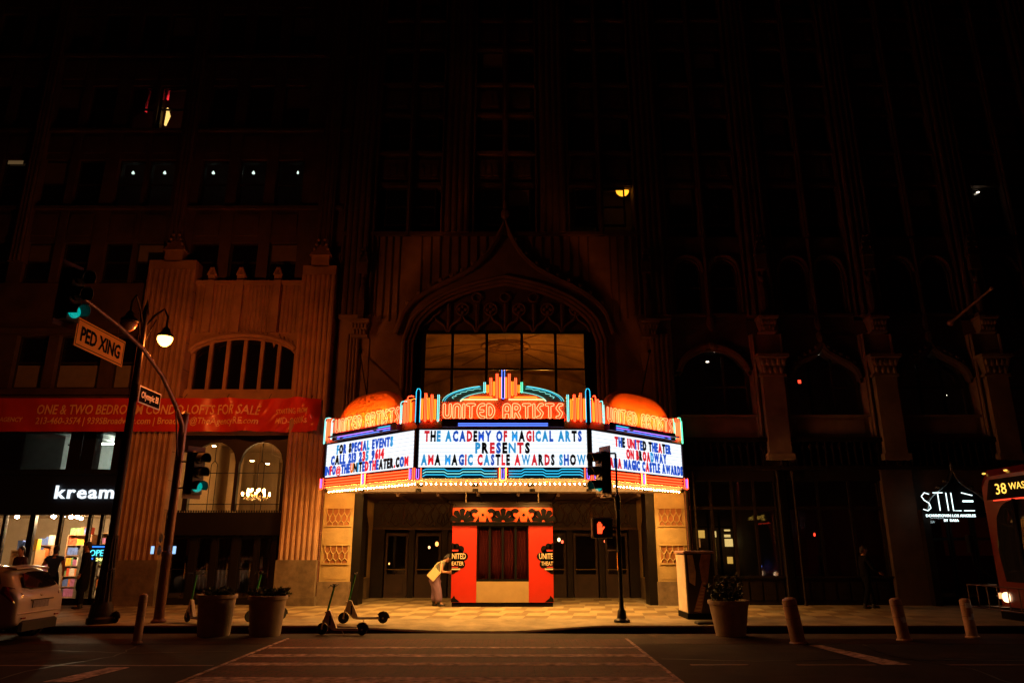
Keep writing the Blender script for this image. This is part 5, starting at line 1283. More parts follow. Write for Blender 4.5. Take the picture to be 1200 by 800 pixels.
    for x, mt in ((L / 2, N_RD), (.05, N_OR), (L - .05, N_OR)):
        m = fmb(fi); m.box(x - .1, x + .1, -.13, -.071, ZB - .02, ZT0 + .02).box(x - .04, x + .04, -.16, -.131, ZB - .01, ZT0); br = m.build('bracket', NAVY_P if fi == 1 else PURP, bd)
        utube(fi, br, x, ZB - .03, ZT0, .013, mt, .17, -.16); utube(fi, br, x, ZB + .01, ZT0 - .02, .009, N_BL if x == L / 2 else N_VI, .06, -.18)
# corner masts
for p in (FL, FR):
    m = MB(); m.box(p.x - .05, p.x + .05, p.y - .2, p.y - .02, 5.1, 6.03); ms = m.build('corner_mast', NAVY_P, MQ)
    m = MB(); m.tube([(p.x - .06, p.y - .2, 5.15), (p.x - .06, p.y - .2, 6.0), (p.x - .03, p.y - .21, 6.08), (p.x + .03, p.y - .21, 6.08), (p.x + .06, p.y - .2, 6.0), (p.x + .06, p.y - .2, 5.15)], .011, 5); m.build('neon_tube', N_AQ, ms)
    m = MB(); m.box(p.x - .045, p.x + .045, p.y - .12, p.y - .0, ZB, 5.0); m.build('corner_post', TRIM, MQ)
# stays tying the marquee back to the wall
for s in (-1, 1):
    m = MB(); m.tube([(CX + s * 4.95, F, 8.3), (CX + s * 3.9, 21.4, 5.1)], .022, 6); m.ell((CX + s * 4.95, F, 8.3), (.07, .07, .07), 8, 6); m.build('stay_rod', DARKMET, MQ)

# =============================================================== TICKET BOOTH
BF = 22.9
def bx(px): return xof(px, BF, 1.5)
def bz(py): return zof(py, BF)
X0, X1 = bx(529.3), bx(648.3); XA, XB = bx(558.5), bx(619.5)
TB = thing('ticket_booth', 'red ticket booth with black fan frieze and curtained windows in the middle of the entrance', 'ticket booth', ((X0 + X1) / 2, BF + 1.1, GZ))
BRED = mat('booth_red', (.40, .016, .006), .38, var=.05, coat=.3); BORA = mat('booth_orange', (.55, .05, .008), .4, var=.05)
BBG = mat('booth_beige', (.30, .21, .10), .55, var=.08); BBK = mat('booth_black', (.004, .003, .003), .8, spec=.08)
zb_, zs_, zw1, zf0, zf1, zr = bz(705.5), bz(681), bz(615.5), bz(612), bz(594.5), bz(588.5)
m = MB(); m.cbox(X0 + .02, X1 - .02, BF + .04, BF + 2.2, GZ, zb_, .02); m.build('base', BBK, TB)
for a, b, nm in ((X0, XA, 'l'), (XB, X1, 'r')):
    m = MB(); m.cbox(a, b, BF, BF + .12, zb_, zw1, .012); m.build('red_panel', BRED, TB)
for x in (X0, X1 - .1):
    m = MB(); m.box(x, x + .1, BF + .121, BF + 2.2, zb_, zw1); m.build('side_panel', BRED, TB)
m = MB(); m.box(XA + .002, XB - .002, BF + .01, BF + .1, zb_, zs_); m.build('beige_panel', BBG, TB)
m = MB(); m.box(X0 + .1, X1 - .1, BF + 2.1, BF + 2.2, zb_, zw1); m.build('back_panel', BRED, TB)
# cornice, frieze and roof with rounded corners
def rrect(x0, x1, y0, y1, r, n=5):
    p = []
    for cx, cy, a0 in ((x0 + r, y0 + r, 180), (x1 - r, y0 + r, 270), (x1 - r, y1 - r, 0), (x0 + r, y1 - r, 90)):
        for i in range(n + 1): a = math.radians(a0 + 90 * i / n); p.append((cx + r * math.cos(a), cy + r * math.sin(a)))
    return p
m = MB(); m.vprism(rrect(X0 - .02, X1 + .02, BF - .05, BF + 2.25, .12), zw1, zf0); m.vprism(rrect(X0 - .04, X1 + .04, BF - .07, BF + 2.27, .12), zf0 - .02, zf0 + .015); m.build('cornice', BBK, TB)
m = MB(); m.vprism(rrect(X0 - .01, X1 + .01, BF - .04, BF + 2.24, .12), zf0 + .015, zf1); m.build('frieze', BORA, TB)
m = MB(); m.vprism(rrect(X0 - .02, X1 + .02, BF - .05, BF + 2.25, .12), zf1, zf1 + .05).vprism(rrect(X0 + .01, X1 - .01, BF - .02, BF + 2.22, .12), zf1 + .05, zr - .03).vprism(rrect(X0 - .03, X1 + .03, BF - .06, BF + 2.26, .12), zr - .03, zr); m.build('roof', BRONZE, TB)
fh = zf1 - zf0 - .03; zc0 = zf0 + .03; yy = BF - .056
def petal(m, cx, cz, a, r0, r1, w, y=yy):
    d = Vector((math.cos(a), math.sin(a))); n = Vector((-d.y, d.x)); c = Vector((cx, cz)); P = []
    for k in range(9):
        t = k / 8; P.append(c + d * (r0 + (r1 - r0) * t) + n * w * (.25 + .75 * t) * (1 if t < .8 else math.sqrt(max(0, 1 - ((t - .8) / .2) ** 2)) * .95 + .05))
    for k in range(8, -1, -1):
        t = k / 8; P.append(c + d * (r0 + (r1 - r0) * t) - n * w * (.25 + .75 * t) * (1 if t < .8 else math.sqrt(max(0, 1 - ((t - .8) / .2) ** 2)) * .95 + .05))
    m.prism([(p.x, p.y) for p in P], y, y + .014)
def fan(m, cx, cz, r, y=yy, n=5, sq=1.0):
    for k in range(n):
        a = math.pi * (k + .5) / n; rr = r * (1 if n < 2 else (.92 + .08 * math.sin(a))); petal(m, cx, cz, a, r * .12, rr, r * .27 * 5 / n * .98, y)
for px in (541, 589.5, 637.5): m = MB(); fan(m, bx(px), zc0, fh * .97); m.build('fan_motif', BBK, TB)
for sgn, pxc in ((1, 565.2), (1, 613.8)):
    m = MB(); cx = bx(pxc); zc = zc0 + fh * .5
    m.prism([(cx + .045 * math.cos(a * .5236), zc - .01 + .045 * math.sin(a * .5236)) for a in range(12)], yy, yy + .014)
    for s in (-1, 1):
        R = fh * .36; ccx = cx + s * fh * .62; ccz = zc0 + fh * .58; O = []; I = []
        for k in range(17):
            a = math.radians((150 if s > 0 else 30) - s * 250 * k / 16); O.append((ccx + R * math.cos(a), ccz + R * math.sin(a)))
            ri = R * (.15 + .5 * k / 16); I.append((ccx - s * R * .12 + ri * math.cos(a), ccz - .02 + ri * math.sin(a)))
        for k in range(16): m.prism([O[k], O[k + 1], I[k + 1], I[k]], yy, yy + .014)
        m.prism([(ccx - s * R * .3, zc0), (ccx - s * R * 1.1, zc0), (ccx - s * R * .9, zc0 + fh * .42)], yy, yy + .014)
    m.build('scroll_motif', BBK, TB)
m = MB(); m.box(X0 + .1, X1 - .1, yy, yy + .012, zc0 - .012, zc0 - .004); m.build('motif_rule', BBK, TB)
# window group: four narrow panes, curtains behind
m = MB(); m.box(XA, XB, BF + .01, BF + .09, zw1 - .04, zw1 - .001).box(XA, XB, BF + .01, BF + .09, zs_, zs_ + .07)
wx = [XA, XA + (XB - XA) * .25, (XA + XB) / 2, XA + (XB - XA) * .75, XB]
for i, x in enumerate(wx): t = .03 if i in (0, 4) else .035; m.box(x - t + (.03 if i == 0 else 0), x + t - (.03 if i == 4 else 0), BF + .005, BF + .08, zs_ + .07, zw1 - .04)
bw = m.build('booth_window', BBK, TB)
for i in range(4): MB().box(wx[i] + .036, wx[i + 1] - .036, BF + .04, BF + .045, zs_ + .07, zw1 - .04).build('pane', GLASS, bw)
CUR = mat('curtain_red', (.13, .008, .010), .8)
for i in range(4):
    m = MB(); xa, xb = wx[i] + .05, wx[i + 1] - .05; n = 36
    if i in (1, 2): pass
    pts = [(xa + (xb - xa) * k / n, BF + .3 + .03 * math.sin(k * 1.25) + .01 * math.sin(k * 3.1)) for k in range(n + 1)]
    m.add([(x, y, zs_ + .02) for x, y in pts] + [(x, y, zw1 - .1) for x, y in pts], [(k, k + 1, k + n + 2, k + n + 1) for k in range(n)]); m.build('curtain', CUR, TB, smooth=2)
m = MB(); m.box(XA, XB, BF + .12, BF + .6, zs_ - .05, zs_); m.build('counter', WOOD, TB)
# logo that wraps each front corner
CRM_P = mat('logo_cream', (.62, .5, .33), .5); LRED = mat('logo_red', (.35, .02, .015), .5)
zl = bz(654)
for side in (-1, 1):
    xc = X0 if side < 0 else X1
    y0 = BF - .012
    m = MB(); s2 = -side
    # black lobed ground, front half only
    def half(cx, cz, r, n=14):
        P = []
        for k in range(n):
            a = 2 * math.pi * k / n; x = cx + r * math.cos(a); x = max(x, xc + .003) if side < 0 else min(x, xc - .003); P.append((x, cz + r * math.sin(a)))
        m.prism(P, y0, BF - .001)
    for dx_, dz_, r in ((0, .33, .13), (.14, .36, .09), (.27, .27, .11), (.38, .06, .12), (.3, -.17, .12), (.12, -.28, .12), (.02, -.32, .14), (.12, .05, .26), (.05, .0, .3), (.2, -.02, .2)):
        half(xc + s2 * dx_, zl + dz_, r)
    m.build('logo_ground', BBK, TB)
    m = MB(); s_ = 'NITED' if side < 0 else 'UNITE'; wv = .42
    text(m, s_, (xc + .01) if side < 0 else (xc - .01 - wv), zl - .01, wv, .17, BF - .016, .006, .012); m.build('logo_word', CRM_P, TB)
    m = MB(); s_ = 'EATER' if side < 0 else 'THEAT'; wv = .36
    text(m, s_, (xc + .01) if side < 0 else (xc - .01 - wv), zl - .2, wv, .12, BF - .016, .006, .01); m.build('logo_word', CRM_P, TB)
    m = MB(); a, b = sorted((xc + s2 * .01, xc + s2 * .26)); m.box(a, b, BF - .016, BF - .012, zl - .33, zl - .29); m.build('logo_line', CRM_P, TB)
    m = MB(); a, b = sorted((xc + s2 * .01, xc + s2 * .2)); m.box(a, b, BF - .0155, BF - .012, zl - .27, zl - .235).box(a, b, BF - .0155, BF - .012, zl + .21, zl + .26); m.build('logo_band', LRED, TB)
    m = MB(); P = [(xc + s2 * .005, zb_ + .01), (xc + s2 * .27, zb_ + .01), (xc + s2 * .2, zb_ + .07), (xc + s2 * .13, zb_ + .12), (xc + s2 * .1, zb_ + .2), (xc + s2 * .04, zb_ + .13), (xc + s2 * .005, zb_ + .1)]
    m.prism(P, y0, BF - .001); m.build('corner_motif', BBK, TB)
    m = MB(); xs_ = X0 - .012 if side < 0 else X1 + .001
    m.box(xs_, xs_ + .011, BF + .01, BF + .4, zl - .3, zl + .4); m.build('logo_ground', BBK, TB)
# rods from the ceiling to the booth roof
for px in (631, 546):
    x = xof(px, BF + .4, 3.2); m = MB(); m.tube([(x, BF + .4, zr - .02), (x, BF + .4, 3.56)], .018, 6); m.build('hanger_rod', mat('pale_rod', (.6, .5, .35), .4), TB)
# =============================================================== PEOPLE
SKIN = mat('skin', (.42, .21, .13), .55, var=.05); HAIR = mat('hair_dark', (.012, .008, .006), .6); SHOE = mat('shoe_black', (.012, .011, .012), .5)
def person(label, loc, rz, J, top, bot, hair=HAIR, coat=None, shoes=SHOE, sleeve=.6, legwide=.0, group=None, headturn=0.0):
    t = thing('person', label, 'person', loc, rz, group)
    V = {k: Vector(v) for k, v in J.items()}
    names = ['pel', 'sp', 'ch', 'nk', 'hd', 'shL', 'elL', 'haL', 'shR', 'elR', 'haR', 'hpL', 'knL', 'anL', 'toL', 'hpR', 'knR', 'anR', 'toR']
    E = [('pel', 'sp'), ('sp', 'ch'), ('ch', 'nk'), ('nk', 'hd'), ('ch', 'shL'), ('shL', 'elL'), ('elL', 'haL'), ('ch', 'shR'), ('shR', 'elR'), ('elR', 'haR'), ('pel', 'hpL'), ('hpL', 'knL'), ('knL', 'anL'), ('anL', 'toL'), ('pel', 'hpR'), ('hpR', 'knR'), ('knR', 'anR'), ('anR', 'toR')]
    R = dict(pel=.10, sp=.095, ch=.12, nk=.055, hd=.06, shL=.062, elL=.042, haL=.028, shR=.062, elR=.042, haR=.028, hpL=.09, knL=.06, anL=.038, toL=.03, hpR=.09, knR=.06, anR=.038, toR=.03)
    ix = {n: i for i, n in enumerate(names)}
    vs, fs = skin([V[n] for n in names], [(ix[a], ix[b]) for a, b in E], [R[n] for n in names])
    m = MB(); m.add(vs, fs)
    hd = V['hd']; ax = (V['hd'] - V['nk']).normalized(); fw = Vector((math.sin(headturn), math.cos(headturn), 0)); fw = (fw - ax * fw.dot(ax)).normalized(); sd = ax.cross(fw)
    Rm = Matrix((sd, fw, ax)).transposed(); hc = hd + ax * .06
    m.ell(hc, (.075, .095, .115), 14, 10, Rm)
    m.ell(hc + fw * .095 - ax * .01, (.014, .02, .026), 6, 5, Rm).ell(hc + fw * .055 - ax * .085, (.04, .04, .03), 8, 6, Rm)
    m.ell(hc + fw * .09 - ax * .05, (.026, .012, .008), 6, 4, Rm)
    for s in (-1, 1):
        m.ell(hc + sd * s * .078 - ax * .005, (.012, .022, .03), 6, 5, Rm); m.ell(hc + fw * .083 + sd * s * .03 + ax * .012, (.014, .01, .008), 6, 4, Rm)
        e, h = V['el' + ('L' if s < 0 else 'R')], V['ha' + ('L' if s < 0 else 'R')]; d = (h - e).normalized()
        q = d.cross(Vector((0, 0, 1)));  q = Vector((1, 0, 0)) if q.length < .1 else q.normalized(); u = d.cross(q).normalized()
        m.ell(h + d * .04, (.018, .042, .05), 8, 6, Matrix((q, u, d)).transposed())
        for f in range(4):
            b = h + d * .075 + u * (-.028 + .019 * f); L = (.055, .07, .065, .05)[f]; m.tube([b, b + d * L * .5 + q * .006, b + d * L * .9 + q * .025], [.009, .008, .006], 5)
        b = h + d * .03 - u * .04; m.tube([b, b + d * .03 - u * .02, b + d * .055 - u * .02 + q * .01], [.010, .009, .007], 5)
    m.build('body', SKIN, t, smooth=2, local=True)
    def cloth(nm, ns, rad, mt):
        idx = {n: i for i, n in enumerate(ns)}; ed = [(idx[a], idx[b]) for a, b in CE if a in idx and b in idx]
        v2, f2 = skin([V[n] for n in ns], ed, rad); m = MB(); m.add(v2, f2); m.build(nm, mt, t, smooth=2, local=True)
    V['slL'] = V['shL'].lerp(V['elL'], sleeve) if sleeve <= 1 else V['elL'].lerp(V['haL'], .9); V['slR'] = V['shR'].lerp(V['elR'], sleeve) if sleeve <= 1 else V['elR'].lerp(V['haR'], .9)
    if sleeve > 1: CE = E + [('elL', 'slL'), ('elR', 'slR')]; ns = ['pb', 'pel', 'sp', 'ch', 'nk', 'shL', 'elL', 'slL', 'shR', 'elR', 'slR']; rd = [.17, .165, .14, .15, .065, .08, .06, .048, .08, .06, .048]
    else: CE = E + [('shL', 'slL'), ('shR', 'slR')]; ns = ['pb', 'pel', 'sp', 'ch', 'nk', 'shL', 'slL', 'shR', 'slR']; rd = [.155, .15, .13, .145, .06, .075, .06, .075, .06]
    CE = CE + [('pb', 'pel')]; V['pb'] = V['pel'] + (V['pel'] - V['sp']).normalized() * .1; cloth('top', ns, rd, top)
    if coat:
        V['hm'] = (V['knL'] + V['knR']) / 2 + Vector((0, 0, coat)); CE = [('sp', 'pel'), ('pel', 'hm')]; cloth('coat_skirt', ['sp', 'pel', 'hm'], [.15, .17, (.23, .19)], top)
    CE = E; V['pel2'] = V['pel']; cloth('trousers', ['sp', 'pel', 'hpL', 'knL', 'anL', 'hpR', 'knR', 'anR'], [.11, .135, .105 + legwide, .085 + legwide, .06 + legwide, .105 + legwide, .085 + legwide, .06 + legwide], bot)
    for s in 'LR':
        a, b = V['an' + s], V['to' + s]; d = (b - a); d.z = 0; d = d.normalized(); m = MB(); sdv = Vector((-d.y, d.x, 0))
        m.ell((a.x + d.x * .06, a.y + d.y * .06, .045), (.045, .135, .045), 10, 6, Matrix((sdv, d, Vector((0, 0, 1)))).transposed()); m.ell((a.x, a.y, .1), (.05, .055, .09), 8, 6); m.build('shoe', shoes, t, smooth=2, local=True)
    m = MB(); m.ell(hc + ax * .025 - fw * .022, (.086, .098, .112), 12, 8, Rm); m.ell(hc - fw * .07 - ax * .05, (.07, .05, .09), 10, 6, Rm); m.build('hair', hair, t, smooth=2, local=True)
    return t
def stand(h=1.0, lean=0, step=.0, armL=None, armR=None, w=1.0):
    J = dict(pel=(0, 0, .95), sp=(0, .01, 1.13), ch=(0, 0, 1.34), nk=(0, .0, 1.5), hd=(0, .02, 1.6), shL=(-.17, 0, 1.42), elL=(-.23, -.02, 1.14), haL=(-.23, .07, .9), shR=(.17, 0, 1.42), elR=(.23, -.02, 1.14), haR=(.23, .07, .9),
             hpL=(-.09, 0, .88), knL=(-.1, .02 + step * .5, .5), anL=(-.1, step * .8, .1), toL=(-.11, .14 + step * .8, .04), hpR=(.09, 0, .88), knR=(.1, .03 - step * .3, .5), anR=(.1, -step * .8, .1), toR=(.11, .14 - step * .8, .04))
    if armL: J['elL'], J['haL'] = armL
    if armR: J['elR'], J['haR'] = armR
    return {k: (v[0] * h * w, v[1] * h, v[2] * h) for k, v in J.items()}
CL_BLK = mat('cloth_black', (.006, .006, .007), .95, spec=.1); CL_NAVY = mat('cloth_navy', (.01, .03, .14), .85); CL_GREY = mat('cloth_grey', (.05, .045, .045), .9)
# woman bending to the booth counter: forward is +x in the world
bend = dict(pel=(0, -.06, .88), sp=(0, .0, 1.04), ch=(0, .10, 1.19), nk=(0, .21, 1.31), hd=(0, .28, 1.37), shL=(-.16, .13, 1.26), elL=(-.2, .12, 1.02), haL=(-.14, .34, .97), shR=(.16, .13, 1.26), elR=(.21, .14, 1.01), haR=(.12, .37, 1.0),
            hpL=(-.08, -.1, .8), knL=(-.09, -.04, .46), anL=(-.1, -.10, .12), toL=(-.1, .05, .04), hpR=(.08, -.08, .8), knR=(.09, .03, .46), anR=(.1, .08, .12), toR=(.1, .23, .04))
px_, _ = XZ(508, 710, 23.0)
WP = mat('trouser_mauve', (.17, .10, .17), .85, var=.15); PE = mat('top_sage', (.26, .27, .19), .8); 
lady = person('woman in mauve trousers and pale green top bending to the booth with a cream bag', (px_ + .08, 23.15, GZ), -math.pi / 2, bend, PE, WP, legwide=.055, sleeve=.25)
lw = Vector((px_ + .08, 23.15, GZ))
m = MB(); Rb = Matrix.Rotation(math.radians(38), 3, 'Y')
def bg_(x, z): v = Rb @ Vector((x, 0, z)); return (v.x, v.z)
bx0_, bz0_ = XZ(509, 672, 22.86); c = Vector((bx0_, 22.86, bz0_))
P = [(-.15, -.17), (.11, -.19), (.13, .13), (-.13, .16)]
P = [(c.x + bg_(x, z)[0], c.z + bg_(x, z)[1]) for x, z in P]
m.prism(P, c.y - .05, c.y + .05); m2 = m
bagmat = mat('bag_cream', (.66, .5, .28), .8, var=.06, bump=.2)
bag = thing('tote_bag', 'cream tote bag hanging at the hip of the bending woman', 'bag', tuple(c)); m.build('bag_body', bagmat, bag)
m = MB(); q1 = Vector((P[2][0], c.y, P[2][1])); q2 = Vector((P[3][0], c.y, P[3][1])); tp = lw + Vector((.13, -.2, 1.31)); m.tube([q2, q2.lerp(tp, .55) + Vector((-.02, 0, .03)), tp, q1.lerp(tp, .5), q1], .012, 5); m.build('strap', bagmat, bag)

# people by the food store and the shops
x, _ = XZ(64, 700, 22.6)
person('person with a blue shirt under a dark jacket in front of the food store shelves', (x, 22.3, GZ), .4, stand(1.0, armL=((-.27, .06, 1.15), (-.1, .22, 1.1)), w=1.15), CL_NAVY, CL_BLK, sleeve=.4)
x, _ = XZ(97, 700, 22.3)
person('person in a long black coat standing by the OPEN sign', (x, 22.2, GZ), math.pi * .6, stand(1.06), CL_BLK, CL_BLK, coat=-.1, sleeve=1.5)
x, _ = XZ(18, 690, 22.6)
person('dark figure at the leftmost store window behind the white car', (x, 22.6, GZ), 2.8, stand(.98, w=1.1), mat('cloth_maroon', (.06, .02, .018), .9), CL_BLK, sleeve=1.5)
x, _ = XZ(1016, 700, 22.4)
person('person in black walking past the dark shop window, one pale hand out', (x, 22.3, GZ), -math.pi / 2, stand(1.0, step=.22, armR=((.24, .12, 1.14), (.2, .32, 1.02))), CL_BLK, CL_BLK, sleeve=1.5)


# =============================================================== SCOOTERS
SC_W = mat('scooter_shell', (.55, .42, .32), .4, var=.05); SC_G = mat('scooter_green', (.01, .22, .05), .4); TYRE = mat('tyre_rubber', (.012, .012, .012), .8); RIM = mat('wheel_rim', (.4, .35, .3), .35, .7)
def wheel(mb_t, mb_r, c, r, w):
    mb_t.lathe([(r * .66, -w), (r * .9, -w), (r, -w * .5), (r, w * .5), (r * .9, w), (r * .66, w)], 22, c, 'y'); mb_r.lathe([(r * .2, -w * 1.1), (r * .2, w * 1.1)], 10, c, 'y')
    for k in range(5): a = 2 * math.pi * k / 5; mb_r.tube([(c[0], c[1], c[2]), (c[0] + r * .72 * math.cos(a), c[1], c[2] + r * .72 * math.sin(a))], r * .09, 5)
def make_scooter(label, loc, rz, lean=0.0, ht=1.12):
    t = thing('kick_scooter', label, 'scooter', loc, rz, 'rental scooters standing along the kerb'); t.rotation_euler[0] = lean
    L = .92
    for nm, cx, r in (('front_wheel', 0, .125), ('rear_wheel', L, .115)):
        a, b = MB(), MB(); wheel(a, b, (cx, 0, r), r, .025); w_ = a.build(nm, TYRE, t, local=True); b.build('rim', RIM, w_, local=True)
    m = MB(); m.tube([(0, -.04, .125), (.03, -.04, .3), (.06, 0, .36)], .018, 6).tube([(0, .04, .125), (.03, .04, .3), (.06, 0, .36)], .018, 6); m.build('fork', SC_W, t, local=True)
    m = MB(); m.add([(.02, -.03, .3), (.1, -.035, .52), (.17, -.035, .5), (.34, -.04, .14), (.24, -.04, .1), (.02, .03, .3), (.1, .035, .52), (.17, .035, .5), (.34, .04, .14), (.24, .04, .1)],
        [(0, 4, 3, 2, 1), (5, 6, 7, 8, 9), (0, 1, 6, 5), (1, 2, 7, 6), (2, 3, 8, 7), (3, 4, 9, 8), (4, 0, 5, 9)]); m.build('neck', SC_W, t, local=True)
    m = MB(); m.box(.16, .2, -.042, .042, .2, .4); m.M = Matrix.Identity(4); m.build('battery_cover', TYRE, t, local=True)
    m = MB(); m.tube([(.1, 0, .5), (.22, 0, ht)], .024, 8); m.build('stem', SC_G, t, local=True, smooth=True)
    m = MB(); m.tube([(.22, -.24, ht + .03), (.22, -.1, ht + .01), (.22, .1, ht + .01), (.22, .24, ht + .03)], .015, 6); m.box(.19, .25, -.05, .05, ht - .02, ht + .05); m.tube([(.2, -.2, ht + .02), (.13, -.15, ht - .03)], .007, 4).tube([(.2, .2, ht + .02), (.13, .15, ht - .03)], .007, 4)
    m.build('handlebar', TYRE, t, local=True)
    m = MB(); m.cbox(.28, .84, -.075, .075, .095, .14, .012); m.build('deck', SC_W, t, local=True); m = MB(); m.box(.33, .8, -.06, .06, .14, .144); m.build('grip_mat', TYRE, t, local=True)
    m = MB(); m.tube([(L + .135 * math.cos(math.radians(a)), 0, .115 + .135 * math.sin(math.radians(a))) for a in (150, 120, 90, 60, 30, 0)], .026, 5); m.build('fender', TYRE, t, local=True)
    m = MB(); m.tube([(.45, 0, .1), (.47, .1, .01)], .01, 5); m.build('kickstand', RIM, t, local=True)
    m = MB(); m.ell((.055, 0, .47), (.02, .02, .02), 8, 6); m.build('lamp', mat('scooter_lamp', (.9, .85, .7), .1), t, local=True)
    return t
x, _ = XZ(377, 740, 17.1); s1 = make_scooter('scooter with green stem standing in the gutter, nearer of the two by the ramp', (x, 17.12, .006), -.12, 0, 1.02)
x, _ = XZ(401, 731, 17.85); s2 = make_scooter('scooter with green stem up on the pavement, farther of the two by the ramp', (x, 17.95, GZ + .007), .05, 0, 1.1)
x, _ = XZ(104, 728, 18.4); s3 = copytree(s1, (x, 18.5, GZ + .007), -.5, 'scooter in shadow just left of the lamp post base')
x, _ = XZ(219, 728, 18.3); s4 = copytree(s2, (x, 18.3, GZ + .007), -.7, 'scooter in shadow left of the left planter')
x, _ = XZ(290, 728, 18.3); s5 = copytree(s2, (x, 18.4, GZ + .007), .9, 'scooter parked between the two left planters')

# =============================================================== PLANTERS, BOLLARDS, CABINET
POT = mat('planter_concrete', (.33, .25, .19), .8, var=.15, scale=5, bump=.3, bscale=40); LEAF = mat('planter_leaf', (.035, .05, .02), .7, var=.4, scale=6); STEM = mat('planter_stem', (.05, .03, .02), .8)
def planter(label, px, Y, wt, wb, h, leafh, seed, rx=0, rz=0):
    x, _ = XZ(px, 735, Y); t = thing('planter', label, 'planter', (x, Y, .004), rz)
    m = MB(); n = 28
    prof = [(wb / 2, 0), (wb / 2 + .01, .02), (wt / 2 - .03, h - .09), (wt / 2, h - .08), (wt / 2, h), (wt / 2 - .05, h), (wt / 2 - .06, h - .08)]
    m.lathe(prof, n); m.build('pot', POT, t, local=True, smooth=2 if False else True)
    m = MB(); m.lathe([(.001, h - .075), (wt / 2 - .055, h - .075), (.001, h - .074)], n); m.build('soil', STEM, t, local=True)
    rnd = random.Random(seed); m = MB(); lf = MB()
    for k in range(26):
        a = rnd.uniform(0, 6.28); r = rnd.uniform(0, wt * .38); bx_, by_ = r * math.cos(a), r * math.sin(a); hh = leafh * rnd.uniform(.35, 1) * (1.1 - .4 * r / wt); ex, ey = bx_ * 1.4 + rnd.uniform(-.08, .08), by_ * 1.4 + rnd.uniform(-.08, .08)
        m.tube([(bx_, by_, h - .08), ((bx_ + ex) / 2, (by_ + ey) / 2, h + hh * .5), (ex, ey, h + hh)], .006, 4)
        for q in range(34):
            u = rnd.uniform(.2, 1.05); p = Vector((bx_ + (ex - bx_) * u, by_ + (ey - by_) * u, h - .05 + (hh) * u)); d = Vector((rnd.uniform(-1, 1), rnd.uniform(-1, 1), rnd.uniform(-.4, .9))).normalized(); l = rnd.uniform(.05, .11); sdv = d.cross(Vector((rnd.uniform(-1, 1), rnd.uniform(-1, 1), .3))).normalized() * l * .3
            lf.add([p, p + d * l * .5 + sdv, p + d * l, p + d * l * .5 - sdv], [(0, 1, 2, 3)])
    m.build('stems', STEM, t, local=True); lf.build('foliage', LEAF, t, local=True)
    return t
planter('concrete planter with low dark plants, left one of the pair by the lobby', 251, 16.95, .86, .66, .86, .16, 3)
planter('concrete planter with low dark plants, right one of the pair by the lobby', 311, 16.95, .86, .64, .84, .18, 4)
planter('concrete planter with a tall dark bush beside the wrapped cabinet', 856, 16.9, .90, .62, .74, .55, 5)
BOLC = mat('bollard_cream', (.48, .30, .2), .6, var=.2, scale=6, bump=.2, stain=.4)
def bollard(label, px, py, h, r, lean, stick=None, sl=None):
    Y = EYE / -math.tan(TH - math.atan((py - 400) / FPX)); x, _ = XZ(px, py, Y)
    t = thing('bollard', label, 'bollard', (x, Y, 0), 0, 'pale posts standing in the road by the kerb'); t.rotation_euler[1] = lean
    m = MB(); m.lathe([(r * 1.25, 0), (r * 1.25, .03), (r, .05), (r * .97, h - .08), (r * .93, h - .03), (r * .6, h), (.001, h + .01)], 18); m.build('post', BOLC, t, local=True, smooth=True)
    for f_ in (.55, .83): m = MB(); m.lathe([(r * 1.015, h * f_), (r * 1.015, h * f_ + .01)], 18); m.build('band', mat('band_brown', (.2, .12, .08), .6), t, local=True)
    if stick:
        for a0, a1, z0, z1 in stick:
            m = MB(); pts = [(r * 1.03 * math.sin(a0 + (a1 - a0) * k / 5), -r * 1.03 * math.cos(a0 + (a1 - a0) * k / 5)) for k in range(6)]
            m.add([(p[0], p[1], z0) for p in pts] + [(p[0], p[1], z1) for p in pts], [(k, k + 1, k + 7, k + 6) for k in range(5)])
            m.build('sticker', mat('reflective_sticker', (.8, .85, .95), .3, emis=(.5, .6, .8), es=.0), t, local=True)
        MATS['reflective_sticker'].node_tree.nodes['Principled BSDF'].inputs['Base Color'].default_value = (.8, .85, .95, 1)
bollard('thin pale post standing alone on the road at the left', 160, 753.5, .95, .085, .02)
bollard('leaning pale post right of the planter, without sticker', 936, 753.5, .88, .145, -.13)
bollard('leaning post with one small white sticker, second from the right', 1060, 750, .84, .125, -.10, [(-.3, .5, .40, .47), (-.1, .7, .36, .42)])
bollard('leaning post with two white stickers, nearest the bus', 1140, 747, .80, .115, -.06, [(-.6, .5, .62, .72), (.0, .6, .42, .5), (-.5, .3, .38, .44)])
# wrapped utility cabinet
cy = 19.0; cxa, _ = XZ(807, 720, cy); cxb, _ = XZ(836, 720, cy); ztp = zof(645, cy)
cab = thing('utility_cabinet', 'wrapped street cabinet with guitar artwork beside the right portal pilaster', 'cabinet', ((cxa + cxb) / 2, cy, GZ))
WR = mat('wrap_dark', (.10, .035, .025), .45, var=.8, scale=1.6, col2=(.02, .008, .008)); WL = mat('wrap_lit', (.75, .62, .48), .5, var=.15, scale=4, stain=.2)
m = MB(); m.cbox(cxa, cxb + .08, cy, cy + 1.0, GZ + .14, ztp - .06, .02); bdy = m.build('cabinet_body', WR, cab)
m = MB(); m.box(cxa - .015, cxa - .001, cy + .02, cy + .98, GZ + .16, ztp - .1); m.build('lit_side_wrap', WL, cab)  # marquee light on this side put into the pale colour
m = MB(); m.cbox(cxa - .05, cxb + .12, cy - .04, cy + 1.04, ztp - .06, ztp, .02); m.build('cabinet_top', mat('cabinet_top_pink', (.45, .28, .25), .5), cab)
m = MB(); m.box(cxa - .03, cxb + .1, cy - .03, cy + 1.03, GZ + .006, GZ + .14); m.build('plinth', BLACK, cab)
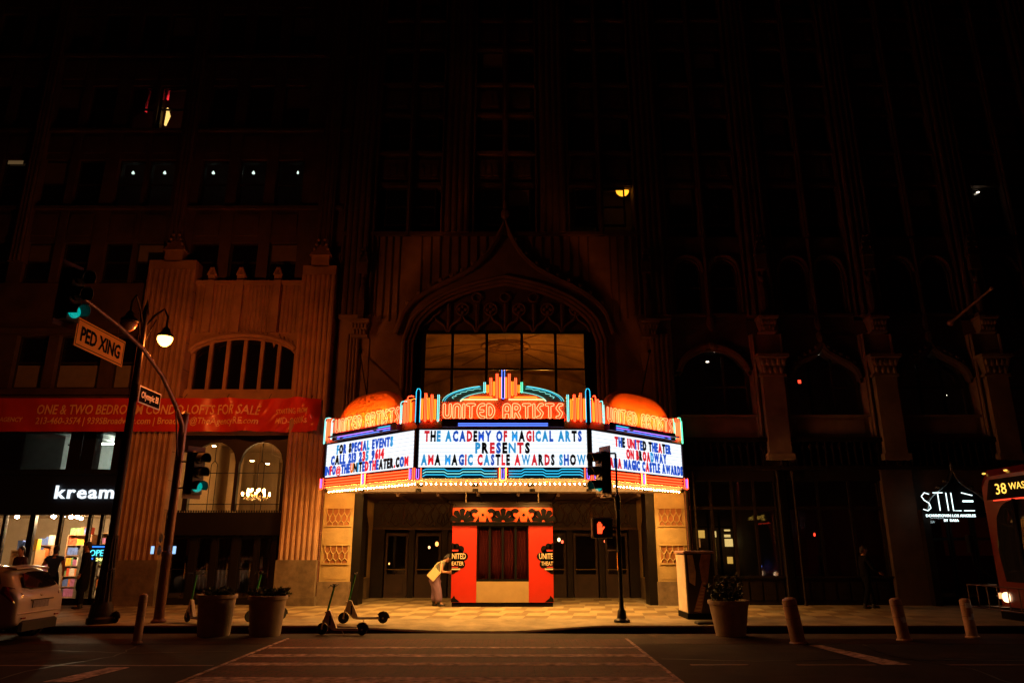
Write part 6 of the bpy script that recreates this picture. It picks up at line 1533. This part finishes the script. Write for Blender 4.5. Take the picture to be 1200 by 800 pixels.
GU1 = mat('artwork_brown', (.30, .13, .08), .5, var=.4, scale=6); GU2 = mat('artwork_pale', (.42, .26, .17), .5, var=.3, scale=9)
W_ = cxb + .08 - cxa; Hh = ztp - GZ - .2
def cp(u, v): return (cxa + W_ * u, GZ + .16 + Hh * v)
m = MB(); m.prism([cp(.2, .02), cp(.46, .0), cp(.72, .5), cp(.6, .56)], cy - .006, cy - .001); m.prism([cp(.55, .52), cp(.75, .48), cp(.95, .97), cp(.6, .97), cp(.5, .8)], cy - .006, cy - .001); m.build('artwork', GU1, cab)
m = MB(); m.prism([cp(.1, .5), cp(.3, .44), cp(.36, .66), cp(.28, .96), cp(.08, .96)], cy - .006, cy - .001)
for k in range(9): a = k / 9; m.prism([cp(.24 + .38 * a, .03 + .5 * a), cp(.44 + .26 * a, .03 + .5 * a), cp(.45 + .26 * a, .055 + .5 * a), cp(.25 + .38 * a, .055 + .5 * a)], cy - .010, cy - .0065)
m.build('artwork', GU2, cab)
m = MB(); m.cbox(cxa - .1, cxa + .5, KY + .3, KY + .65, GZ + .006, GZ + .06, .02); tag(m.build('cover_plate', DARKMET), 'dark low utility lid on the kerb beside the planter', 'lid')

# =============================================================== LAMP POST
LPY = 18.0; lpx = xof(120, LPY, .5) + .08
LPM = mat('lamp_post_iron', (.02, .009, .007), .6, .1, spec=.3, var=.2, bump=.2)
lp = thing('street_lamp', 'tall dark iron street lamp with two bell lamps, one lit, on the left pavement', 'street lamp', (-9.68, LPY, GZ))
m = MB(); m.lathe([(.30, 0), (.30, .12), (.26, .16), (.24, .42), (.17, .5), (.14, 1.15), (.17, 1.2), (.13, 1.28), (.115, 1.9), (.13, 1.94), (.105, 2.0), (.10, 4.5), (.07, 7.6), (.09, 7.65), (.05, 7.85), (.001, 8.05)], 16, (-9.68, LPY, GZ))
for k in range(12): a = 2 * math.pi * k / 12; m.tube([(-9.68 + .17 * math.cos(a), LPY + .17 * math.sin(a), GZ + .5), (-9.68 + .14 * math.cos(a), LPY + .14 * math.sin(a), GZ + 1.2), (-9.68 + .11 * math.cos(a), LPY + .11 * math.sin(a), GZ + 2.0)], .02, 5)
m.build('pole', LPM, lp, smooth=True)
for (ax_, ay_, az_, lit) in ((-9.72, 17.35, 7.32, 0), (-9.33, 18.5, 7.25, 1)):
    m = MB(); b = Vector((-9.68, LPY, 7.35)); e = Vector((ax_, ay_, az_ + .62)); m.tube([b, b.lerp(e, .4) + Vector((0, 0, .25)), b.lerp(e, .8) + Vector((0, 0, .3)), e, (e.x, e.y, az_ + .25)], .03, 6); m.tube([b - Vector((0, 0, .5)), b.lerp(e, .5) + Vector((0, 0, .1))], .015, 5); arm = m.build('arm', LPM, lp)
    m = MB(); m.lathe([(.04, .34), (.09, .28), (.12, .18), (.2, .12), (.215, .06), (.2, .05)], 18, (ax_, ay_, az_)); m.build('lamp_hood', LPM, arm, smooth=True)
    m = MB(); m.lathe([(.19, .06), (.195, -.02), (.15, -.12), (.08, -.19), (.001, -.21)], 18, (ax_, ay_, az_))
    m.build('lamp_bowl', emit('sodium_lamp', (1, .42, .07), 13) if lit else mat('unlit_bowl', (.42, .22, .14), .25, var=.2, scale=20), arm, smooth=2)
lamp('POINT', 'sodium_bulb', lp, (-9.33, 18.5, 6.98), (1, .19, .025), 360, .1)
BLT = mat('sign_blue_black', (.003, .004, .009), .8, spec=.05); RETRO = mat('sign_white_print', (.9, .86, .9), .5)
# street name plate on the lamp post: plane runs along y
def yplane_text(s, x, y0, z0, L, h, fat=.02):
    m = MB(); vs, fs, gw = glyphs(s, 1, fat); k = L / gw
    m.add([(x + p[1] * -.004, y0 + p[0] * k, z0 + p[2] * h) for p in vs], [f for f in fs]); return m
sn = thing('street_name_sign', 'dark street name plate on the lamp post', 'sign', (-9.52, 18.6, 5.5))
xs_ = -9.52
def zat(py, Y): return zof(py, Y)
y0s, y1s = 17.95, 19.1; z0s, z1s = 5.42, 5.86
m = MB(); m.box(xs_ - .02, xs_, y0s, y1s, z0s, z1s); m.build('plate', RETRO, sn)
m = MB(); m.box(xs_ + .001, xs_ + .004, y0s + .03, y1s - .03, z0s + .03, z1s - .03); m.build('sign_face', BLT, sn)
yplane_text('Olympic Bl', xs_ + .006, y0s + .12, z0s + .15, .9, .17).build('lettering', RETRO, sn)
m = MB(); m.tube([(-9.68, LPY, 5.6), (xs_ - .01, LPY + .05, 5.6)], .02, 6).tube([(-9.68, LPY, 5.75), (xs_ - .01, LPY + .05, 5.75)], .02, 6); m.build('clamp', LPM, sn)

# =============================================================== TRAFFIC SIGNALS
SIGM = mat('signal_black', (.012, .010, .010), .5); SIGP = mat('signal_pole_paint', (.14, .06, .045), .4, .4, var=.2, bump=.15)
TEAL = emit('signal_green', (.0, .55, .48), .6)
def signal(par_label, loc, rz, green=True, arm=None, purple=True, off=(0, 0, 0)):
    t = thing('traffic_signal', par_label, 'traffic light', loc, rz)
    m = MB(); m.cbox(-.17, .17, -.1, .1, -.52, .52, .03); m.build('housing', SIGM, t, local=True)
    m = MB(); m.box(-.24, .24, .1, .115, -.62, .66); m.build('back_board', mat('back_board', (.09, .03, .06), .5), t, local=True)
    for k, z in enumerate((.34, 0, -.34)):
        m = MB(); m.lathe([(.12, -.145), (.125, -.12), (.13, -.1)], 18, (0, 0, z), 'y'); l = m.build('lens', TEAL if (green and k == 2) else mat('lens_off', (.02, .012, .01), .3), t, local=True)
        m = MB(); n = 14; vs = []
        for a in range(n + 1):
            an = math.radians(-25 + 230 * a / n); d = .30 * (1 - .25 * abs(a / n * 2 - 1)); vs += [(.15 * math.cos(an), -.1, z + .15 * math.sin(an)), (.15 * math.cos(an), -.1 - d, z + .15 * math.sin(an) - .02), (.14 * math.cos(an), -.1, z + .14 * math.sin(an)), (.14 * math.cos(an), -.1 - d, z + .14 * math.sin(an) - .02)]
        m.add(vs, [f for i in range(n) for f in ((i * 4, i * 4 + 1, i * 4 + 5, i * 4 + 4), (i * 4 + 2, i * 4 + 6, i * 4 + 7, i * 4 + 3), (i * 4 + 1, i * 4 + 3, i * 4 + 7, i * 4 + 5))]); m.build('visor', SIGM, t, local=True)
    return t
mp = thing('signal_mast', 'leaning steel signal mast whose arm reaches over the road at left', 'signal mast', (-8.4, 18.2, GZ))
m = MB(); m.lathe([(.17, 0), (.17, .05), (.12, .1), (.11, 1.5), (.125, 1.52), (.125, 1.62), (.105, 1.64), (.095, 4.75), (.11, 4.8), (.11, 5.0), (.001, 5.1)], 14, (-8.4, 18.2, GZ)); m.build('pole', SIGP, mp, smooth=True)
arm_pts = []
for px, py in ((213, 497), (206, 475), (190, 440), (167, 408), (140, 382), (112, 360), (92, 345)):
    d = FPX * 8.4 / (600 - px); tz = math.tan(TH - math.atan((py - 400) / FPX)); Y = d / (math.cos(TH) + tz * math.sin(TH)); arm_pts.append((-8.4, Y, EYE + Y * tz))
m = MB(); m.tube([(-8.4, 18.2, 4.5)] + arm_pts, [.07, .065, .055, .05, .045, .042, .038, .034], 10); m.build('mast_arm', SIGP, mp, smooth=True)
m = MB(); m.tube([(-8.4, 18.25, 3.6), (-8.4, 17.9, 4.6), arm_pts[1]], .02, 6); m.build('brace', SIGP, mp)
for z in (1.7, 2.0): m = MB(); m.ell((-8.55, 18.1, z + .1), (.05, .05, .12), 8, 6); m.build('push_button', mat('button_white', (.6, .6, .62), .4), mp)
m = MB(); m.box(-8.75, -8.68, 18.08, 18.1, 1.72, 1.9); m.build('button_light', emit('button_glow', (.35, .6, 1), 1.3), mp)
m = MB(); m.box(-8.22, -8.15, 18.08, 18.1, 1.72, 1.9); m.build('button_light', emit('button_glow', (.35, .6, 1), 1.3), mp)
# warning sign hung under the arm, running away from us along y
ps = thing('ped_xing_sign', 'amber PED XING sign hanging from the mast arm', 'sign', (-8.4, 14.0, 5.9))
AMBR = mat('sign_amber', (.95, .36, .03), .45, var=.05); 
def yz(px, py): d = FPX * 8.35 / (600 - px); tz = math.tan(TH - math.atan((py - 400) / FPX)); Y = d / (math.cos(TH) + tz * math.sin(TH)); return Y, EYE + Y * tz
ya, zta = yz(92, 371); _, zba = yz(87, 394); yb, ztb = yz(147, 402); 
H1 = .56; z1 = zta - .0; 
m = MB(); m.box(-8.37, -8.35, ya, yb, z1 - H1, z1); m.build('plate', AMBR, ps)
m = MB()
for a, b, c_, d in ((ya + .03, yb - .03, z1 - .045, z1 - .03), (ya + .03, yb - .03, z1 - H1 + .03, z1 - H1 + .045), (ya + .03, ya + .045, z1 - H1 + .045, z1 - .045), (yb - .045, yb - .03, z1 - H1 + .045, z1 - .045)): m.box(-8.349, -8.347, a, b, c_, d)
m.build('border', BLACK, ps)
yplane_text('PED XING', -8.345, ya + .16, z1 - .42, (yb - ya) - .32, .29, .03).build('lettering', BLACK, ps)
for yy_ in (ya + .3, yb - .3):
    m = MB(); zz = max(p[2] for p in arm_pts if True); 
    # find arm height at this y
    for p, q in zip(arm_pts[:-1], arm_pts[1:]):
        if q[1] <= yy_ <= p[1]: zz = p[2] + (q[2] - p[2]) * (yy_ - p[1]) / (q[1] - p[1])
    m.tube([(-8.38, yy_, z1 - .1), (-8.38, yy_, zz)], .015, 5); m.build('bracket', SIGP, ps)
x, z = XZ(230, 554, 18.0)
signal('traffic light with a green lens on the left mast, above the planters', (x, 18.0, z), math.radians(55))
for dz in (.3, -.35): m = MB(); m.tube([(-8.4, 18.2, z + dz), (x, 18.1, z + dz)], .025, 6); m.build('bracket', SIGP, mp)
e = arm_pts[-1]; signal('dark traffic light with a dim teal lens at the far end of the mast arm', (e[0] - .05, e[1] - .1, e[2] - .05), math.radians(75))
# right hand signal post
RX, RY = xof(729, 18.3, .2), 18.3
rp = thing('signal_post', 'slender dark signal post on the pavement right of the ticket booth', 'signal post', (RX, RY, GZ))
zt_ = zof(531, RY)
m = MB(); m.lathe([(.2, 0), (.19, .06), (.12, .1), (.1, .26), (.07, .3), (.055, .34), (.052, 2.6), (.075, 2.62), (.075, 2.95), (.05, 2.97), (.028, 3.0), (.026, zt_ - GZ)], 12, (RX, RY, GZ)); m.build('pole', DARKMET, rp, smooth=True)
m = MB(); xl = xof(704, RY, 4.4); m.tube([(RX, RY, zt_), (xl, RY, zt_)], .026, 6).tube([(RX, RY, 3.1), (xl, RY, 3.1)], .02, 6); m.build('arm', DARKMET, rp)
m = MB(); m.box(RX - .062, RX - .05, RY - .06, RY + .02, 1.35, 1.75); m.build('sticker', AMBR, rp)
x, z = XZ(700, 553, RY - .1)
signal('black traffic light seen from behind, glowing teal at its left side, before the marquee', (x + .12, RY - .05, z), math.radians(-62))
x, z = XZ(706, 618, RY - .12)
pd = thing('pedestrian_signal', 'pedestrian signal showing an orange raised hand on the post', 'pedestrian signal', (x, RY - .15, z))
m = MB(); m.cbox(x - .26, x + .25, RY - .15, RY + .1, z - .24, z + .24, .03); m.box(x - .26, x + .25, RY - .32, RY - .15, z + .22, z + .24).box(x - .27, x - .255, RY - .3, RY - .15, z - .2, z + .22); m.build('housing', SIGM, pd)
m = MB(); hx, hz = x - .07, z - .0
m.prism([(hx - .055, hz - .14), (hx + .05, hz - .14), (hx + .065, hz + .0), (hx - .06, hz + .0)], RY - .17, RY - .152)
for q, (dx_, l) in enumerate(((-.047, .1), (-.016, .14), (.015, .13), (.045, .09))): m.cbox(hx + dx_ - .013, hx + dx_ + .013, RY - .17, RY - .152, hz, hz + l, .004)
m.prism([(hx + .055, hz - .08), (hx + .12, hz + .01), (hx + .10, hz + .035), (hx + .055, hz - .02)], RY - .17, RY - .152)
m.build('hand_symbol', emit('hand_orange', (1, .055, .012), 2.8), pd)
m = MB(); m.tube([(x + .2, RY, z), (RX, RY, z)], .025, 6); m.build('bracket', DARKMET, pd)

# =============================================================== PARKED CAR
CW = mat('car_paint', (.50, .43, .42), .3, var=.03, scale=8, coat=.6, stain=.08); CG = mat('car_glass', (.01, .008, .008), .05, spec=.9); CBK = mat('car_plastic', (.015, .014, .014), .6)
TLR = mat('tail_lamp_red', (.22, .012, .01), .12, spec=1, coat=.6)
car = thing('parked_car', 'pale hatchback parked at the kerb in front of the food store, tail towards us', 'car', (-9.98, 16.15, 0.006))
# local: x=0 is the rear bumper, car runs to -3.95; y from -.86 to .86
st = [(-3.95, .52, .42, .62, .62, .45), (-3.8, .70, .26, .72, .72, .55), (-3.3, .83, .20, .86, .86, .66), (-2.95, .85, .2, .95, .98, .70), (-2.35, .86, .2, .98, 1.38, .66), (-1.9, .86, .2, .99, 1.46, .64), (-1.2, .86, .2, 1.0, 1.49, .63), (-.62, .86, .2, 1.04, 1.46, .61), (-.38, .855, .22, 1.07, 1.41, .59), (-.2, .84, .26, 1.05, 1.18, .66), (-.08, .80, .3, .96, 1.0, .70), (-.02, .76, .32, .84, .86, .70), (0, .72, .36, .72, .74, .68)]
def sect(s):
    x, w, zb, zbelt, zr_, wr = s
    h = [(0, zb), (w * .7, zb), (w * .94, zb + .05), (w, zb + .18), (w * 1.0, (zb + zbelt) / 2), (w * .985, zbelt - .04), (w * .95, zbelt), (wr + (w * .95 - wr) * .25 if zr_ > zbelt + .1 else w * .9, zbelt + (zr_ - zbelt) * .75), (wr * .92 if zr_ > zbelt + .1 else w * .8, zr_ - .02 if zr_ > zbelt + .1 else zr_), (wr * .5, zr_ + .012), (0, zr_ + .02)]
    return [(x, y, z) for y, z in h] + [(x, -y, z) for y, z in h[-2:0:-1]]
m = MB(); S = [sect(s) for s in st]; n = len(S[0]); vs = [p for s in S for p in s]
fs = [(i * n + k, i * n + (k + 1) % n, (i + 1) * n + (k + 1) % n, (i + 1) * n + k) for i in range(len(S) - 1) for k in range(n)] + [tuple(range(n - 1, -1, -1)), tuple(range((len(S) - 1) * n, len(S) * n))]
m.add(vs, fs); cb = m.build('body', CW, car, local=True, smooth=2)
md = cb.modifiers.new('s', 'SUBSURF'); md.levels = 2; md.render_levels = 2
# rear glass lies on the hatch
def surf(poly, mt, nm, th=.012):
    """poly (x,y,z) points, a thin curved-ish plate"""
    m = MB(); n = len(poly); a = Vector(poly[0]); nn = (Vector(poly[1]) - a).cross(Vector(poly[2]) - a).normalized() * th
    if nn.x < 0: nn = -nn
    m.add([Vector(p) for p in poly] + [Vector(p) + nn for p in poly], [tuple(range(n)), tuple(range(2 * n - 1, n - 1, -1))] + [(i, (i + 1) % n, (i + 1) % n + n, i + n) for i in range(n)]); return m.build(nm, mt, car, local=True)
surf([(-.085, -.52, 1.07), (-.06, -.3, 1.04), (-.055, 0, 1.03), (-.06, .3, 1.04), (-.085, .52, 1.07), (-.25, .42, 1.32), (-.27, .25, 1.35), (-.275, 0, 1.36), (-.27, -.25, 1.35), (-.25, -.42, 1.32)], CG, 'rear_window', .03)
m = MB(); m.add([(-.50, -.56, 1.44), (-.30, -.54, 1.42), (-.24, 0, 1.445), (-.30, .54, 1.42), (-.50, .56, 1.44), (-.50, -.56, 1.475), (-.30, -.54, 1.445), (-.24, 0, 1.475), (-.30, .54, 1.445), (-.50, .56, 1.475), (-.5, 0, 1.515)], [(0, 4, 3, 2, 1), (0, 1, 6, 5), (1, 2, 7, 6), (2, 3, 8, 7), (3, 4, 9, 8), (5, 6, 7, 10), (7, 8, 9, 10)]); m.build('roof_spoiler', CW, car, local=True)
for s in (-1, 1):
    m = MB(); P = [(-.06, .64, .74), (-.12, .80, .80), (-.30, .845, .98), (-.30, .80, 1.10), (-.18, .72, 1.06), (-.07, .58, .93)]
    a = [Vector((x + .035, y * s * 1.02, z)) for x, y, z in P]; b = [Vector((x - .06, y * s, z)) for x, y, z in P]; m.add(a + b, [tuple(range(6)), tuple(range(11, 5, -1))] + [(i, (i + 1) % 6, (i + 1) % 6 + 6, i + 6) for i in range(6)]); tlp = m.build('tail_lamp', TLR, car, local=True)
m = MB(); m.box(.0, .016, -.3, .22, .66, .80); m.build('number_plate', mat('plate_grey', (.22, .2, .24), .4, var=.3, scale=25), car, local=True)
m = MB(); m.box(-.02, .022, -.36, .36, .805, .825); m.build('hatch_handle', CBK, car, local=True)
m = MB(); m.ell((-.03, 0, .90), (.02, .045, .025), 10, 6); m.build('emblem', RIM, car, local=True)
m = MB(); m.cbox(-.3, .035, -.62, .62, .22, .44, .05); m.build('rear_valance', CBK, car, local=True)
m = MB(); m.tube([(-.02, -.70, .56), (.03, -.4, .575), (.035, 0, .58), (.03, .4, .575), (-.02, .70, .56)], .018, 6); m.build('bumper_crease', CW, car, local=True)
for s in (-1, 1):
    m = MB(); m.box(.0, .03, s * .55 - .06, s * .55 + .06, .46, .49); m.build('reflector', TLR, car, local=True)
    for x in (-.72, -3.2):
        a, b = MB(), MB(); c_ = (x, s * .78, .31); a.lathe([(.2, -.1), (.29, -.09), (.31, -.04), (.31, .04), (.29, .09), (.2, .1)], 26, c_, 'y'); wq = a.build('wheel', TYRE, car, local=True, smooth=True); b.lathe([(.05, s * -.02), (.05, s * .085)], 10, c_, 'y')
        for k in range(7): an = 2 * math.pi * k / 7; b.tube([(c_[0], c_[1] + s * .07, c_[2]), (c_[0] + .2 * math.cos(an), c_[1] + s * .06, c_[2] + .2 * math.sin(an))], .022, 5)
        b.build('rim', RIM, wq, local=True)
        m = MB(); m.lathe([(.36, s * .02), (.37, s * .085), (.30, s * .087), (.30, s * .02)], 26, (x, s * .78, .33), 'y'); m.build('wheel_arch', CBK, car, local=True)
    m = MB(); P = [(-.55, 1.08), (-.42, 1.15), (-.55, 1.33), (-1.0, 1.4), (-1.1, 1.06)]
    a = [Vector((x, s * (.855 - (z - 1.04) * .45), z)) for x, z in P]; b = [v - Vector((0, s * .06, 0)) for v in a]; k = len(P); m.add(a + b, [tuple(range(k)), tuple(range(2 * k - 1, k - 1, -1))] + [(i, (i + 1) % k, (i + 1) % k + k, i + k) for i in range(k)]); m.build('side_window', CG, car, local=True)
    m = MB(); P = [(-1.18, 1.06), (-1.12, 1.41), (-1.9, 1.42), (-2.75, 1.03)]
    a = [Vector((x, s * (.86 - (z - 1.0) * .45), z)) for x, z in P]; b = [v - Vector((0, s * .06, 0)) for v in a]; k = len(P); m.add(a + b, [tuple(range(k)), tuple(range(2 * k - 1, k - 1, -1))] + [(i, (i + 1) % k, (i + 1) % k + k, i + k) for i in range(k)]); m.build('side_window', CG, car, local=True)

# =============================================================== BUS
BR = mat('bus_red', (.12, .006, .005), .3, coat=.5, var=.05); BGLS = mat('bus_windscreen', (.012, .014, .018), .04, spec=.9)
bxF = 10.85; by0, by1 = 14.5, 17.05
bus = thing('city_bus', 'front corner of a red city bus with an amber route display at the right edge', 'bus', (bxF, (by0 + by1) / 2, 0))
def bsec(x, ins, z0, z1): return [(x, by0 + ins, z0), (x, by1 - ins, z0), (x, by1 - ins, z1 - .25), (x, by1 - ins - .25, z1), (x, by0 + ins + .25, z1), (x, by0 + ins, z1 - .25)]
m = MB(); secs = [bsec(bxF + 12, 0, .32, 3.62), bsec(bxF + .5, 0, .32, 3.62), bsec(bxF + .12, .06, .34, 3.58), bsec(bxF, .2, .4, 3.42)]
vs = [p for s in secs for p in s]; fs = [(i * 6 + k, i * 6 + (k + 1) % 6, (i + 1) * 6 + (k + 1) % 6, (i + 1) * 6 + k) for i in range(3) for k in range(6)] + [(0, 1, 2, 3, 4, 5), tuple(range(23, 17, -1))]
m.add(vs, fs); m.build('body', BR, bus)
yc = (by0 + by1) / 2
# curved windscreen, bowed toward the left
m = MB(); n = 16; vs = []
for j, (z, dx_) in enumerate(((1.15, .02), (1.8, -.0), (2.5, .03), (2.86, .07))):
    for k in range(n + 1):
        t = -1 + 2 * k / n; vs.append((bxF - .07 + dx_ + .16 * t * t * t * t + .03 * t * t, yc + t * 1.16, z))
m.add(vs, [(j * (n + 1) + k, j * (n + 1) + k + 1, (j + 1) * (n + 1) + k + 1, (j + 1) * (n + 1) + k) for j in range(3) for k in range(n)]); m.build('windscreen', BGLS, bus, smooth=2)
m = MB(); m.box(bxF - .09, bxF + .1, yc - .02, yc + .02, 1.15, 2.88); m.build('screen_post', BLACK, bus)
m = MB(); vs = []
for z in (2.9, 3.34):
    for k in range(n + 1): t = -1 + 2 * k / n; vs.append((bxF - .085 + .14 * abs(t) ** 4 + (.05 if z > 3 else 0), yc + t * 1.1, z))
m.add(vs, [(k, k + 1, k + n + 2, k + n + 1) for k in range(n)]); m.build('display_panel', BLACK, bus)
AMD = emit('route_amber', (1, .55, .08), 1.8)
m = MB(); vsx, fsx, gw = glyphs('38 WASHINGTON', 1, .0)
ys0 = yz(0, 0)[0]; 
def busY(px): return FPX * (bxF) / (px - 600)
def Yat(px, py): d = FPX * bxF / (px - 600); tz = math.tan(TH - math.atan((py - 400) / FPX)); return d / (math.cos(TH) + tz * math.sin(TH)), EYE + d / (math.cos(TH) + tz * math.sin(TH)) * tz
yS, zS = Yat(1173, 579); yE, _ = Yat(1186, 579); _, zT_ = Yat(1180, 565)
vs3, fs3, g3 = glyphs('38', 1, .0); k = (yS - yE) / g3
m.add([(bxF - .10 + p[1] * .0 - .004 * (p[1] > 0), yS - p[0] * k, zS + p[2] * .24) for p in vs3], [f for f in fs3])
vs3, fs3, g3 = glyphs('WASHINGTON', 1, .0); k2 = .17
m.add([(bxF - .10 - .004 * (p[1] > 0), yE - .09 - p[0] * k2, zS + .07 + p[2] * .15) for p in vs3], [f for f in fs3])
m.build('route_text', AMD, bus)
# glowing outline strips in the roof edge
RDG = emit('marker_red', (1, .05, .02), 2.2)
m = MB(); m.tube([(bxF + .04 + .14 * abs(t / 8) ** 4, yc + t / 8 * 1.15, 3.44 - .06 * abs(t / 8)) for t in range(-8, 9)], .018, 5); m.tube([(bxF - .02 + .14 * abs(t / 8) ** 4, yc + t / 8 * 1.12, 2.88) for t in range(-8, 9)], .012, 5); m.build('marker_strip', RDG, bus)
for t in (.2, .95): m = MB(); m.ell((bxF + .03, yc + t * 1.0, 3.5), (.03, .06, .02), 8, 5); m.build('roof_marker', AMD, bus)
m = MB(); m.box(bxF - .02, bxF + .12, by0 + .14, by1 - .14, .36, .62); m.build('bumper', BLACK, bus)
for s in (-1, 1):
    for dz in (0, .0):
        pass
    m = MB(); m.lathe([(.001, -.03), (.1, -.02), (.11, .04)], 16, (bxF - .03, yc + s * .86, .82), 'x'); m.build('headlight', emit('headlight', (1, .6, .32), 3.5), bus)
    m = MB(); m.lathe([(.001, -.03), (.06, -.02), (.065, .04)], 12, (bxF - .03, yc + s * 1.06, .84), 'x'); m.build('headlight', emit('headlight_small', (1, .4, .15), 1.6), bus)
m = MB(); m.tube([(bxF + .02, by1 - .05, 1.2), (bxF - .28, by1 + .12, 1.5), (bxF - .28, by1 + .14, 1.95)], .02, 6); m.cbox(bxF - .34, bxF - .24, by1 + .05, by1 + .2, 1.75, 2.15, .02); m.build('mirror', BLACK, bus)
m = MB()
for z in (.62, 1.08): m.tube([(bxF - .1, yc - 1.0, z), (bxF - .75, yc - 1.0, z), (bxF - .75, yc + 1.0, z), (bxF - .1, yc + 1.0, z)], .016, 6)
for q in range(7): y = yc - 1 + q / 3; m.tube([(bxF - .75, y, .62), (bxF - .75, y, 1.08)], .012, 5)
for q in range(3): m.tube([(bxF - .1, yc - .7 + q * .7, .62), (bxF - .75, yc - .7 + q * .7, .62)], .014, 5)
m.build('bike_rack', mat('rack_steel', (.08, .05, .04), .4, .6), bus)
for y in (by0 + .1, by1 - .1):
    for x in (bxF + 2.3, bxF + 8.5): m = MB(); m.lathe([(.3, -.14), (.46, -.13), (.48, -.08), (.48, .08), (.46, .13), (.3, .14)], 24, (x, y, .48), 'y'); m.build('wheel', TYRE, bus, smooth=True)
for i in range(6): m = MB(); m.box(bxF + 1 + i * 1.8, bxF + 2.6 + i * 1.8, by0 - .005, by0 + .01, 1.3, 2.5); m.build('side_window', BGLS, bus)

# =============================================================== STREET LAMPS ON OUR SIDE (they light the roadway and the fronts of things)
NS = emit('sodium_lamp_near', (1, .16, .09), 230)
for i, (x, lab) in enumerate(((-12.5, 'street lamp on the near pavement, left of the viewpoint'), (15.5, 'street lamp on the near pavement, right of the viewpoint'))):
    t = thing('street_lamp', lab, 'street lamp', (x, -2.5, 0))
    m = MB(); m.lathe([(.3, 0), (.25, .5), (.12, .7), (.09, 7.0), (.001, 7.3)], 12); m.build('pole', LPM, t, local=True, smooth=True)
    m = MB(); m.tube([(0, 0, 6.9), (0, .5, 7.5), (0, 1.0, 7.4), (0, 1.0, 7.1)], .03, 6); m.build('arm', LPM, t, local=True)
    m = MB(); m.lathe([(.001, .32), (.12, .28), (.3, .1), (.34, -.19), (.33, -.19), (.28, .09), (.1, .26), (.001, .27)], 20, (0, 1.0, 6.8)); m.build('lamp_hood', LPM, t, local=True)
    m = MB(); m.lathe([(.19, .06), (.195, -.02), (.15, -.12), (.001, -.21)], 14, (0, 1.0, 6.8)); m.build('lamp_bowl', NS, t, local=True)
